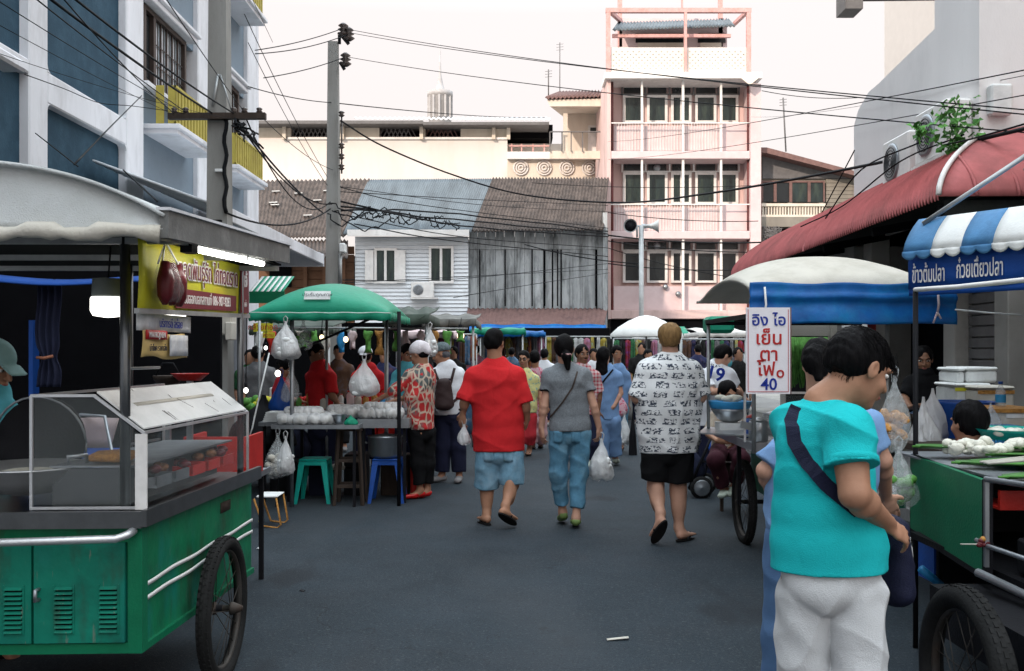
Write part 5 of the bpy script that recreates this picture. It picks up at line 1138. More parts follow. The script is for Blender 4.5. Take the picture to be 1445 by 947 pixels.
# wok with lid on the open end
r = thing('wok', 'large steel wok with handle steaming at the open end of the left cart', 'wok', (-1.98, 4.08, .9)); wc = (-1.98, 4.08, .93)
part('bowl', 'aluminium', r, lambda m: m.lathe([(.02, 0), (.12, .015), (.20, .07), (.235, .115), (.245, .12), (.235, .125), (.19, .08), (.1, .03), (.0, .02)], wc, 32)); part('handle', 'steel', r, lambda m: m.tube([V(wc) + V((.19, -.06, .12)), V(wc) + V((.2, -.09, .165)), V(wc) + V((.25, -.03, .165)), V(wc) + V((.24, .0, .12))], .009, 6)); part('food', 'food_white', r, lambda m: m.lathe([(.0, .10), (.08, .105), (.15, .09), (.18, .08)], wc, 20))
r = thing('pan_cover', 'round thin lid ring standing behind the wok on the left cart', 'lid', (-2.02, 4.5, .9)); part('disc', 'black', r, lambda m: m.lathe([(.20, .0), (.198, .01), (.0, .015)], n=28, M_=Matrix.Translation((-2.06, 4.35, 1.12)) @ Matrix.Rotation(math.radians(80), 4, 'X'))); part('edge', 'steel_dull', r, lambda m: m.tube([V((-2.06, 4.35, 1.12)) + V((.2 * math.cos(a), -.035 * math.sin(a) , .2 * math.sin(a))) for a in [2 * math.pi * k / 30 for k in range(31)]], .005, 6))
# canopy
def roofz(x):
    t = min(1, max(0, (x + 2.0) / .82)); t = abs(x + 2.0) / .82; return 2.175 - .19 * min(1, t) ** 2.6
part('canvas_roof', 'canvas_grey', root, lambda m: m.slab(lambda u, v: (lerp(-2.82, -1.18, u), lerp(3.38, 5.24, v), roofz(lerp(-2.82, -1.18, u)) + .012 * math.sin(v * 9) * math.sin(u * 7)), 40, 14, .012))
part('canvas_front', 'canvas_grey', root, lambda m: m.slab(lambda u, v: (lerp(-2.81, -1.19, u), 3.40 - .012 * math.sin(u * 8 + v * 2) + .03 * v, lerp(1.93 + .012 * math.sin(u * 13), roofz(lerp(-2.82, -1.18, u)) - .004, v)), 40, 8, .01))
part('rolled_edge', 'canvas_beige', root, lambda m: m.tube([(lerp(-2.82, -1.2, k / 40), 3.39 + .006 * math.sin(k * 1.9), 1.925 + .008 * math.sin(k * .9)) for k in range(41)], [.026 + .006 * math.sin(k * 1.3) + .004 * math.sin(k * 2.9) for k in range(41)], 10))
part('side_fascia', 'fascia_zinc', root, lambda m: m.prism([(3.39, 1.905), (5.24, 1.98), (5.24, 2.075), (3.39, 2.0)], lambda y, z: (-1.2, y, z), lambda y, z: (-1.17, y, z)))
part('fascia_edge', 'wall_white', root, lambda m: m.beam((-1.185, 3.38, 2.003), (-1.185, 5.25, 2.078), .05, .010))
part('ceiling', 'canvas_shade', root, lambda m: m.box(-2.8, -1.21, 3.45, 5.22, 1.965, 1.975)); part('roof_strut', 'galv', root, lambda m: [m.beam((-2.8, y, 1.95), (-1.22, y, 1.95), .025, .025) for y in (3.9, 4.6, 5.2)] + [m.beam((-1.26, 3.45, 1.93), (-1.26, 5.2, 1.97), .025, .025)])['kind'] = 'stuff'
# hung on the cart
r = thing('tube_light', 'lit fluorescent tube under the side edge of the cart roof', 'lamp', (-1.26, 4.4, 1.93)); part('tube', 'tube_light', r, lambda m: m.tube([(-1.25, 3.93, 1.922), (-1.25, 4.98, 1.955)], .013, 10)); part('fitting', 'black', r, lambda m: (m.beam((-1.265, 3.86, 1.94), (-1.265, 5.0, 1.975), .03, .025), m.box(-1.28, -1.235, 3.84, 3.92, 1.90, 1.945)))
def lantern(lab, c, R_, h):
    r = thing('hanging_lamp', lab, 'lamp', c); c = V(c)
    part('lamp_cap', 'lamp_grey', r, lambda m: m.lathe([(.02, h), (R_ * .88, h * .98), (R_ * .93, h * .55), (R_ * .93, h * .5)], c, 20)); part('diffuser', 'bulb_cool', r, lambda m: m.lathe([(R_ * .96, h * .5), (R_, h * .45), (R_, h * .15), (R_ * .85, h * .03), (R_ * .5, 0), (0, -.004)], c, 24))
    part('cord', 'cable_black', r, lambda m: m.tube([c + V((0, 0, h)), c + V((.01, 0, 2.0 - c.z - .03))], .004, 5)); return r
lantern('large lit cylindrical lamp hanging beside the front post of the left cart', (PX(153, 4.25), 4.25, PZ(447, 4.25)), .073, .165)
lantern('lit lamp whose bowl shows just below the yellow banner', (PX(242, 4.7), 4.7, PZ(453, 4.7)), .065, .15)
# banner
bx = -1.425
root = thing('banner', 'yellow and maroon food banner hanging along the side of the left cart', 'banner', (bx, 4.5, 1.7))
bn = part('cloth', 'banner_yellow', root, lambda m: m.slab(lambda u, v: (bx + .006 * math.sin(u * 12 + v * 3), lerp(3.80, 5.36, u), lerp(1.675, 1.965, v) + u * .035), 20, 6, .006))
part('end_panel', 'banner_maroon', root, lambda m: m.box(bx + .008, bx + .014, 5.20, 5.34, 1.72, 1.99)); part('red_strip', 'banner_maroon', root, lambda m: m.prism([(4.19, 1.70), (5.10, 1.722), (5.10, 1.80), (4.19, 1.785)], lambda y, z: (bx + .009, y, z), lambda y, z: (bx + .013, y, z)))
def sidetext(txt, y, z, size, mat, sx=1., off=.013, bold=0.): text_mesh(txt, size, MATS[mat], root, frame((bx + off, y, z), (0, 1, .022), (0, 0, 1)), 'lettering', .001, 'CENTER', sx, bold)
sidetext('ทอดพันธุ์รัก ไก่ทอดราด', 4.67, 1.875, .115, 'letter_white', .86, .0125, .006); sidetext('ทอดพันธุ์รัก ไก่ทอดราด', 4.67, 1.875, .115, 'banner_maroon', .86, .015, .0)
sidetext('รับออกนอกสถานที่ 086-907-9283', 4.64, 1.752, .066, 'letter_white', .80, .0145); sidetext('เจ้', 5.27, 1.89, .10, 'letter_white', .8, .0155, .003); sidetext('เก่า', 5.27, 1.765, .045, 'letter_white', .8, .0155)
part('bottom_bar', 'galv', root, lambda m: m.beam((bx, 3.78, 1.672), (bx, 5.38, 1.707), .02, .02))
# posters below the banner
root = thing('poster', 'crumpled orange and white leaflet with red heading hanging below the banner', 'poster', (bx - .02, 4.2, 1.55)); M('poster_orange', (.55, .40, .16), .6, var=.08); M('poster_white', (.55, .56, .58), .6, var=.2, scale=14, dirt=(.25, .3, .4), dscale=12, damt=.5)
part('sheet', 'poster_orange', root, lambda m: m.slab(lambda u, v: (bx - .02 + .008 * math.sin(u * 9 + v * 2), lerp(3.88, 4.42, u), lerp(1.495, 1.60, v) + .006 * math.sin(u * 8) - .01 * u), 14, 5, .002)); part('heading', 'letter_red', root, lambda m: m.slab(lambda u, v: (bx - .008, lerp(3.90, 4.14, u), lerp(1.565, 1.603, v)), 8, 1, .002)); part('picture', 'poster_white', root, lambda m: m.slab(lambda u, v: (bx - .007, lerp(4.17, 4.40, u), lerp(1.505, 1.595, v) - .008), 8, 3, .002))
text_mesh('MAI ROJNEN', .032, MATS['letter_white'], root, frame((bx - .005, 4.02, 1.583), (0, 1, 0), (0, 0, 1))); text_mesh('นำโชค ราคาส่ง', .034, MATS['letter_dark'], root, frame((bx - .005, 4.03, 1.53), (0, 1, 0), (0, 0, 1)))
root = thing('poster', 'pale blue and white leaflet pinned above the orange one', 'poster', (bx - .03, 4.2, 1.6)); part('sheet', 'poster_white', root, lambda m: m.slab(lambda u, v: (bx - .03 + .008 * math.sin(u * 9), lerp(3.86, 4.5, u), lerp(1.60, 1.672, v)), 10, 3, .002)); text_mesh('บริการดี อร่อย', .05, MATS['letter_blue'], root, frame((bx - .018, 4.22, 1.632), (0, 1, 0), (0, 0, 1)))
# bag of dark meat
root = thing('meat_bag', 'clear plastic bag of dark red sausages hanging in front of the banner', 'bag', (-1.38, 3.98, 1.75)); part('plastic', 'film_thin', root, lambda m: m.tube([(-1.38, 3.98, 1.945), (-1.38, 3.98, 1.90), (-1.38, 3.98, 1.84), (-1.37, 3.98, 1.76), (-1.37, 3.98, 1.715)], [.008, .022, .045, .06, .04], 12)); part('handles', 'stripe_white', root, lambda m: (m.tube([(-1.38, 3.88, 1.86), (-1.38, 3.96, 1.95), (-1.38, 3.9, 1.8)], .004, 5), m.tube([(-1.37, 3.94, 1.95), (-1.36, 4.04, 1.88), (-1.36, 4.15, 1.80)], .004, 5)))
for dy in (-.06, .0, .07): part('sausage', 'meat', root, lambda m: m.tube([(-1.365, 3.98 + dy, 1.87), (-1.36, 3.98 + dy * 1.2, 1.80), (-1.36, 3.98 + dy * 1.3, 1.735), (-1.36, 3.98 + dy * 1.3, 1.70)], [.018, .034, .030, .010], 10))

# ================= reusable small things
def bag(lab, c, w_, h, mat='bag_white', d=None, fill=None, group=None, seed=0, knot=.25, cat='bag', name='plastic_bag', handles=True):
    """c: the point it hangs from"""
    c = V(c); rr = random.Random(seed); r = thing(name, lab, cat, c, group); d = d or w_ * .8; ph = [rr.uniform(0, 6) for _ in range(4)]
    prof = [(0, .06), (.08, .10), (.18, .22), (.32, .5), (.5, .8), (.7, .98), (.86, .98), (.96, .75), (1.0, .3)]
    def fn(u, v):
        t = v * (len(prof) - 1); i = min(int(t), len(prof) - 2); a = prof[i][0] + (prof[i + 1][0] - prof[i][0]) * (t - i); b_ = prof[i][1] + (prof[i + 1][1] - prof[i][1]) * (t - i)
        an = u * 2 * math.pi; wv = 1 + .10 * math.sin(3 * an + ph[0] + 4 * a) + .07 * math.sin(7 * an + ph[1] - 5 * a) + .05 * math.sin(11 * an + ph[2])
        return (c.x + w_ / 2 * b_ * wv * math.cos(an) + .1 * w_ * math.sin(5 * a + ph[3]) * (a if a < .8 else .8) * .5, c.y + d / 2 * b_ * wv * math.sin(an), c.z - h * a + .03 * h * math.sin(2 * an + ph[1]) * a)
    part('film', mat, r, lambda m: m.grid(fn, 28, 24))
    if handles: part('handle_loop', mat, r, lambda m: (m.tube([c + V((-.01, 0, -.03 * 1)), c + V((-.02, 0, .03)), c + V((.0, 0, .05)), c + V((.02, 0, .03)), c + V((.01, 0, -.03))], .005, 5)))
    if not fill and mat == 'bag_white' and w_ > .12 and handles: fill = 'foam_white'
    if fill: part('contents', fill, r, lambda m: [m.ell(c + V((rr.uniform(-.3, .3) * w_, rr.uniform(-.3, .3) * d, -h * rr.uniform(.5, .9))), (w_ * .17, d * .17, h * .08), 8, 6, Matrix.Rotation(rr.uniform(0, 3), 3, 'X')) for _ in range(22)])['kind'] = 'stuff'
    return r
def stool(lab, c, mat, h=.45, grp=None):
    r = thing('plastic_stool', lab, 'stool', c, grp); c = V(c); w0, w1 = .14, .18
    part('seat', mat, r, lambda m: (m.box(c.x - w0, c.x + w0, c.y - w0, c.y + w0, h - .02, h, bev=.008), m.box(c.x - w0 + .004, c.x + w0 - .004, c.y - w0 + .004, c.y - w0 + .012, h - .06, h - .022), m.box(c.x - w0 + .004, c.x + w0 - .004, c.y + w0 - .012, c.y + w0 - .004, h - .06, h - .022), m.box(c.x - w0 + .004, c.x - w0 + .012, c.y - w0 + .014, c.y + w0 - .014, h - .06, h - .022), m.box(c.x + w0 - .012, c.x + w0 - .004, c.y - w0 + .014, c.y + w0 - .014, h - .06, h - .022)))
    for sx in (-1, 1):
        for sy in (-1, 1):
            def leg(m):
                vs = []
                for z, w_, t in ((0.004, w1, .022), (h - .022, w0 - .003, .04)):
                    for a, b_ in ((0, 0), (1, 0), (1, .22), (.22, .22), (.22, 1), (0, 1)): vs.append((c.x + sx * (w_ - a * t * 1.5), c.y + sy * (w_ - b_ * t * 1.5), z))
                m.add(vs, [tuple(range(6)), tuple(range(6, 12))] + [(k, (k + 1) % 6, 6 + (k + 1) % 6, 6 + k) for k in range(6)])
            part('leg', mat, r, leg)
    return r
def bulb(lab, c, R_=.035, mat='bulb_warm', top=None, grp=None):
    r = thing('light_bulb', lab, 'light bulb', c, grp); c = V(c); part('glass', mat, r, lambda m: m.ell(c, (R_ * .68, R_ * .68, R_ * .8), 14, 10)); part('socket', 'black', r, lambda m: m.tube([c + V((0, 0, R_ * .9)), c + V((0, 0, R_ * 2.2))], R_ * .45, 8)); part('cord', 'cable_black', r, lambda m: m.tube([c + V((0, 0, R_ * 2)), c + V((.01, 0, top - c.z if top else .25))], .005, 5)); return r
def dome(m, x0, x1, y0, y1, zb, h, n=24, ex=2.3, th=.012, pw=.62, sag=.0):
    def fn(u, v):
        a, b_ = abs(2 * u - 1), abs(2 * v - 1)
        return (lerp(x0, x1, u), lerp(y0, y1, v), zb + h * max(0, 1 - a ** ex) ** pw * max(0, 1 - b_ ** ex) ** .5 - sag * math.sin(a * 6) * .0)
    m.slab(fn, n, n, th)
def valance(m, pts, zt, zb, sc=.02, n=9, th=.006):
    L_ = 0; pts = [V(p) for p in pts]
    for i in range(len(pts) - 1):
        a, b_ = pts[i], pts[i + 1]; k = max(2, int((b_ - a).length * 20)); nrm_ = (b_ - a).cross(V((0, 0, 1))).normalized()
        m.slab(lambda u, v: tuple(a.lerp(b_, u) + nrm_ * (.012 * math.sin(u * k * 1.3)) * (1 - v) + V((0, 0, lerp(zb + sc * abs(math.sin(u * k * .5)), zt, v)))), k * 3, 2, th)
def post(lab, px, Y, y0, y1, r_=.018, mat='steel_dull', z0=None, grp=None):
    m = MB(); m.tube([(PX(px, Y), Y, PZ(y1, Y) if z0 is None else z0), (PX(px, Y), Y, PZ(y0, Y))], r_, 10); return tag(m.build('post', MATS[mat]), lab, 'post', grp)

# ================= green parasol stall
YG = 9.6
root = thing('green_canopy', 'faded green vaulted canvas canopy with a small white label over the noodle stall', 'canopy', (-1.8, 10.3, 0))
gx0, gx1 = PX(351, 9.5), PX(551, 9.5)
part('canvas', 'tarp_green', root, lambda m: dome(m, gx0, gx1, 9.5, 11.3, 1.885, .33, 32, 2.0, .008, .72)); part('valance', 'tarp_green', root, lambda m: valance(m, [(gx0, 11.3, 0), (gx0, 9.5, 0), (gx1, 9.5, 0), (gx1, 11.3, 0)], 1.89, 1.80, .018))
part('piping', 'stripe_white', root, lambda m: m.tube([(lerp(gx0, gx1, k / 30), 9.485, 1.883 + .003 * math.sin(k)) for k in range(31)], .004, 5))
lb = part('label', 'foam_white', root, lambda m: m.prism([(-.125, -.045), (.125, -.045), (.125, .045), (-.125, .045)], lambda u, v: frame(P(448, 417, 9.56), (1, 0, 0), (0, .5, 1)) @ V((u, v, 0)), lambda u, v: frame(P(448, 417, 9.56), (1, 0, 0), (0, .5, 1)) @ V((u, v, .006))))
text_mesh('ประกันคุณภาพ', .05, MATS['letter_dark'], root, frame(P(448, 416, 9.55) + V((0, -.008, 0)), (1, 0, 0), (0, .5, 1)))
for x, y, n_ in ((412, 9.6, 'front left'), (563, 9.65, 'dark front right')): part('post', 'steel_dull' if x == 412 else 'black', root, lambda m: m.tube([(PX(x, y), y, .0), (PX(x, y), y, 1.9)], .019, 10))
for x, y in ((461, 11.1), (546, 11.1), (366, 11.1)): part('post', 'galv', root, lambda m: m.tube([(PX(x, y), y, 0), (PX(x, y), y, 1.95)], .016, 8))
part('crossbar', 'black', root, lambda m: (m.beam((gx0 + .1, 9.62, 1.86), (gx1 - .1, 9.62, 1.86), .03, .03), m.beam((PX(412, 9.6), 9.6, 1.5), (PX(520, 10.6), 10.6, 1.85), .02, .02)))
part('shade_liner', 'canvas_shade', root, lambda m: m.box(gx0 + .05, gx1 - .05, 9.7, 11.2, 1.86, 1.87))  # near-black liner; shade under the green canvas put into its colour
# olive and grey tarps beyond
def tarp(lab, x0, x1, yb, yt, Y, dep, mat, sl=.1, name='canopy', posts=True):
    r = thing(name, lab, 'canopy', (PX((x0 + x1) / 2, Y), Y + dep / 2, 0)); X0, X1 = PX(x0, Y), PX(x1, Y); zb, zt = PZ(yb, Y), PZ(yt, Y)
    part('canvas', mat, r, lambda m: m.slab(lambda u, v: (lerp(X0, X1, u), Y + dep * v, lerp(zb, zt, math.sin(v * math.pi) ** .7 if sl == 0 else v ** .8) - sl * .2 * math.sin(u * math.pi) + .02 * math.sin(u * 15 + v * 4)), 26, 10, .012)); part('edge', mat, r, lambda m: valance(m, [(X0, Y + dep, 0), (X0, Y, 0), (X1, Y, 0), (X1, Y + dep, 0)], zb + .02, zb - .11, .02))
    if posts:
        for sx in (.06, .94): part('post', 'galv', r, lambda m: m.tube([(lerp(X0, X1, sx), Y + .05, 0), (lerp(X0, X1, sx), Y + .05, zb)], .02, 8))
    return r
M('tarp_olive', (.055, .075, .06), .7, var=.3, scale=6, dirt=(.15, .17, .15), damt=.5); M('tarp_grey', (.14, .14, .13), .8, var=.3, dirt=(.3, .29, .26), damt=.5); M('tarp_pale', (.60, .58, .55), .8, dirt=(.4, .38, .34), damt=.5)
tarp('ragged olive green tarpaulin canopy right behind the green canopy', 540, 606, 446, 424, 11.6, 1.6, 'tarp_olive')
tarp('dark grey tarpaulin canopy with pale torn top left of the crowd', 596, 672, 452, 434, 15.5, 2.5, 'tarp_grey')
tarp('small bright green canopy beyond the grey tarpaulin', 664, 742, 466, 458, 21, 2.5, 'tarp_green')
tarp('striped green and white shop awning far down the street', 905, 985, 476, 462, 27, 2.2, 'tarp_pale'); m = MB()
for k in range(4): m.slab(lambda u, v: (PX(908 + 19 * k + 9 * u, 26.9), 26.9 + v * .9, PZ(476, 27) + .06 + v * .25), 2, 2, .01)
tag(m.build('awning_stripes', MATS['tarp_green']), 'green stripes lying on the far pale awning', 'awning', kind='stuff')
tarp('faded pink cloth canopy low behind the grey tarpaulin', 556, 640, 470, 462, 18, 2.0, 'pink_panel'); tarp('blue tarpaulin canopy low behind the red shirt man', 672, 770, 470, 464, 26, 2, 'tarp_blue'); tarp('wide dark canopy over the stalls at far left', 352, 470, 462, 440, 13.5, 2, 'tarp_olive')
tarp('pale canopy far behind the blond man', 985, 1060, 470, 460, 24, 2, 'tarp_pale')
# small striped awning of the corner shop
root = thing('striped_awning', 'small green and white striped awning left of the green canopy', 'awning', (PX(378, 16), 16.4, 2.4)); Yw = 16.
for k in range(12):
    part('stripe', 'tarp_green' if k % 2 else 'stripe_white', root, lambda m: m.slab(lambda u, v: (PX(352 + 4 * (k + u), Yw), Yw + v * .8, PZ(411, Yw) + v * .30), 1, 3, .01))
part('valance', 'panel_green', root, lambda m: m.box(PX(352, Yw), PX(402, Yw), Yw - .02, Yw, PZ(428, Yw), PZ(411.5, Yw)))
# tables
def table(lab, x0, x1, Y, dep, zt, legmat='black', top='steel_dull', rim=.03):
    X0, X1 = PX(x0, Y), PX(x1, Y); r = thing('table', lab, 'table', ((X0 + X1) / 2, Y + dep / 2, 0)); part('table_top', top, r, lambda m: (m.box(X0, X1, Y, Y + dep, zt - .012, zt), m.box(X0, X1, Y - .012, Y - .001, zt - rim, zt + .008), m.box(X0 - .012, X0 - .001, Y, Y + dep, zt - rim, zt + .008), m.box(X1 + .001, X1 + .012, Y, Y + dep, zt - rim, zt + .008)))
    for sx in (X0 + .04, X1 - .04):
        for sy in (Y + .04, Y + dep - .04): part('leg', legmat, r, lambda m: m.beam((sx, sy, 0), (sx, sy, zt - .013), .028, .028))
    return r
table('steel front table of the noodle stall piled with white noodle bags', 384, 505, 9.55, .7, .80); table('low wide tray table left of the noodle stall posts', 366, 412, 9.9, .7, .80); table('right steel table where the headscarf woman picks noodle bags', 506, 576, 9.8, .8, .84, rim=.08)
table('dark back table of the stall behind the steel tables', 420, 610, 10.9, .6, .86, 'black', 'steel_dull')
root = thing('wooden_stand', 'dark wooden stool-like stand between the teal and blue stools', 'stand', (PX(492, 9.75), 9.85, 0)); c = V((PX(492, 9.7), 9.8, 0))
part('board', 'wood_dark', root, lambda m: m.box(c.x - .12, c.x + .12, 9.68, 9.92, .735, .76))
for sx in (-1, 1):
    for sy in (-1, 1): part('leg', 'wood_dark', root, lambda m: m.beam((c.x + sx * .14, 9.8 + sy * .13, 0), (c.x + sx * .10, 9.8 + sy * .10, .734), .028, .028))
for z in (.2, .45):
    for y in (9.69, 9.91): part('rung', 'wood_dark', root, lambda m: m.beam((c.x - .12, y, z), (c.x + .12, y, z), .02, .03))
stool('teal plastic stool under the left end of the noodle table', (PX(442, 9.84), 9.95, 0), 'plastic_teal'); stool('blue plastic stool carrying the big steel pot', (PX(545, 9.84), 9.97, 0), 'plastic_blue')
root = thing('steel_pot', 'big dented steel pot with clear bags on top standing on the blue stool', 'pot', (PX(544, 9.95), 9.97, .45)); pc = (PX(544, 9.97), 9.97, .455)
part('bowl', 'steel', root, lambda m: m.lathe([(.05, 0), (.15, .005), (.17, .03), (.175, .2), (.185, .21), (.18, .215), (.16, .2), (.15, .05), (0, .04)], pc, 28)); part('lid', 'steel_dull', root, lambda m: m.lathe([(.17, .20), (.12, .225), (.02, .235), (.015, .25), (0, .252)], pc, 24)); part('handle', 'steel', root, lambda m: [m.tube([V(pc) + V((sx * .175, -.03, .14)), V(pc) + V((sx * .205, -.03, .15)), V(pc) + V((sx * .205, .03, .15)), V(pc) + V((sx * .175, .03, .14))], .006, 5) for sx in (-1, 1)])
# noodle bags: white rounded packs
rr = random.Random(3)
def pack(lab, c, w_, d, h, grp, mat='food_white', seed=0):
    c = V(c); m = MB(); r = thing('noodle_bag', lab, 'food bag', c, grp); ph = random.Random(seed).uniform(0, 6)
    part('film', 'bag_white', r, lambda m: m.grid(lambda u, v: (c.x + w_ / 2 * (1 + .08 * math.sin(3 * u * 6.28 + ph)) * math.cos(u * 6.2832) * math.sin(max(.02, v) * math.pi / 1) ** .5, c.y + d / 2 * math.sin(u * 6.2832) * math.sin(max(.02, v) * math.pi) ** .5, c.z + h * (.5 - .5 * math.cos(v * math.pi)) + .01 * math.sin(u * 25 + ph)), 18, 10)); part('noodles', mat, r, lambda m: m.ell(c + V((0, 0, h * .45)), (w_ * .4, d * .4, h * .4), 10, 6)); return r
gi = 0; N8 = 'first second third fourth fifth sixth seventh eighth ninth tenth eleventh twelfth'.split()
for row, (y_, z_, xs) in enumerate(((9.62, .81, range(402, 462, 11)), (9.80, .81, range(400, 470, 11)), (9.72, .87, range(410, 458, 12)), (10.0, .81, range(404, 470, 12)))):
    for q_, x_ in enumerate(xs): gi += 1; pack('white noodle bag, %s from left in the %s row on the front steel table' % (N8[q_], ('front', 'second', 'top', 'back')[row]), (PX(x_ + rr.uniform(-2, 2), y_), y_ + rr.uniform(-.03, .03), z_), .165, .17, .10, 'noodle bags heaped on the front table', seed=gi)
for row, (y_, z_, xs) in enumerate(((9.9, .85, range(516, 566, 9)), (10.06, .85, range(470, 566, 9)), (9.98, .90, range(520, 560, 9)), (10.25, .86, range(470, 560, 10)))):
    for q_, x_ in enumerate(xs): gi += 1; pack('clear rice noodle bag, %s from left in the %s row on the right steel table' % (N8[q_], ('front', 'second', 'top', 'back')[row]), (PX(x_ + rr.uniform(-1, 1), y_), y_ + rr.uniform(-.03, .03), z_), .13, .15, .10, 'noodle bags in rows on the right table', seed=gi)
for k in range(5): o = thing('foam_tray', 'white foam tray at the left end of the noodle stall, %s of its stack' % ('bottom', 'second', 'third', 'fourth', 'top')[k], 'tray', (PX(383, 9.95), 9.95, .81 + k * .018), 'foam trays at the left end'); part('tray', 'foam_white', o, lambda m: (m.box(PX(370 + k, 9.9), PX(396 + k, 9.9), 9.92, 10.2, .812 + k * .02, .826 + k * .02)))
root = thing('steel_bowl', 'small steel bowl with spoon between the noodle heaps', 'bowl', (PX(479, 9.7), 9.7, .81)); part('bowl', 'steel', root, lambda m: m.lathe([(.04, 0), (.06, .05), (.078, .09), (.083, .092), (.075, .088), (.05, .03), (0, .02)], (PX(479, 9.68), 9.68, .81), 20))
bag('crumpled green plastic bag beside the steel bowl', (PX(495, 9.62), 9.62, .90), .13, .10, 'tarp_green', handles=False)
bag('big hanging bag of white foam boxes under the left corner of the green canopy', (PX(403, 9.45), 9.45, 1.80), .27, .36, 'bag_white', seed=3); bag('hanging clear bag half hidden behind the left post', (PX(428, 9.8), 9.8, 1.83), .16, .30, 'bag_clear', seed=5, fill='leaf_bright')
bag('cone shaped white plastic bag hanging over the noodle table', (PX(514, 9.7), 9.7, 1.44), .29, .36, 'bag_white', seed=8); bag('clear bag of rubbish hanging at the left end of the noodle table', (PX(392, 9.4), 9.4, .74), .25, .42, 'bag_clear', seed=9, fill='canvas_beige'); bag('white plastic bag hanging beside the rubbish bag on the noodle table', (PX(403, 9.35), 9.35, .72), .17, .36, 'bag_white', seed=12)
bag('long clear bag hanging lower between the post and the small vendor', (PX(410, 10.2), 10.2, 1.36), .18, .36, 'bag_clear', seed=14); bag('small white bag hanging near the aqua shirt vendor', (PX(607, 10.8), 10.8, 1.78), .16, .32, 'bag_white', seed=15)
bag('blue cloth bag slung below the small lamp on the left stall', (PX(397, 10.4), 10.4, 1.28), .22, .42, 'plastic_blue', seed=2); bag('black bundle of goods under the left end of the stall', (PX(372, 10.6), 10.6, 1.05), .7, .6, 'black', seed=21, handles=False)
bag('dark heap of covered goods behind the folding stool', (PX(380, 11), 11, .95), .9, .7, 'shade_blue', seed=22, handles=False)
bulb('lit warm bulb beside the red shirt vendor', P(454, 476, 10.6), .035, top=1.9); bulb('lit bulb right of the red shirt vendor', P(488, 479, 10.8), .04, 'bulb_warm', top=1.9); bulb('bright bulb before the grey tarpaulin', P(650, 474, 14.5), .075, 'bulb_warm', top=2.0); bulb('smaller bulb left of the brightest one', P(633, 472, 15.3), .05, 'bulb_warm', top=2.0)
bulb('small lit bulb at far left of the stalls', P(375, 491, 11.5), .03, 'bulb_cool', top=1.9); bulb('round lit lamp above the blue cloth bag', P(392, 527, 10.0), .042, 'bulb_cool', top=1.6); bulb('lit lamp low beside the left cart glass case', P(347, 551, 8.5), .03, 'bulb_cool', top=1.9); bulb('pale bulb between the two headgear shoppers', P(603, 485, 12.6), .07, 'bulb_cool', top=1.9)
for i, (px, py, w_, h_, lab) in enumerate(((371, 462, 27, 12, 'yellow sign with red letters under the far dark canopy'), (379, 473, 17, 8, 'smaller orange sign just below the yellow one'))):
    o = thing('sign', lab, 'sign', P(px, py, 12)); part('board', 'banner_yellow', o, lambda m: pbox(m, px - w_ / 2, px + w_ / 2, py - h_ / 2, py + h_ / 2, 12, .02)); text_mesh('กล้วยทอด' if i == 0 else 'หวาน', .09 if i == 0 else .06, MATS['letter_red'], o, frame(P(px, py, 12) + V((0, -.004, 0)), (1, 0, 0), (0, 0, 1)))
# folding stool with tan frame in front of the stall
root = thing('folding_stool', 'small folding stool with white top and tan tube frame beside the cart wheel', 'stool', (PX(380, 8.5), 8.6, 0)); c = V((PX(376, 8.5), 8.6, 0))
part('seat', 'foam_white', root, lambda m: m.box(c.x - .08, c.x + .10, 8.47, 8.73, .27, .285, bev=.005)); 
for dy in (-.13, .13): part('frame_tube', 'food_gold', root, lambda m: m.tube([(c.x + .09, 8.6 + dy, .265), (c.x + .13, 8.6 + dy, .04), (c.x + .10, 8.6 + dy, .012), (c.x - .02, 8.6 + dy, .03), (c.x - .1, 8.6 + dy, .26)], .009, 6))
part('hinge', 'banner_yellow', root, lambda m: m.ell((c.x - .04, 8.46, .07), .02, 8, 6))
m = MB(); m.tube([(PX(352, 9.3), 9.3, .72), (PX(356, 9.3), 9.3, .8), (PX(366, 9.3), 9.3, 1.1), (PX(380, 9.4), 9.4, 1.5)], .008, 6); tag(m.build('hose', MATS['foam_white']), 'thin white cable rising beside the hanging rubbish bag', 'cable')
# chair seen through the case, red crates, shopping behind the cart
root = thing('folding_chair', 'folding chair with purple and blue cloth seen through the cart case', 'chair', (-2.2, 5.9, 0)); part('back', 'pink_panel', root, lambda m: m.slab(lambda u, v: (lerp(-2.56, -2.33, u) + .05 * v, 5.75 + .05 * math.sin(u * 3), lerp(.95, 1.13, v)), 4, 3, .01)); part('seat', 'plastic_blue', root, lambda m: m.slab(lambda u, v: (lerp(-2.50, -2.22, u), lerp(5.75, 5.4, v), lerp(.95, .82, v)), 3, 3, .01)); part('frame', 'steel_dull', root, lambda m: m.tube([(-2.55, 5.76, .5), (-2.57, 5.77, 1.1), (-2.5, 5.77, 1.15), (-2.36, 5.77, 1.14), (-2.22, 5.6, .8), (-2.1, 5.5, .4), (-2.05, 5.5, .0)], .010, 6))
root = thing('crate', 'red plastic crate behind the far end of the cart case', 'crate', (-1.9, 6.2, 0)); part('box', 'plastic_red', root, lambda m: (m.box(-1.98, -1.60, 6.0, 6.02, .75, 1.0), m.box(-1.98, -1.96, 6.02, 6.4, .75, 1.0), m.box(-1.62, -1.60, 6.02, 6.4, .75, 1.0), m.box(-1.96, -1.62, 6.02, 6.38, .75, .77)))
table('small table holding the red crate and basket behind the left cart', 235, 345, 6.0, .6, .745)
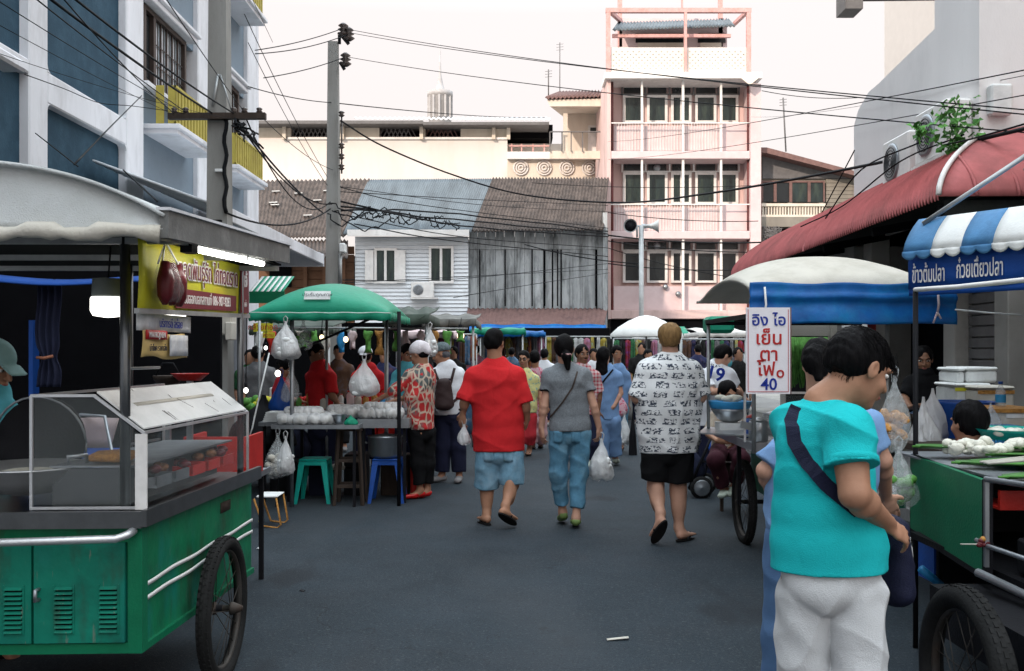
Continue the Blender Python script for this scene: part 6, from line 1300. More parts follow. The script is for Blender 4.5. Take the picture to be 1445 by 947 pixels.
root = thing('basket', 'dark handled basket on the far end of the cart case', 'basket', (-1.88, 5.6, 1.2)); c = P(237, 530, 5.7); part('bowl', 'wood_dark', root, lambda m: m.lathe([(.05, -.06), (.08, -.02), (.085, .0), (.07, -.01), (0, -.03)], c, 16)); part('handle', 'cable_black', root, lambda m: m.tube([c + V((-.07, 0, 0)), c + V((-.03, 0, .07)), c + V((.03, 0, .07)), c + V((.07, 0, 0))], .006, 6)); part('stand', 'steel_dull', root, lambda m: m.beam((c.x, c.y + .0, .75), (c.x, c.y, c.z - .05), .03, .03))
root = thing('food_tray', 'red oval tray on the far end of the cart case', 'tray', (-1.8, 5.7, 1.2)); c = P(268, 532, 5.6); part('tray', 'plastic_red', root, lambda m: m.lathe([(.06, -.02), (.10, .015), (.105, .02), (.06, -.01), (0, -.01)], c, 18)); part('stand', 'steel_dull', root, lambda m: m.beam((c.x, c.y, .75), (c.x, c.y, c.z - .02), .03, .03))
# far-left produce seen beyond the cart
for k in range(6): o = thing('goods_box', 'cardboard or plastic box of goods on the dim stall beyond the cart, %s' % ('brown one', 'blue one', 'pale one', 'red one', 'dark one', 'beige one')[k], 'box', (PX(352 + 14 * k, 12), 12, .8), 'boxes on the dim stall'); part('box', ('wood_dark', 'plastic_lblue', 'foam_white', 'plastic_red', 'black', 'canvas_beige')[k], o, lambda m: (m.box(PX(352 + 14 * k, 12), PX(363 + 14 * k, 12), 12, 12.3, .8, .8 + rr.uniform(.1, .28), bev=.01)))
table('long dim table holding boxes beyond the left cart', 350, 440, 12, .6, .79, 'black', 'wood_dark')

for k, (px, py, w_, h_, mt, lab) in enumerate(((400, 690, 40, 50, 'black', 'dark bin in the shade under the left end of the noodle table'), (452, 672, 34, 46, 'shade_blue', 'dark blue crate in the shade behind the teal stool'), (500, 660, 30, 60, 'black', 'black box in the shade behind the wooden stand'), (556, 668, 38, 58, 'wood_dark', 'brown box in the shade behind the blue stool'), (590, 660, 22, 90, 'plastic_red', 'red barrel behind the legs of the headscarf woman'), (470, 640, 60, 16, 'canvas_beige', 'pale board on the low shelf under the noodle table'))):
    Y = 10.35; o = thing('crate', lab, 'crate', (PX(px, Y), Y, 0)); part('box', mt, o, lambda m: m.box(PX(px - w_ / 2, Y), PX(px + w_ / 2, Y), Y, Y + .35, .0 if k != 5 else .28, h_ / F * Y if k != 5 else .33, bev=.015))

# dim clutter under and beyond the green canopy
rr = random.Random(33); NTH = ['first', 'second', 'third', 'fourth', 'fifth', 'sixth', 'seventh', 'eighth', 'ninth', 'tenth', 'eleventh', 'twelfth', 'thirteenth', 'fourteenth', 'fifteenth', 'sixteenth']
m = MB(); m.tube([P(360, 462, 12.4), P(660, 464, 12.4)], .012, 6); tag(m.build('hanging_rail', MATS['galv']), 'thin rail of hanging packets behind the green canopy', 'rail')
CLM = ('banner_yellow', 'leaf_bright', 'plastic_red', 'foam_white', 'food_gold', 'pink_panel', 'plastic_lblue', 'canvas_beige')
CLN = ('yellow', 'bright green', 'red', 'white', 'golden', 'pink', 'light blue', 'beige')
for k in range(16):
    x = 366 + k * 19 + rr.uniform(-4, 4); q = rr.randrange(8); o = thing('hanging_packet', '%s packet hanging in the dim left stalls, %s from left' % (CLN[q], NTH[k]), 'packet', P(x, 464, 12.4), 'packets hanging in the left stalls'); h_ = rr.uniform(14, 34)
    part('packet', CLM[q], o, lambda m: m.slab(lambda u, v: tuple(P(x - 4 + 8 * u, 467 + h_ * v, 12.4 + .03 * math.sin(u * 5 + v * 6 + k))), 4, 6, .03)); part('string', 'cable_black', o, lambda m: m.tube([P(x, 462, 12.4), P(x, 468, 12.4)], .005, 4))
for k in range(16):
    x = 424 + k * 11.5; q = rr.randrange(8); z = .87; o = thing('bottle', '%s capped sauce bottle or jar on the back table, %s from left' % (CLN[q], NTH[k]), 'jar', (PX(x, 11.2), 11.2, z), 'jars on the back table'); R_ = rr.uniform(.03, .045); h_ = rr.uniform(.10, .22)
    part('body', CLM[q], o, lambda m: m.lathe([(R_ * .9, 0), (R_, .01), (R_, h_ * .75), (R_ * .5, h_ * .9), (R_ * .5, h_ * .93)], (PX(x, 11.2), 11.2 + rr.uniform(-.1, .1), z), 12)); part('cap', 'plastic_red' if q != 2 else 'foam_white', o, lambda m: m.lathe([(R_ * .55, h_ * .935), (R_ * .55, h_), (0, h_)], (PX(x, 11.2), 11.2, z), 10))
for k in range(10):
    x = 356 + k * 9; q = rr.randrange(8); o = thing('fruit_box', '%s goods heaped on the far-left stall table, %s from left' % (CLN[q], NTH[k]), 'goods', (PX(x, 9.9), 10.9, .9), 'goods on the far-left stall'); part('goods', CLM[q], o, lambda m: [m.ell((PX(x, 11.7) + rr.uniform(-.05, .05), 11.7 + rr.uniform(-.1, .1), .83 + rr.uniform(0, .12)), rr.uniform(.03, .06), 8, 6) for _ in range(7)])['kind'] = 'stuff'
# ================= far market stalls: racks of clothes, parasol
cols_ = [('red', (.36, .04, .04)), ('navy', (.03, .04, .12)), ('white', (.55, .55, .54)), ('sky blue', (.12, .25, .42)), ('black', (.03, .03, .03)), ('green', (.04, .18, .08)), ('pink', (.5, .2, .26)), ('yellow', (.5, .38, .06)), ('grey', (.2, .2, .21)), ('purple', (.16, .06, .2)), ('orange', (.45, .14, .03)), ('brown', (.14, .07, .04))]
for n_, c_ in cols_: M('cloth_' + n_.replace(' ', '_'), tuple(q * .6 for q in c_), .85, var=.25, scale=9, bump=.3, dirt=tuple(q * .8 + .02 for q in c_[::-1]), dscale=9, damt=.6)
rr = random.Random(21)
ORD = ['first', 'second', 'third', 'fourth', 'fifth', 'sixth', 'seventh', 'eighth', 'ninth', 'tenth', 'eleventh', 'twelfth', 'thirteenth', 'fourteenth', 'fifteenth', 'sixteenth', 'seventeenth', 'eighteenth', 'nineteenth', 'twentieth']
def garment(m, c, w_, h, kind, rr):
    x, y, z = c; k = rr.uniform(0, 6); f = lambda u, v: .035 * math.sin(u * 9 + k) * (.3 + v)
    if kind == 0:
        m.slab(lambda u, v: (x + (u - .5) * w_ * (1 - .12 * math.sin(v * 3)), y + f(u, v), z - .06 * h - v * h * .94 + .05 * h * (1 - abs(2 * u - 1)) * (1 - v)), 8, 6, .02)
        for s_ in (-1, 1): m.slab(lambda u, v: (x + s_ * w_ * (.42 + .28 * v) + (u - .5) * .12 * w_ * 2, y + f(u, v) * .5 + .01, z - .08 * h - v * h * .34), 3, 4, .02)
    elif kind == 1:
        for s_ in (-1, 1): m.slab(lambda u, v: (x + s_ * w_ * (.17 + .04 * v) + (u - .5) * w_ * .36, y + f(u, v), z - v * h * 1.1), 4, 6, .02)
        m.slab(lambda u, v: (x + (u - .5) * w_ * .72, y - .005, z - v * h * .2), 4, 2, .03)
    else: m.slab(lambda u, v: (x + (u - .5) * w_ * (.45 + .55 * v), y + f(u, v) * 1.4, z - v * h * 1.15), 8, 6, .02)
def rack(where, x0, x1, yrail, Y, step, h, z2=True, start=0):
    r = thing('clothes_rack', 'metal clothes rail %s' % where, 'clothes rack', (PX((x0 + x1) / 2, Y), Y, 0)); part('rail', 'galv', r, lambda m: m.tube([P(x0, yrail, Y), P(x1, yrail, Y)], .02, 6))
    for x in (x0, x1): part('post', 'galv', r, lambda m: m.tube([P(x, yrail, Y), (PX(x, Y), Y, .0)], .02, 6))
    x = x0 + step * .6; i = 0
    while x < x1 - step * .3 and i < 20:
        n_, c_ = cols_[rr.randrange(12)]; kind = rr.choice((0, 0, 0, 1, 2)); nm = ('shirt', 'trousers', 'dress')[kind]; mm = MB(); c = P(x, yrail + 1, Y - .03); w_ = step / F * Y * 1.05
        garment(mm, (c.x, c.y, c.z), w_, h * rr.uniform(.85, 1.15), kind, rr)
        o = mm.build(nm, MATS['cloth_' + n_.replace(' ', '_')]); tag(o, '%s %s, %s from left on rail %s' % (n_, nm, ORD[i], where), 'clothing', 'clothes hanging ' + where); x += step * rr.uniform(.9, 1.1); i += 1
rack('behind the red shirt man', 676, 770, 474, 27, 7.5, .75); rack('left of the white parasol pole', 770, 862, 475, 29, 7.5, .75)
rack('under the white parasol', 866, 960, 478, 24, 7.5, .62); rack('behind the numbered jersey man', 962, 1052, 479, 22.5, 6.5, .60); rack('low under the pink building', 868, 1050, 500, 26, 10, .8); rack('behind the grey tarpaulin', 560, 672, 472, 20, 8, .6); rack('low before the timber house', 672, 862, 502, 31, 11, .9)
def counter(lab, x0, x1, Y, z, mat, n=10):
    r = thing('market_table', lab, 'market table', (PX((x0 + x1) / 2, Y), Y, 0)); part('cloth', mat, r, lambda m: m.slab(lambda u, v: (lerp(PX(x0, Y), PX(x1, Y), u), Y + .04 * math.sin(u * 30), lerp(z, .05, v)), 30, 3, .02)); part('top', mat, r, lambda m: m.box(PX(x0, Y), PX(x1, Y), Y + .03, Y + 1.0, z - .02, z)); return r
counter('cloth-covered far table right of the plaid man', 880, 1050, 21, .8, 'cloth_white'); counter('dark cloth-covered table behind the yellow shirt woman', 690, 860, 24, .8, 'cloth_navy'); counter('blue cloth-covered table behind the left stalls', 560, 680, 17.5, .8, 'cloth_sky_blue'); counter('red cloth-covered box table behind the headscarf woman', 528, 600, 12.6, .98, 'plastic_red')
for where, x0, x1, Y, z in (('on the white far table', 885, 1045, 21.2, .8), ('on the dark far table', 695, 855, 24.2, .8), ('on the blue far table', 565, 678, 17.7, .8)):
    for i in range(14):
        n_, c_ = cols_[rr.randrange(12)]; x = lerp(x0, x1, (i + .5) / 14); w_ = (x1 - x0) / 14 / F * Y * .8; c = V((PX(x, Y), Y + .1, z)); mm = MB(); hh = rr.uniform(.06, .22)
        mm.slab(lambda u, v: (c.x + (u - .5) * w_, c.y + v * .4, z + .01 + hh * math.sin(math.pi * min(.98, max(.02, u))) ** .4 * math.sin(math.pi * min(.98, max(.02, v))) ** .4), 6, 6, .01)
        tag(mm.build('folded_goods', MATS['cloth_' + n_.replace(' ', '_')]), '%s folded goods, %s pile from the left %s' % (n_, ORD[i], where), 'goods', 'piles of goods ' + where)
root = thing('parasol', 'large off-white market parasol in front of the pink building', 'parasol', (PX(912, 21), 21, 0)); pc = (PX(912, 21), 21, 0)
part('cloth', 'stripe_white', root, lambda m: m.lathe([(.76, PZ(472, 21) - .05), (.76, PZ(472, 21)), (.60, PZ(462, 21)), (.38, PZ(453, 21)), (.16, PZ(446.5, 21)), (.02, PZ(445, 21))], pc, 24, cap=False)); part('pole', 'galv', root, lambda m: m.tube([(pc[0], 21, 0), (pc[0], 21, 2.2)], .02, 8))
root = thing('green_lamp_shade', 'faded green cloth-covered canopy lump left of the noodle sign', 'canopy', (PX(1020, 9), 9, 1.7)); part('cloth', 'tarp_green', root, lambda m: m.box(PX(1000, 9), PX(1037, 9), 9, 9.3, PZ(470, 9), PZ(446, 9), bev=.03))
m = MB(); m.box(PX(668, 34), PX(860, 34), 34, 34.1, 0, 2.3); tag(m.build('shade_backdrop', MATS['dark_gap']), 'added black backdrop standing for the shade behind the stalls of the timber house', 'backdrop')  # black boards added here and below to stand for shade behind the stalls
m = MB(); m.box(PX(480, 26), PX(662, 26), 26, 26.1, 0, 2.25); tag(m.build('shade_backdrop', MATS['dark_gap']), 'added black backdrop standing for the shade behind the stalls of the white house', 'backdrop')
m = MB(); m.box(PX(300, 25), PX(479, 25), 25, 25.1, 0, 2.25); tag(m.build('shade_backdrop', MATS['dark_gap']), 'added black backdrop for the shade at far left behind the green canopy stall', 'backdrop')
# ================= noodle cart with blue tarpaulin (near face at Y = 6.4)
YN = 6.4
nx0, nx1 = PX(1058, YN), PX(1350, YN)
root = thing('noodle_cart', 'noodle cart with beige domed roof and shiny blue tarpaulin edge on the right', 'food cart', (2.1, 7.0, 0))
part('roof', 'canvas_beige', root, lambda m: m.slab(lambda u, v: (lerp(nx0 - .02 * v, nx1 + .03, u) , lerp(6.41, 8.15, v), 1.925 + (.05 + .22 * max(0, 1 - abs(2 * u - .95) ** 2.1) ** .7) * math.sin(math.pi * min(1, v * 1.15)) ** .75 * (1 if v < .87 else .6)), 36, 12, .02))
def tp(u, v):
    z = lerp(PZ(456, YN), PZ(399, YN), v); return (lerp(nx0, nx1, u), YN - .010 * math.sin(v * 6.5 + 1) - .003 * math.sin(u * 19 + v * 5) - .03 * math.exp(-((v - .66) / .10) ** 2) + .0015 * math.sin(u * 51 + v * 9), z - .008 * u - .004 * math.sin(u * 13) * (1 - v) + (.005 * math.sin(u * 17)) * v)
part('tarpaulin', 'tarp_blue', root, lambda m: m.slab(tp, 90, 16, .012))
for px, cmt in ((1079, 'stripe_white'), (1323, 'pink_panel')): part('tie', cmt, root, lambda m: (m.tube([P(px, 405, YN - .03), P(px + 2, 430, YN - .05), P(px - 1, 446, YN - .035)], .007, 6), m.tube([P(px, 440, YN - .04), P(px + 5, 450, YN - .05)], .006, 5), m.tube([P(px, 440, YN - .04), P(px - 6, 456, YN - .05)], .006, 5)))
part('roof_frame', 'black', root, lambda m: [m.beam((nx0 + .03, y, 1.74), (nx1 - .05, y, 1.74), .03, .03) for y in (6.5, 8.0)] + [m.beam((x, 6.5, 1.75), (x, 8.0, 1.75), .03, .03) for x in (nx0 + .04, nx1 - .06)])['kind'] = 'stuff'
for x, y in ((nx0 + .05, 6.5), (PX(1252, 6.6), 6.6), (nx0 + .05, 8.0), (nx1 - .1, 8.0)): part('roof_post', 'galv', root, lambda m: m.tube([(x, y, .85), (x, y, 1.75)], .014, 8))
part('cart_body', 'cart_green', root, lambda m: m.box(1.92, 2.75, 6.95, 8.0, .42, .80)); part('counter', 'steel', root, lambda m: (m.box(1.68, 2.8, 6.9, 8.25, .842, .856), m.box(1.667, 1.679, 6.9, 8.25, .82, .88), m.box(1.68, 2.8, 6.887, 6.899, .82, .88)))
part('tray', 'steel', root, lambda m: m.prism([(1.42, 7.6), (1.75, 7.35), (1.9, 7.7), (1.6, 8.2)], lambda x, y: (x, y, .885 + .0 * x), lambda x, y: (x, y, .897)))
wheel(root, (1.83, 7.85, .33)); part('axle', 'black', root, lambda m: m.tube([(1.83, 7.85, .33), (2.7, 7.85, .33)], .018, 8)); part('strut', 'black', root, lambda m: m.beam((1.76, 7.72, .33), (1.76, 7.72, .83), .03, .03))
part('glass_case', 'glass_clear', root, lambda m: m.box(1.66, 2.10, 7.1, 7.13, .87, 1.2)); part('case_frame', 'aluminium', root, lambda m: (m.beam((1.66, 7.1, .87), (1.66, 7.1, 1.22), .015, .015), m.beam((1.66, 7.1, 1.22), (2.1, 7.1, 1.22), .015, .015), m.beam((1.62, 7.05, 1.0), (1.9, 7.25, .92), .012, .05)))
# sign
YS = 6.32
root = thing('price_sign', 'tall white sign with red and blue Thai letters and the number 40', 'sign', (PX(1084, YS), YS, PZ(556, YS)))
sxa, sxb, sza, szb = PX(1053, YS), PX(1115, YS), PZ(556, YS), PZ(434, YS)
part('board', 'sign_white', root, lambda m: m.box(sxa, sxb, YS, YS + .012, sza, szb)); fr = part('red_border', 'letter_red', root, lambda m: (m.box(sxa + .010, sxa + .014, YS - .002, YS - .0005, sza + .012, szb - .012), m.box(sxb - .014, sxb - .010, YS - .002, YS - .0005, sza + .012, szb - .012), m.box(sxa + .014, sxb - .014, YS - .002, YS - .0005, sza + .012, sza + .016)))
part('side_edge', 'roof_rust', root, lambda m: m.box(sxb + .001, sxb + .008, YS, YS + .02, sza, szb))
for t_, py, sz, mt, dx in (('อิง ไอ', 452.5, .098, 'letter_blue', 0), ('เย็น', 478, .118, 'letter_red', 0), ('ตา', 501, .118, 'letter_red', 0), ('โฟ', 522, .118, 'letter_red', -4), ('๐', 526, .10, 'letter_red', 16), ('40', 543, .105, 'letter_blue', 0)):
    text_mesh(t_, sz, MATS[mt], root, frame(P(1085 + dx, py, YS) + V((0, -.003, 0)), (1, 0, 0), (0, 0, 1)), 'lettering', .0012, bold=.0015)
# things on and near the noodle cart
root = thing('steel_bowl', 'steel mixing bowl lined with a blue rimmed basin at the cart corner', 'bowl', (PX(1030, 7.9), 7.9, .9)); c = (PX(1030, 7.9), 7.9, PZ(596, 7.9))
part('bowl', 'steel', root, lambda m: m.lathe([(.05, 0), (.10, .03), (.14, .09), (.15, .11), (0, .10)], c, 24)); part('rim', 'plastic_lblue', root, lambda m: m.lathe([(.145, .11), (.155, .115), (.172, .165), (.168, .17), (.15, .12)], c, 24, cap=False)); part('stand', 'foam_white', root, lambda m: m.box(c[0] - .1, c[0] + .12, 7.8, 8.0, .86, c[2])); rr = random.Random(6)
part('noodles', 'food_white', root, lambda m: [m.ell((c[0] + rr.uniform(-.08, .08), c[1] + rr.uniform(-.08, .08), c[2] + .17 + rr.uniform(0, .03)), (.05, .05, .025), 7, 5) for _ in range(12)])['kind'] = 'stuff'
for i, (px, py, Y, mt, s_, lab) in enumerate(((1070, 590, 7.2, 'steel', .07, 'small steel canister behind the price sign foot'), (1090, 585, 7.4, 'bag_clear', .08, 'clear container on the noodle cart counter'), (1105, 592, 7.0, 'foam_white', .06, 'white cup beside the clear container'), (1060, 600, 7.5, 'plastic_blue', .05, 'blue jar at the counter edge'), (1122, 575, 7.4, 'food_white', .07, 'pale heap of dumplings on the noodle cart'))):
    o = thing('container', lab, 'container', (PX(px, Y), Y, .86)); part('body', mt, o, lambda m: m.lathe([(s_ * .8, 0), (s_, .01), (s_, .14 + .03 * (i % 3)), (s_ * .9, .15 + .03 * (i % 3)), (s_ * .85, .02), (0, .02)], (PX(px, Y), Y, .862), 16)); part('lid', 'plastic_red' if i == 3 else 'aluminium', o, lambda m: m.lathe([(s_ * .92, .155 + .03 * (i % 3)), (s_ * .3, .175 + .03 * (i % 3)), (0, .18 + .03 * (i % 3))], (PX(px, Y), Y, .862), 16))
# dangling green vegetables under a pale beam
m = MB(); m.box(PX(1115, 8.3), PX(1172, 8.3), 8.3, 8.36, PZ(474, 8.3), PZ(452, 8.3)); m.box(PX(1172, 8.3), PX(1180, 8.3), 8.28, 8.37, .4, PZ(452, 8.3)); tag(m.build('stall_frame', MATS['canvas_beige']), 'pale stall beam and post over the hanging green vegetables', 'stall frame')
root = thing('hanging_vegetables', 'bright green leafy vegetables hanging behind the noodle sign', 'vegetables', (PX(1133, 8.5), 8.5, 1.4))
part('leaves', 'leaf_bright', root, lambda m: [m.tube([P(x, 476, 8.5), P(x + rr.uniform(-4, 4), 496, 8.5 + rr.uniform(-.05, .05)), P(x + rr.uniform(-10, 10), rr.uniform(515, 548), 8.5 + rr.uniform(-.08, .08))], [.004, .010, .002], 4, flat=2.5) for x in [rr.uniform(1114, 1168) for _ in range(150)]])['kind'] = 'stuff'
m = MB(); m.box(PX(1110, 8.9), PX(1180, 8.9), 8.9, 8.93, .4, PZ(470, 8.9)); tag(m.build('dark_board', MATS['black']), 'dark board behind the hanging green vegetables', 'board')
m = MB(); m.slab(lambda u, v: (PX(1226 + 10 * u, 7.4), 7.4 + .02 * math.sin(u * 6), lerp(PZ(560, 7.4), PZ(452, 7.4), v)), 4, 6, .01); tag(m.build('red_cloth', MATS['cloth_red'] if 'cloth_red' in MATS else MATS['plastic_red']), 'narrow red cloth hanging behind the turquoise shopper', 'cloth')
m = MB(); m.box(PX(1190, 9.6), PX(1225, 9.6), 9.6, 9.65, PZ(462, 9.6), PZ(450, 9.6)); tag(m.build('pale_sign', MATS['foam_white']), 'small pale board under the blue tarpaulin behind the dark haired head', 'board')
# stroller / hand trolley
root = thing('hand_trolley', 'black folding hand trolley with small wheels beside the blond man', 'trolley', (PX(990, 10.2), 10.2, 0)); YT = 10.2
part('frame', 'black', root, lambda m: (m.tube([P(972, 690, YT), P(1012, 600, YT)], .016, 8), m.tube([P(985, 694, YT + .25), P(1016, 604, YT + .25)], .016, 8), m.tube([P(1012, 600, YT), P(1016, 604, YT + .25)], .016, 8), m.beam(P(990, 650, YT), P(995, 652, YT + .25), .02, .02), m.beam(P(972, 690, YT), P(1002, 700, YT), .02, .02)))
for px, Y in ((990, YT - .02), (995, YT + .28)):
    w_ = part('wheel', 'rubber', root, lambda m: m.lathe([(.04, -.02), (.105, -.022), (.118, 0), (.105, .022), (.04, .02)], n=22, M_=Matrix.Translation((PX(px, Y), Y, .118)) @ Matrix.Rotation(-math.pi / 2, 4, 'X'))); part('hub', 'steel_dull', w_, lambda m: m.lathe([(.085, -.0235), (.075, -.026), (.03, -.026), (.015, -.040), (0, -.040)], n=14, M_=Matrix.Translation((PX(px, Y), Y, .118)) @ Matrix.Rotation(-math.pi / 2, 4, 'X')))
bag('dark cloth shopping bag strapped on the hand trolley', P(972, 620, YT + .15), .3, .42, 'shade_blue', seed=31, handles=False); bag('small blue bag hung on the hand trolley', P(1012, 604, YT - .05), .16, .26, 'plastic_blue', seed=32, handles=False)
m = MB(); m.box(PX(960, 11.4), PX(1010, 11.4), 11.4, 11.9, .03, .72, bev=.02); tag(m.build('white_box_table', MATS['foam_white']), 'white box table under the jersey man food', 'table'); m = MB(); m.box(PX(955, 11.3), PX(1022, 11.3), 11.35, 12.0, .725, .75); tag(m.build('table_board', MATS['canvas_beige']), 'pale yellow board on top of the white box table', 'board')
for k in range(8):
    c = (PX(965 + 6.5 * k, 11.5), 11.5 + (k % 3) * .12, .76); pack('pale food packet heaped before the jersey man', c, .10, .12, .10, 'food packets before the jersey man', seed=50 + k)

# ================= green cart at the right edge
root = thing('green_cart', 'green sided food cart with large dark wheel at the right edge', 'food cart', (2.6, 4.5, 0))
part('side_panel', 'panel_green', root, lambda m: m.prism([(5.05, .62), (5.05, .995), (4.02, .995), (4.02, .615)], lambda y, z: (lerp(1.905, 2.02, (y - 4.02) / 1.03), y, z), lambda y, z: (lerp(1.93, 2.045, (y - 4.02) / 1.03), y, z)))
part('panel_edge', 'black', root, lambda m: (m.beam((1.915, 4.01, .60), (1.915, 4.01, 1.0), .03, .03), m.beam((1.915, 4.0, .605), (2.03, 5.05, .61), .025, .025)))
part('inner_shelf', 'black', root, lambda m: (m.box(1.96, 3.6, 3.3, 4.9, .60, .63), m.box(2.1, 3.6, 4.9, 4.93, .3, .98)))
part('steel_rail', 'steel_dull', root, lambda m: (m.tube([P(1378, 762, 4.1), P(1392, 770, 4.0), (2.05, 3.0, .72)], .010, 8), m.tube([P(1380, 808, 4.0), (2.1, 2.6, .52)], .018, 8), m.tube([P(1390, 676, 4.0), (2.3, 3.2, .99)], .012, 8), m.beam(P(1392, 676, 4.0), P(1392, 800, 4.0), .016, .016)))
part('grill_box', 'black', root, lambda m: m.box(2.0, 3.4, 3.35, 3.95, .64, .78, bev=.01)); wheel(root, (1.62, 3.55, .335), .345, tyre=.045, yaw=.0); part('axle', 'black', root, lambda m: m.tube([(1.62, 3.55, .335), (3.2, 3.55, .335)], .03, 8)); part('mud_panel', 'black', root, lambda m: m.box(1.72, 3.4, 2.9, 4.1, .38, .56))
part('counter', 'steel_dull', root, lambda m: m.box(2.0, 3.8, 3.9, 5.2, .985, .995))
# banana leaves
rr = random.Random(14)
for k in range(9):
    x0, y0, a, L_ = 2.0 + rr.uniform(0, .5), 4.0 + k * .11, rr.uniform(-.3, .3), rr.uniform(.8, 1.5)
    o = thing('banana_leaf', 'long green banana leaf under the food on the right cart, %s from the near edge' % N8[k], 'leaf', (x0, y0, 1.0), 'banana leaves on the right cart')
    part('blade', 'banana_leaf', o, lambda m: m.slab(lambda u, v: (x0 - .07 + u * L_ * math.cos(a), y0 + u * L_ * math.sin(a) + (v - .5) * .22 * math.sin(math.pi * min(.99, u + .03)) ** .5, 1.005 + k * .004 + .02 * math.sin(u * 5 + k) * (1 if k % 2 else .4) + .03 * abs(v - .5)), 14, 4, .003)); part('midrib', 'leaf_bright', o, lambda m: m.tube([(x0 - .1 + u * L_ * math.cos(a), y0 + u * L_ * math.sin(a), 1.012 + k * .004 + .02 * math.sin(u * 5 + k) * (1 if k % 2 else .4)) for u in [i / 8 for i in range(9)]], .006, 5))
root = thing('food_heap', 'heap of pale shredded food on the banana leaves', 'food', (2.3, 4.7, 1.0)); part('shreds', 'food_white', root, lambda m: [m.ell((rr.uniform(2.1, 3.1), 4.78 + rr.gauss(0, .07), 1.03 + rr.uniform(0, .05)), (rr.uniform(.02, .05), rr.uniform(.02, .04), rr.uniform(.012, .03)), 7, 5, Matrix.Rotation(rr.uniform(0, 3), 3, 'Z')) for _ in range(130)])['kind'] = 'stuff'
for k in range(4): o = thing('grilled_sausage', 'brown grilled sausage lying on the banana leaves', 'sausage', (2.3 + .12 * k, 4.28, 1.05), 'grilled sausages'); part('skin', 'food_brown', o, lambda m: m.tube([(2.30 + .11 * k, 4.28 + .01 * k, 1.055), (2.36 + .11 * k, 4.27 + .01 * k, 1.058), (2.41 + .11 * k, 4.28 + .01 * k, 1.055)], [.014, .022, .014], 8))
m = MB(); m.slab(lambda u, v: (2.45 + u * .5, 4.45 + v * .2, 1.045 + .025 * math.sin(u * 9 + v * 5)), 10, 5, .004); tag(m.build('plastic_sheet', MATS['shade_blue']), 'dark crumpled plastic sheet on the banana leaves', 'plastic')
m = MB()
for k in range(3): m.tube([(1.98, 4.15 + k * .03, 1.05), (2.3, 4.2 + k * .05, 1.07)], .006, 5)
tag(m.build('bamboo_skewers', MATS['canvas_beige']), 'thin bamboo skewers poking over the green panel edge', 'skewers', kind='stuff')
root = thing('green_tray', 'round green tray of pale food at the far side of the right cart', 'tray', (PX(1425, 5.2), 5.2, 1.06)); c = (PX(1432, 5.2), 5.2, 1.06); part('tray', 'plastic_teal', root, lambda m: m.lathe([(.15, 0), (.20, .05), (.21, .055), (.19, .04), (.14, .01), (0, .01)], c, 24)); part('food', 'food_white', root, lambda m: [m.ell((c[0] + rr.uniform(-.14, .14), c[1] + rr.uniform(-.12, .12), c[2] + .04), (.035, .03, .02), 7, 5) for _ in range(18)])['kind'] = 'stuff'
root = thing('red_tray', 'red plastic tray on the inner shelf of the right cart', 'tray', (2.3, 4.1, .9)); part('tray', 'plastic_red', root, lambda m: (m.box(2.02, 2.9, 4.12, 4.14, .86, .94), m.box(2.02, 2.9, 4.14, 4.4, .86, .87)))
root = thing('pink_skewer', 'pink and yellow food skewer laid on the right cart rail', 'skewer', (1.9, 3.95, .8)); c = P(1387, 768, 4.0); part('stick', 'canvas_beige', root, lambda m: m.tube([c + V((-.09, 0, .0)), c + V((.04, 0, .0))], .003, 5)); part('morsels', 'food_gold', root, lambda m: m.ell(c + V((.0, 0, .02)), .012, 8, 6)); part('ribbon', 'meat', root, lambda m: [m.ell(c + V((rr.uniform(-.025, .03), 0, rr.uniform(-.01, .02))), (.014, .012, .01), 7, 5) for _ in range(6)])
root = thing('awning_post', 'slim dark post at the corner of the blue shop canopy', 'post', (PX(1292, 5.05), 5.05, 0)); part('tube', 'black', root, lambda m: m.tube([(PX(1292, 5.06), 5.06, .0), (PX(1292, 5.06), 5.06, PZ(409, 5.06))], .013, 10))
# hanging bags by the turquoise shopper
bag('clear bag of golden pork crackling hanging beside the thin post', P(1262, 530, 4.9), .155, .37, 'bag_clear', seed=41, fill='food_gold'); bag('clear bag of limes and red vegetables hanging below the crackling', P(1268, 630, 4.8), .19, .29, 'bag_clear', seed=42, fill='leaf_bright'); o = bag('pink bag of red vegetables at the shopper hip', P(1252, 668, 4.75), .10, .15, 'bag_clear', seed=43, fill='meat')
for k, (px, py, w_, h, Y) in enumerate(((1303, 560, .24, .5, 6.3), (1316, 548, .22, .36, 6.5), (1300, 600, .2, .45, 6.2))): bag('large crumpled white plastic bag on the bin rack, %s' % ('left one', 'pointed right one', 'lower one')[k], P(px, py, Y), w_, h, 'bag_white', seed=60 + k, handles=False)
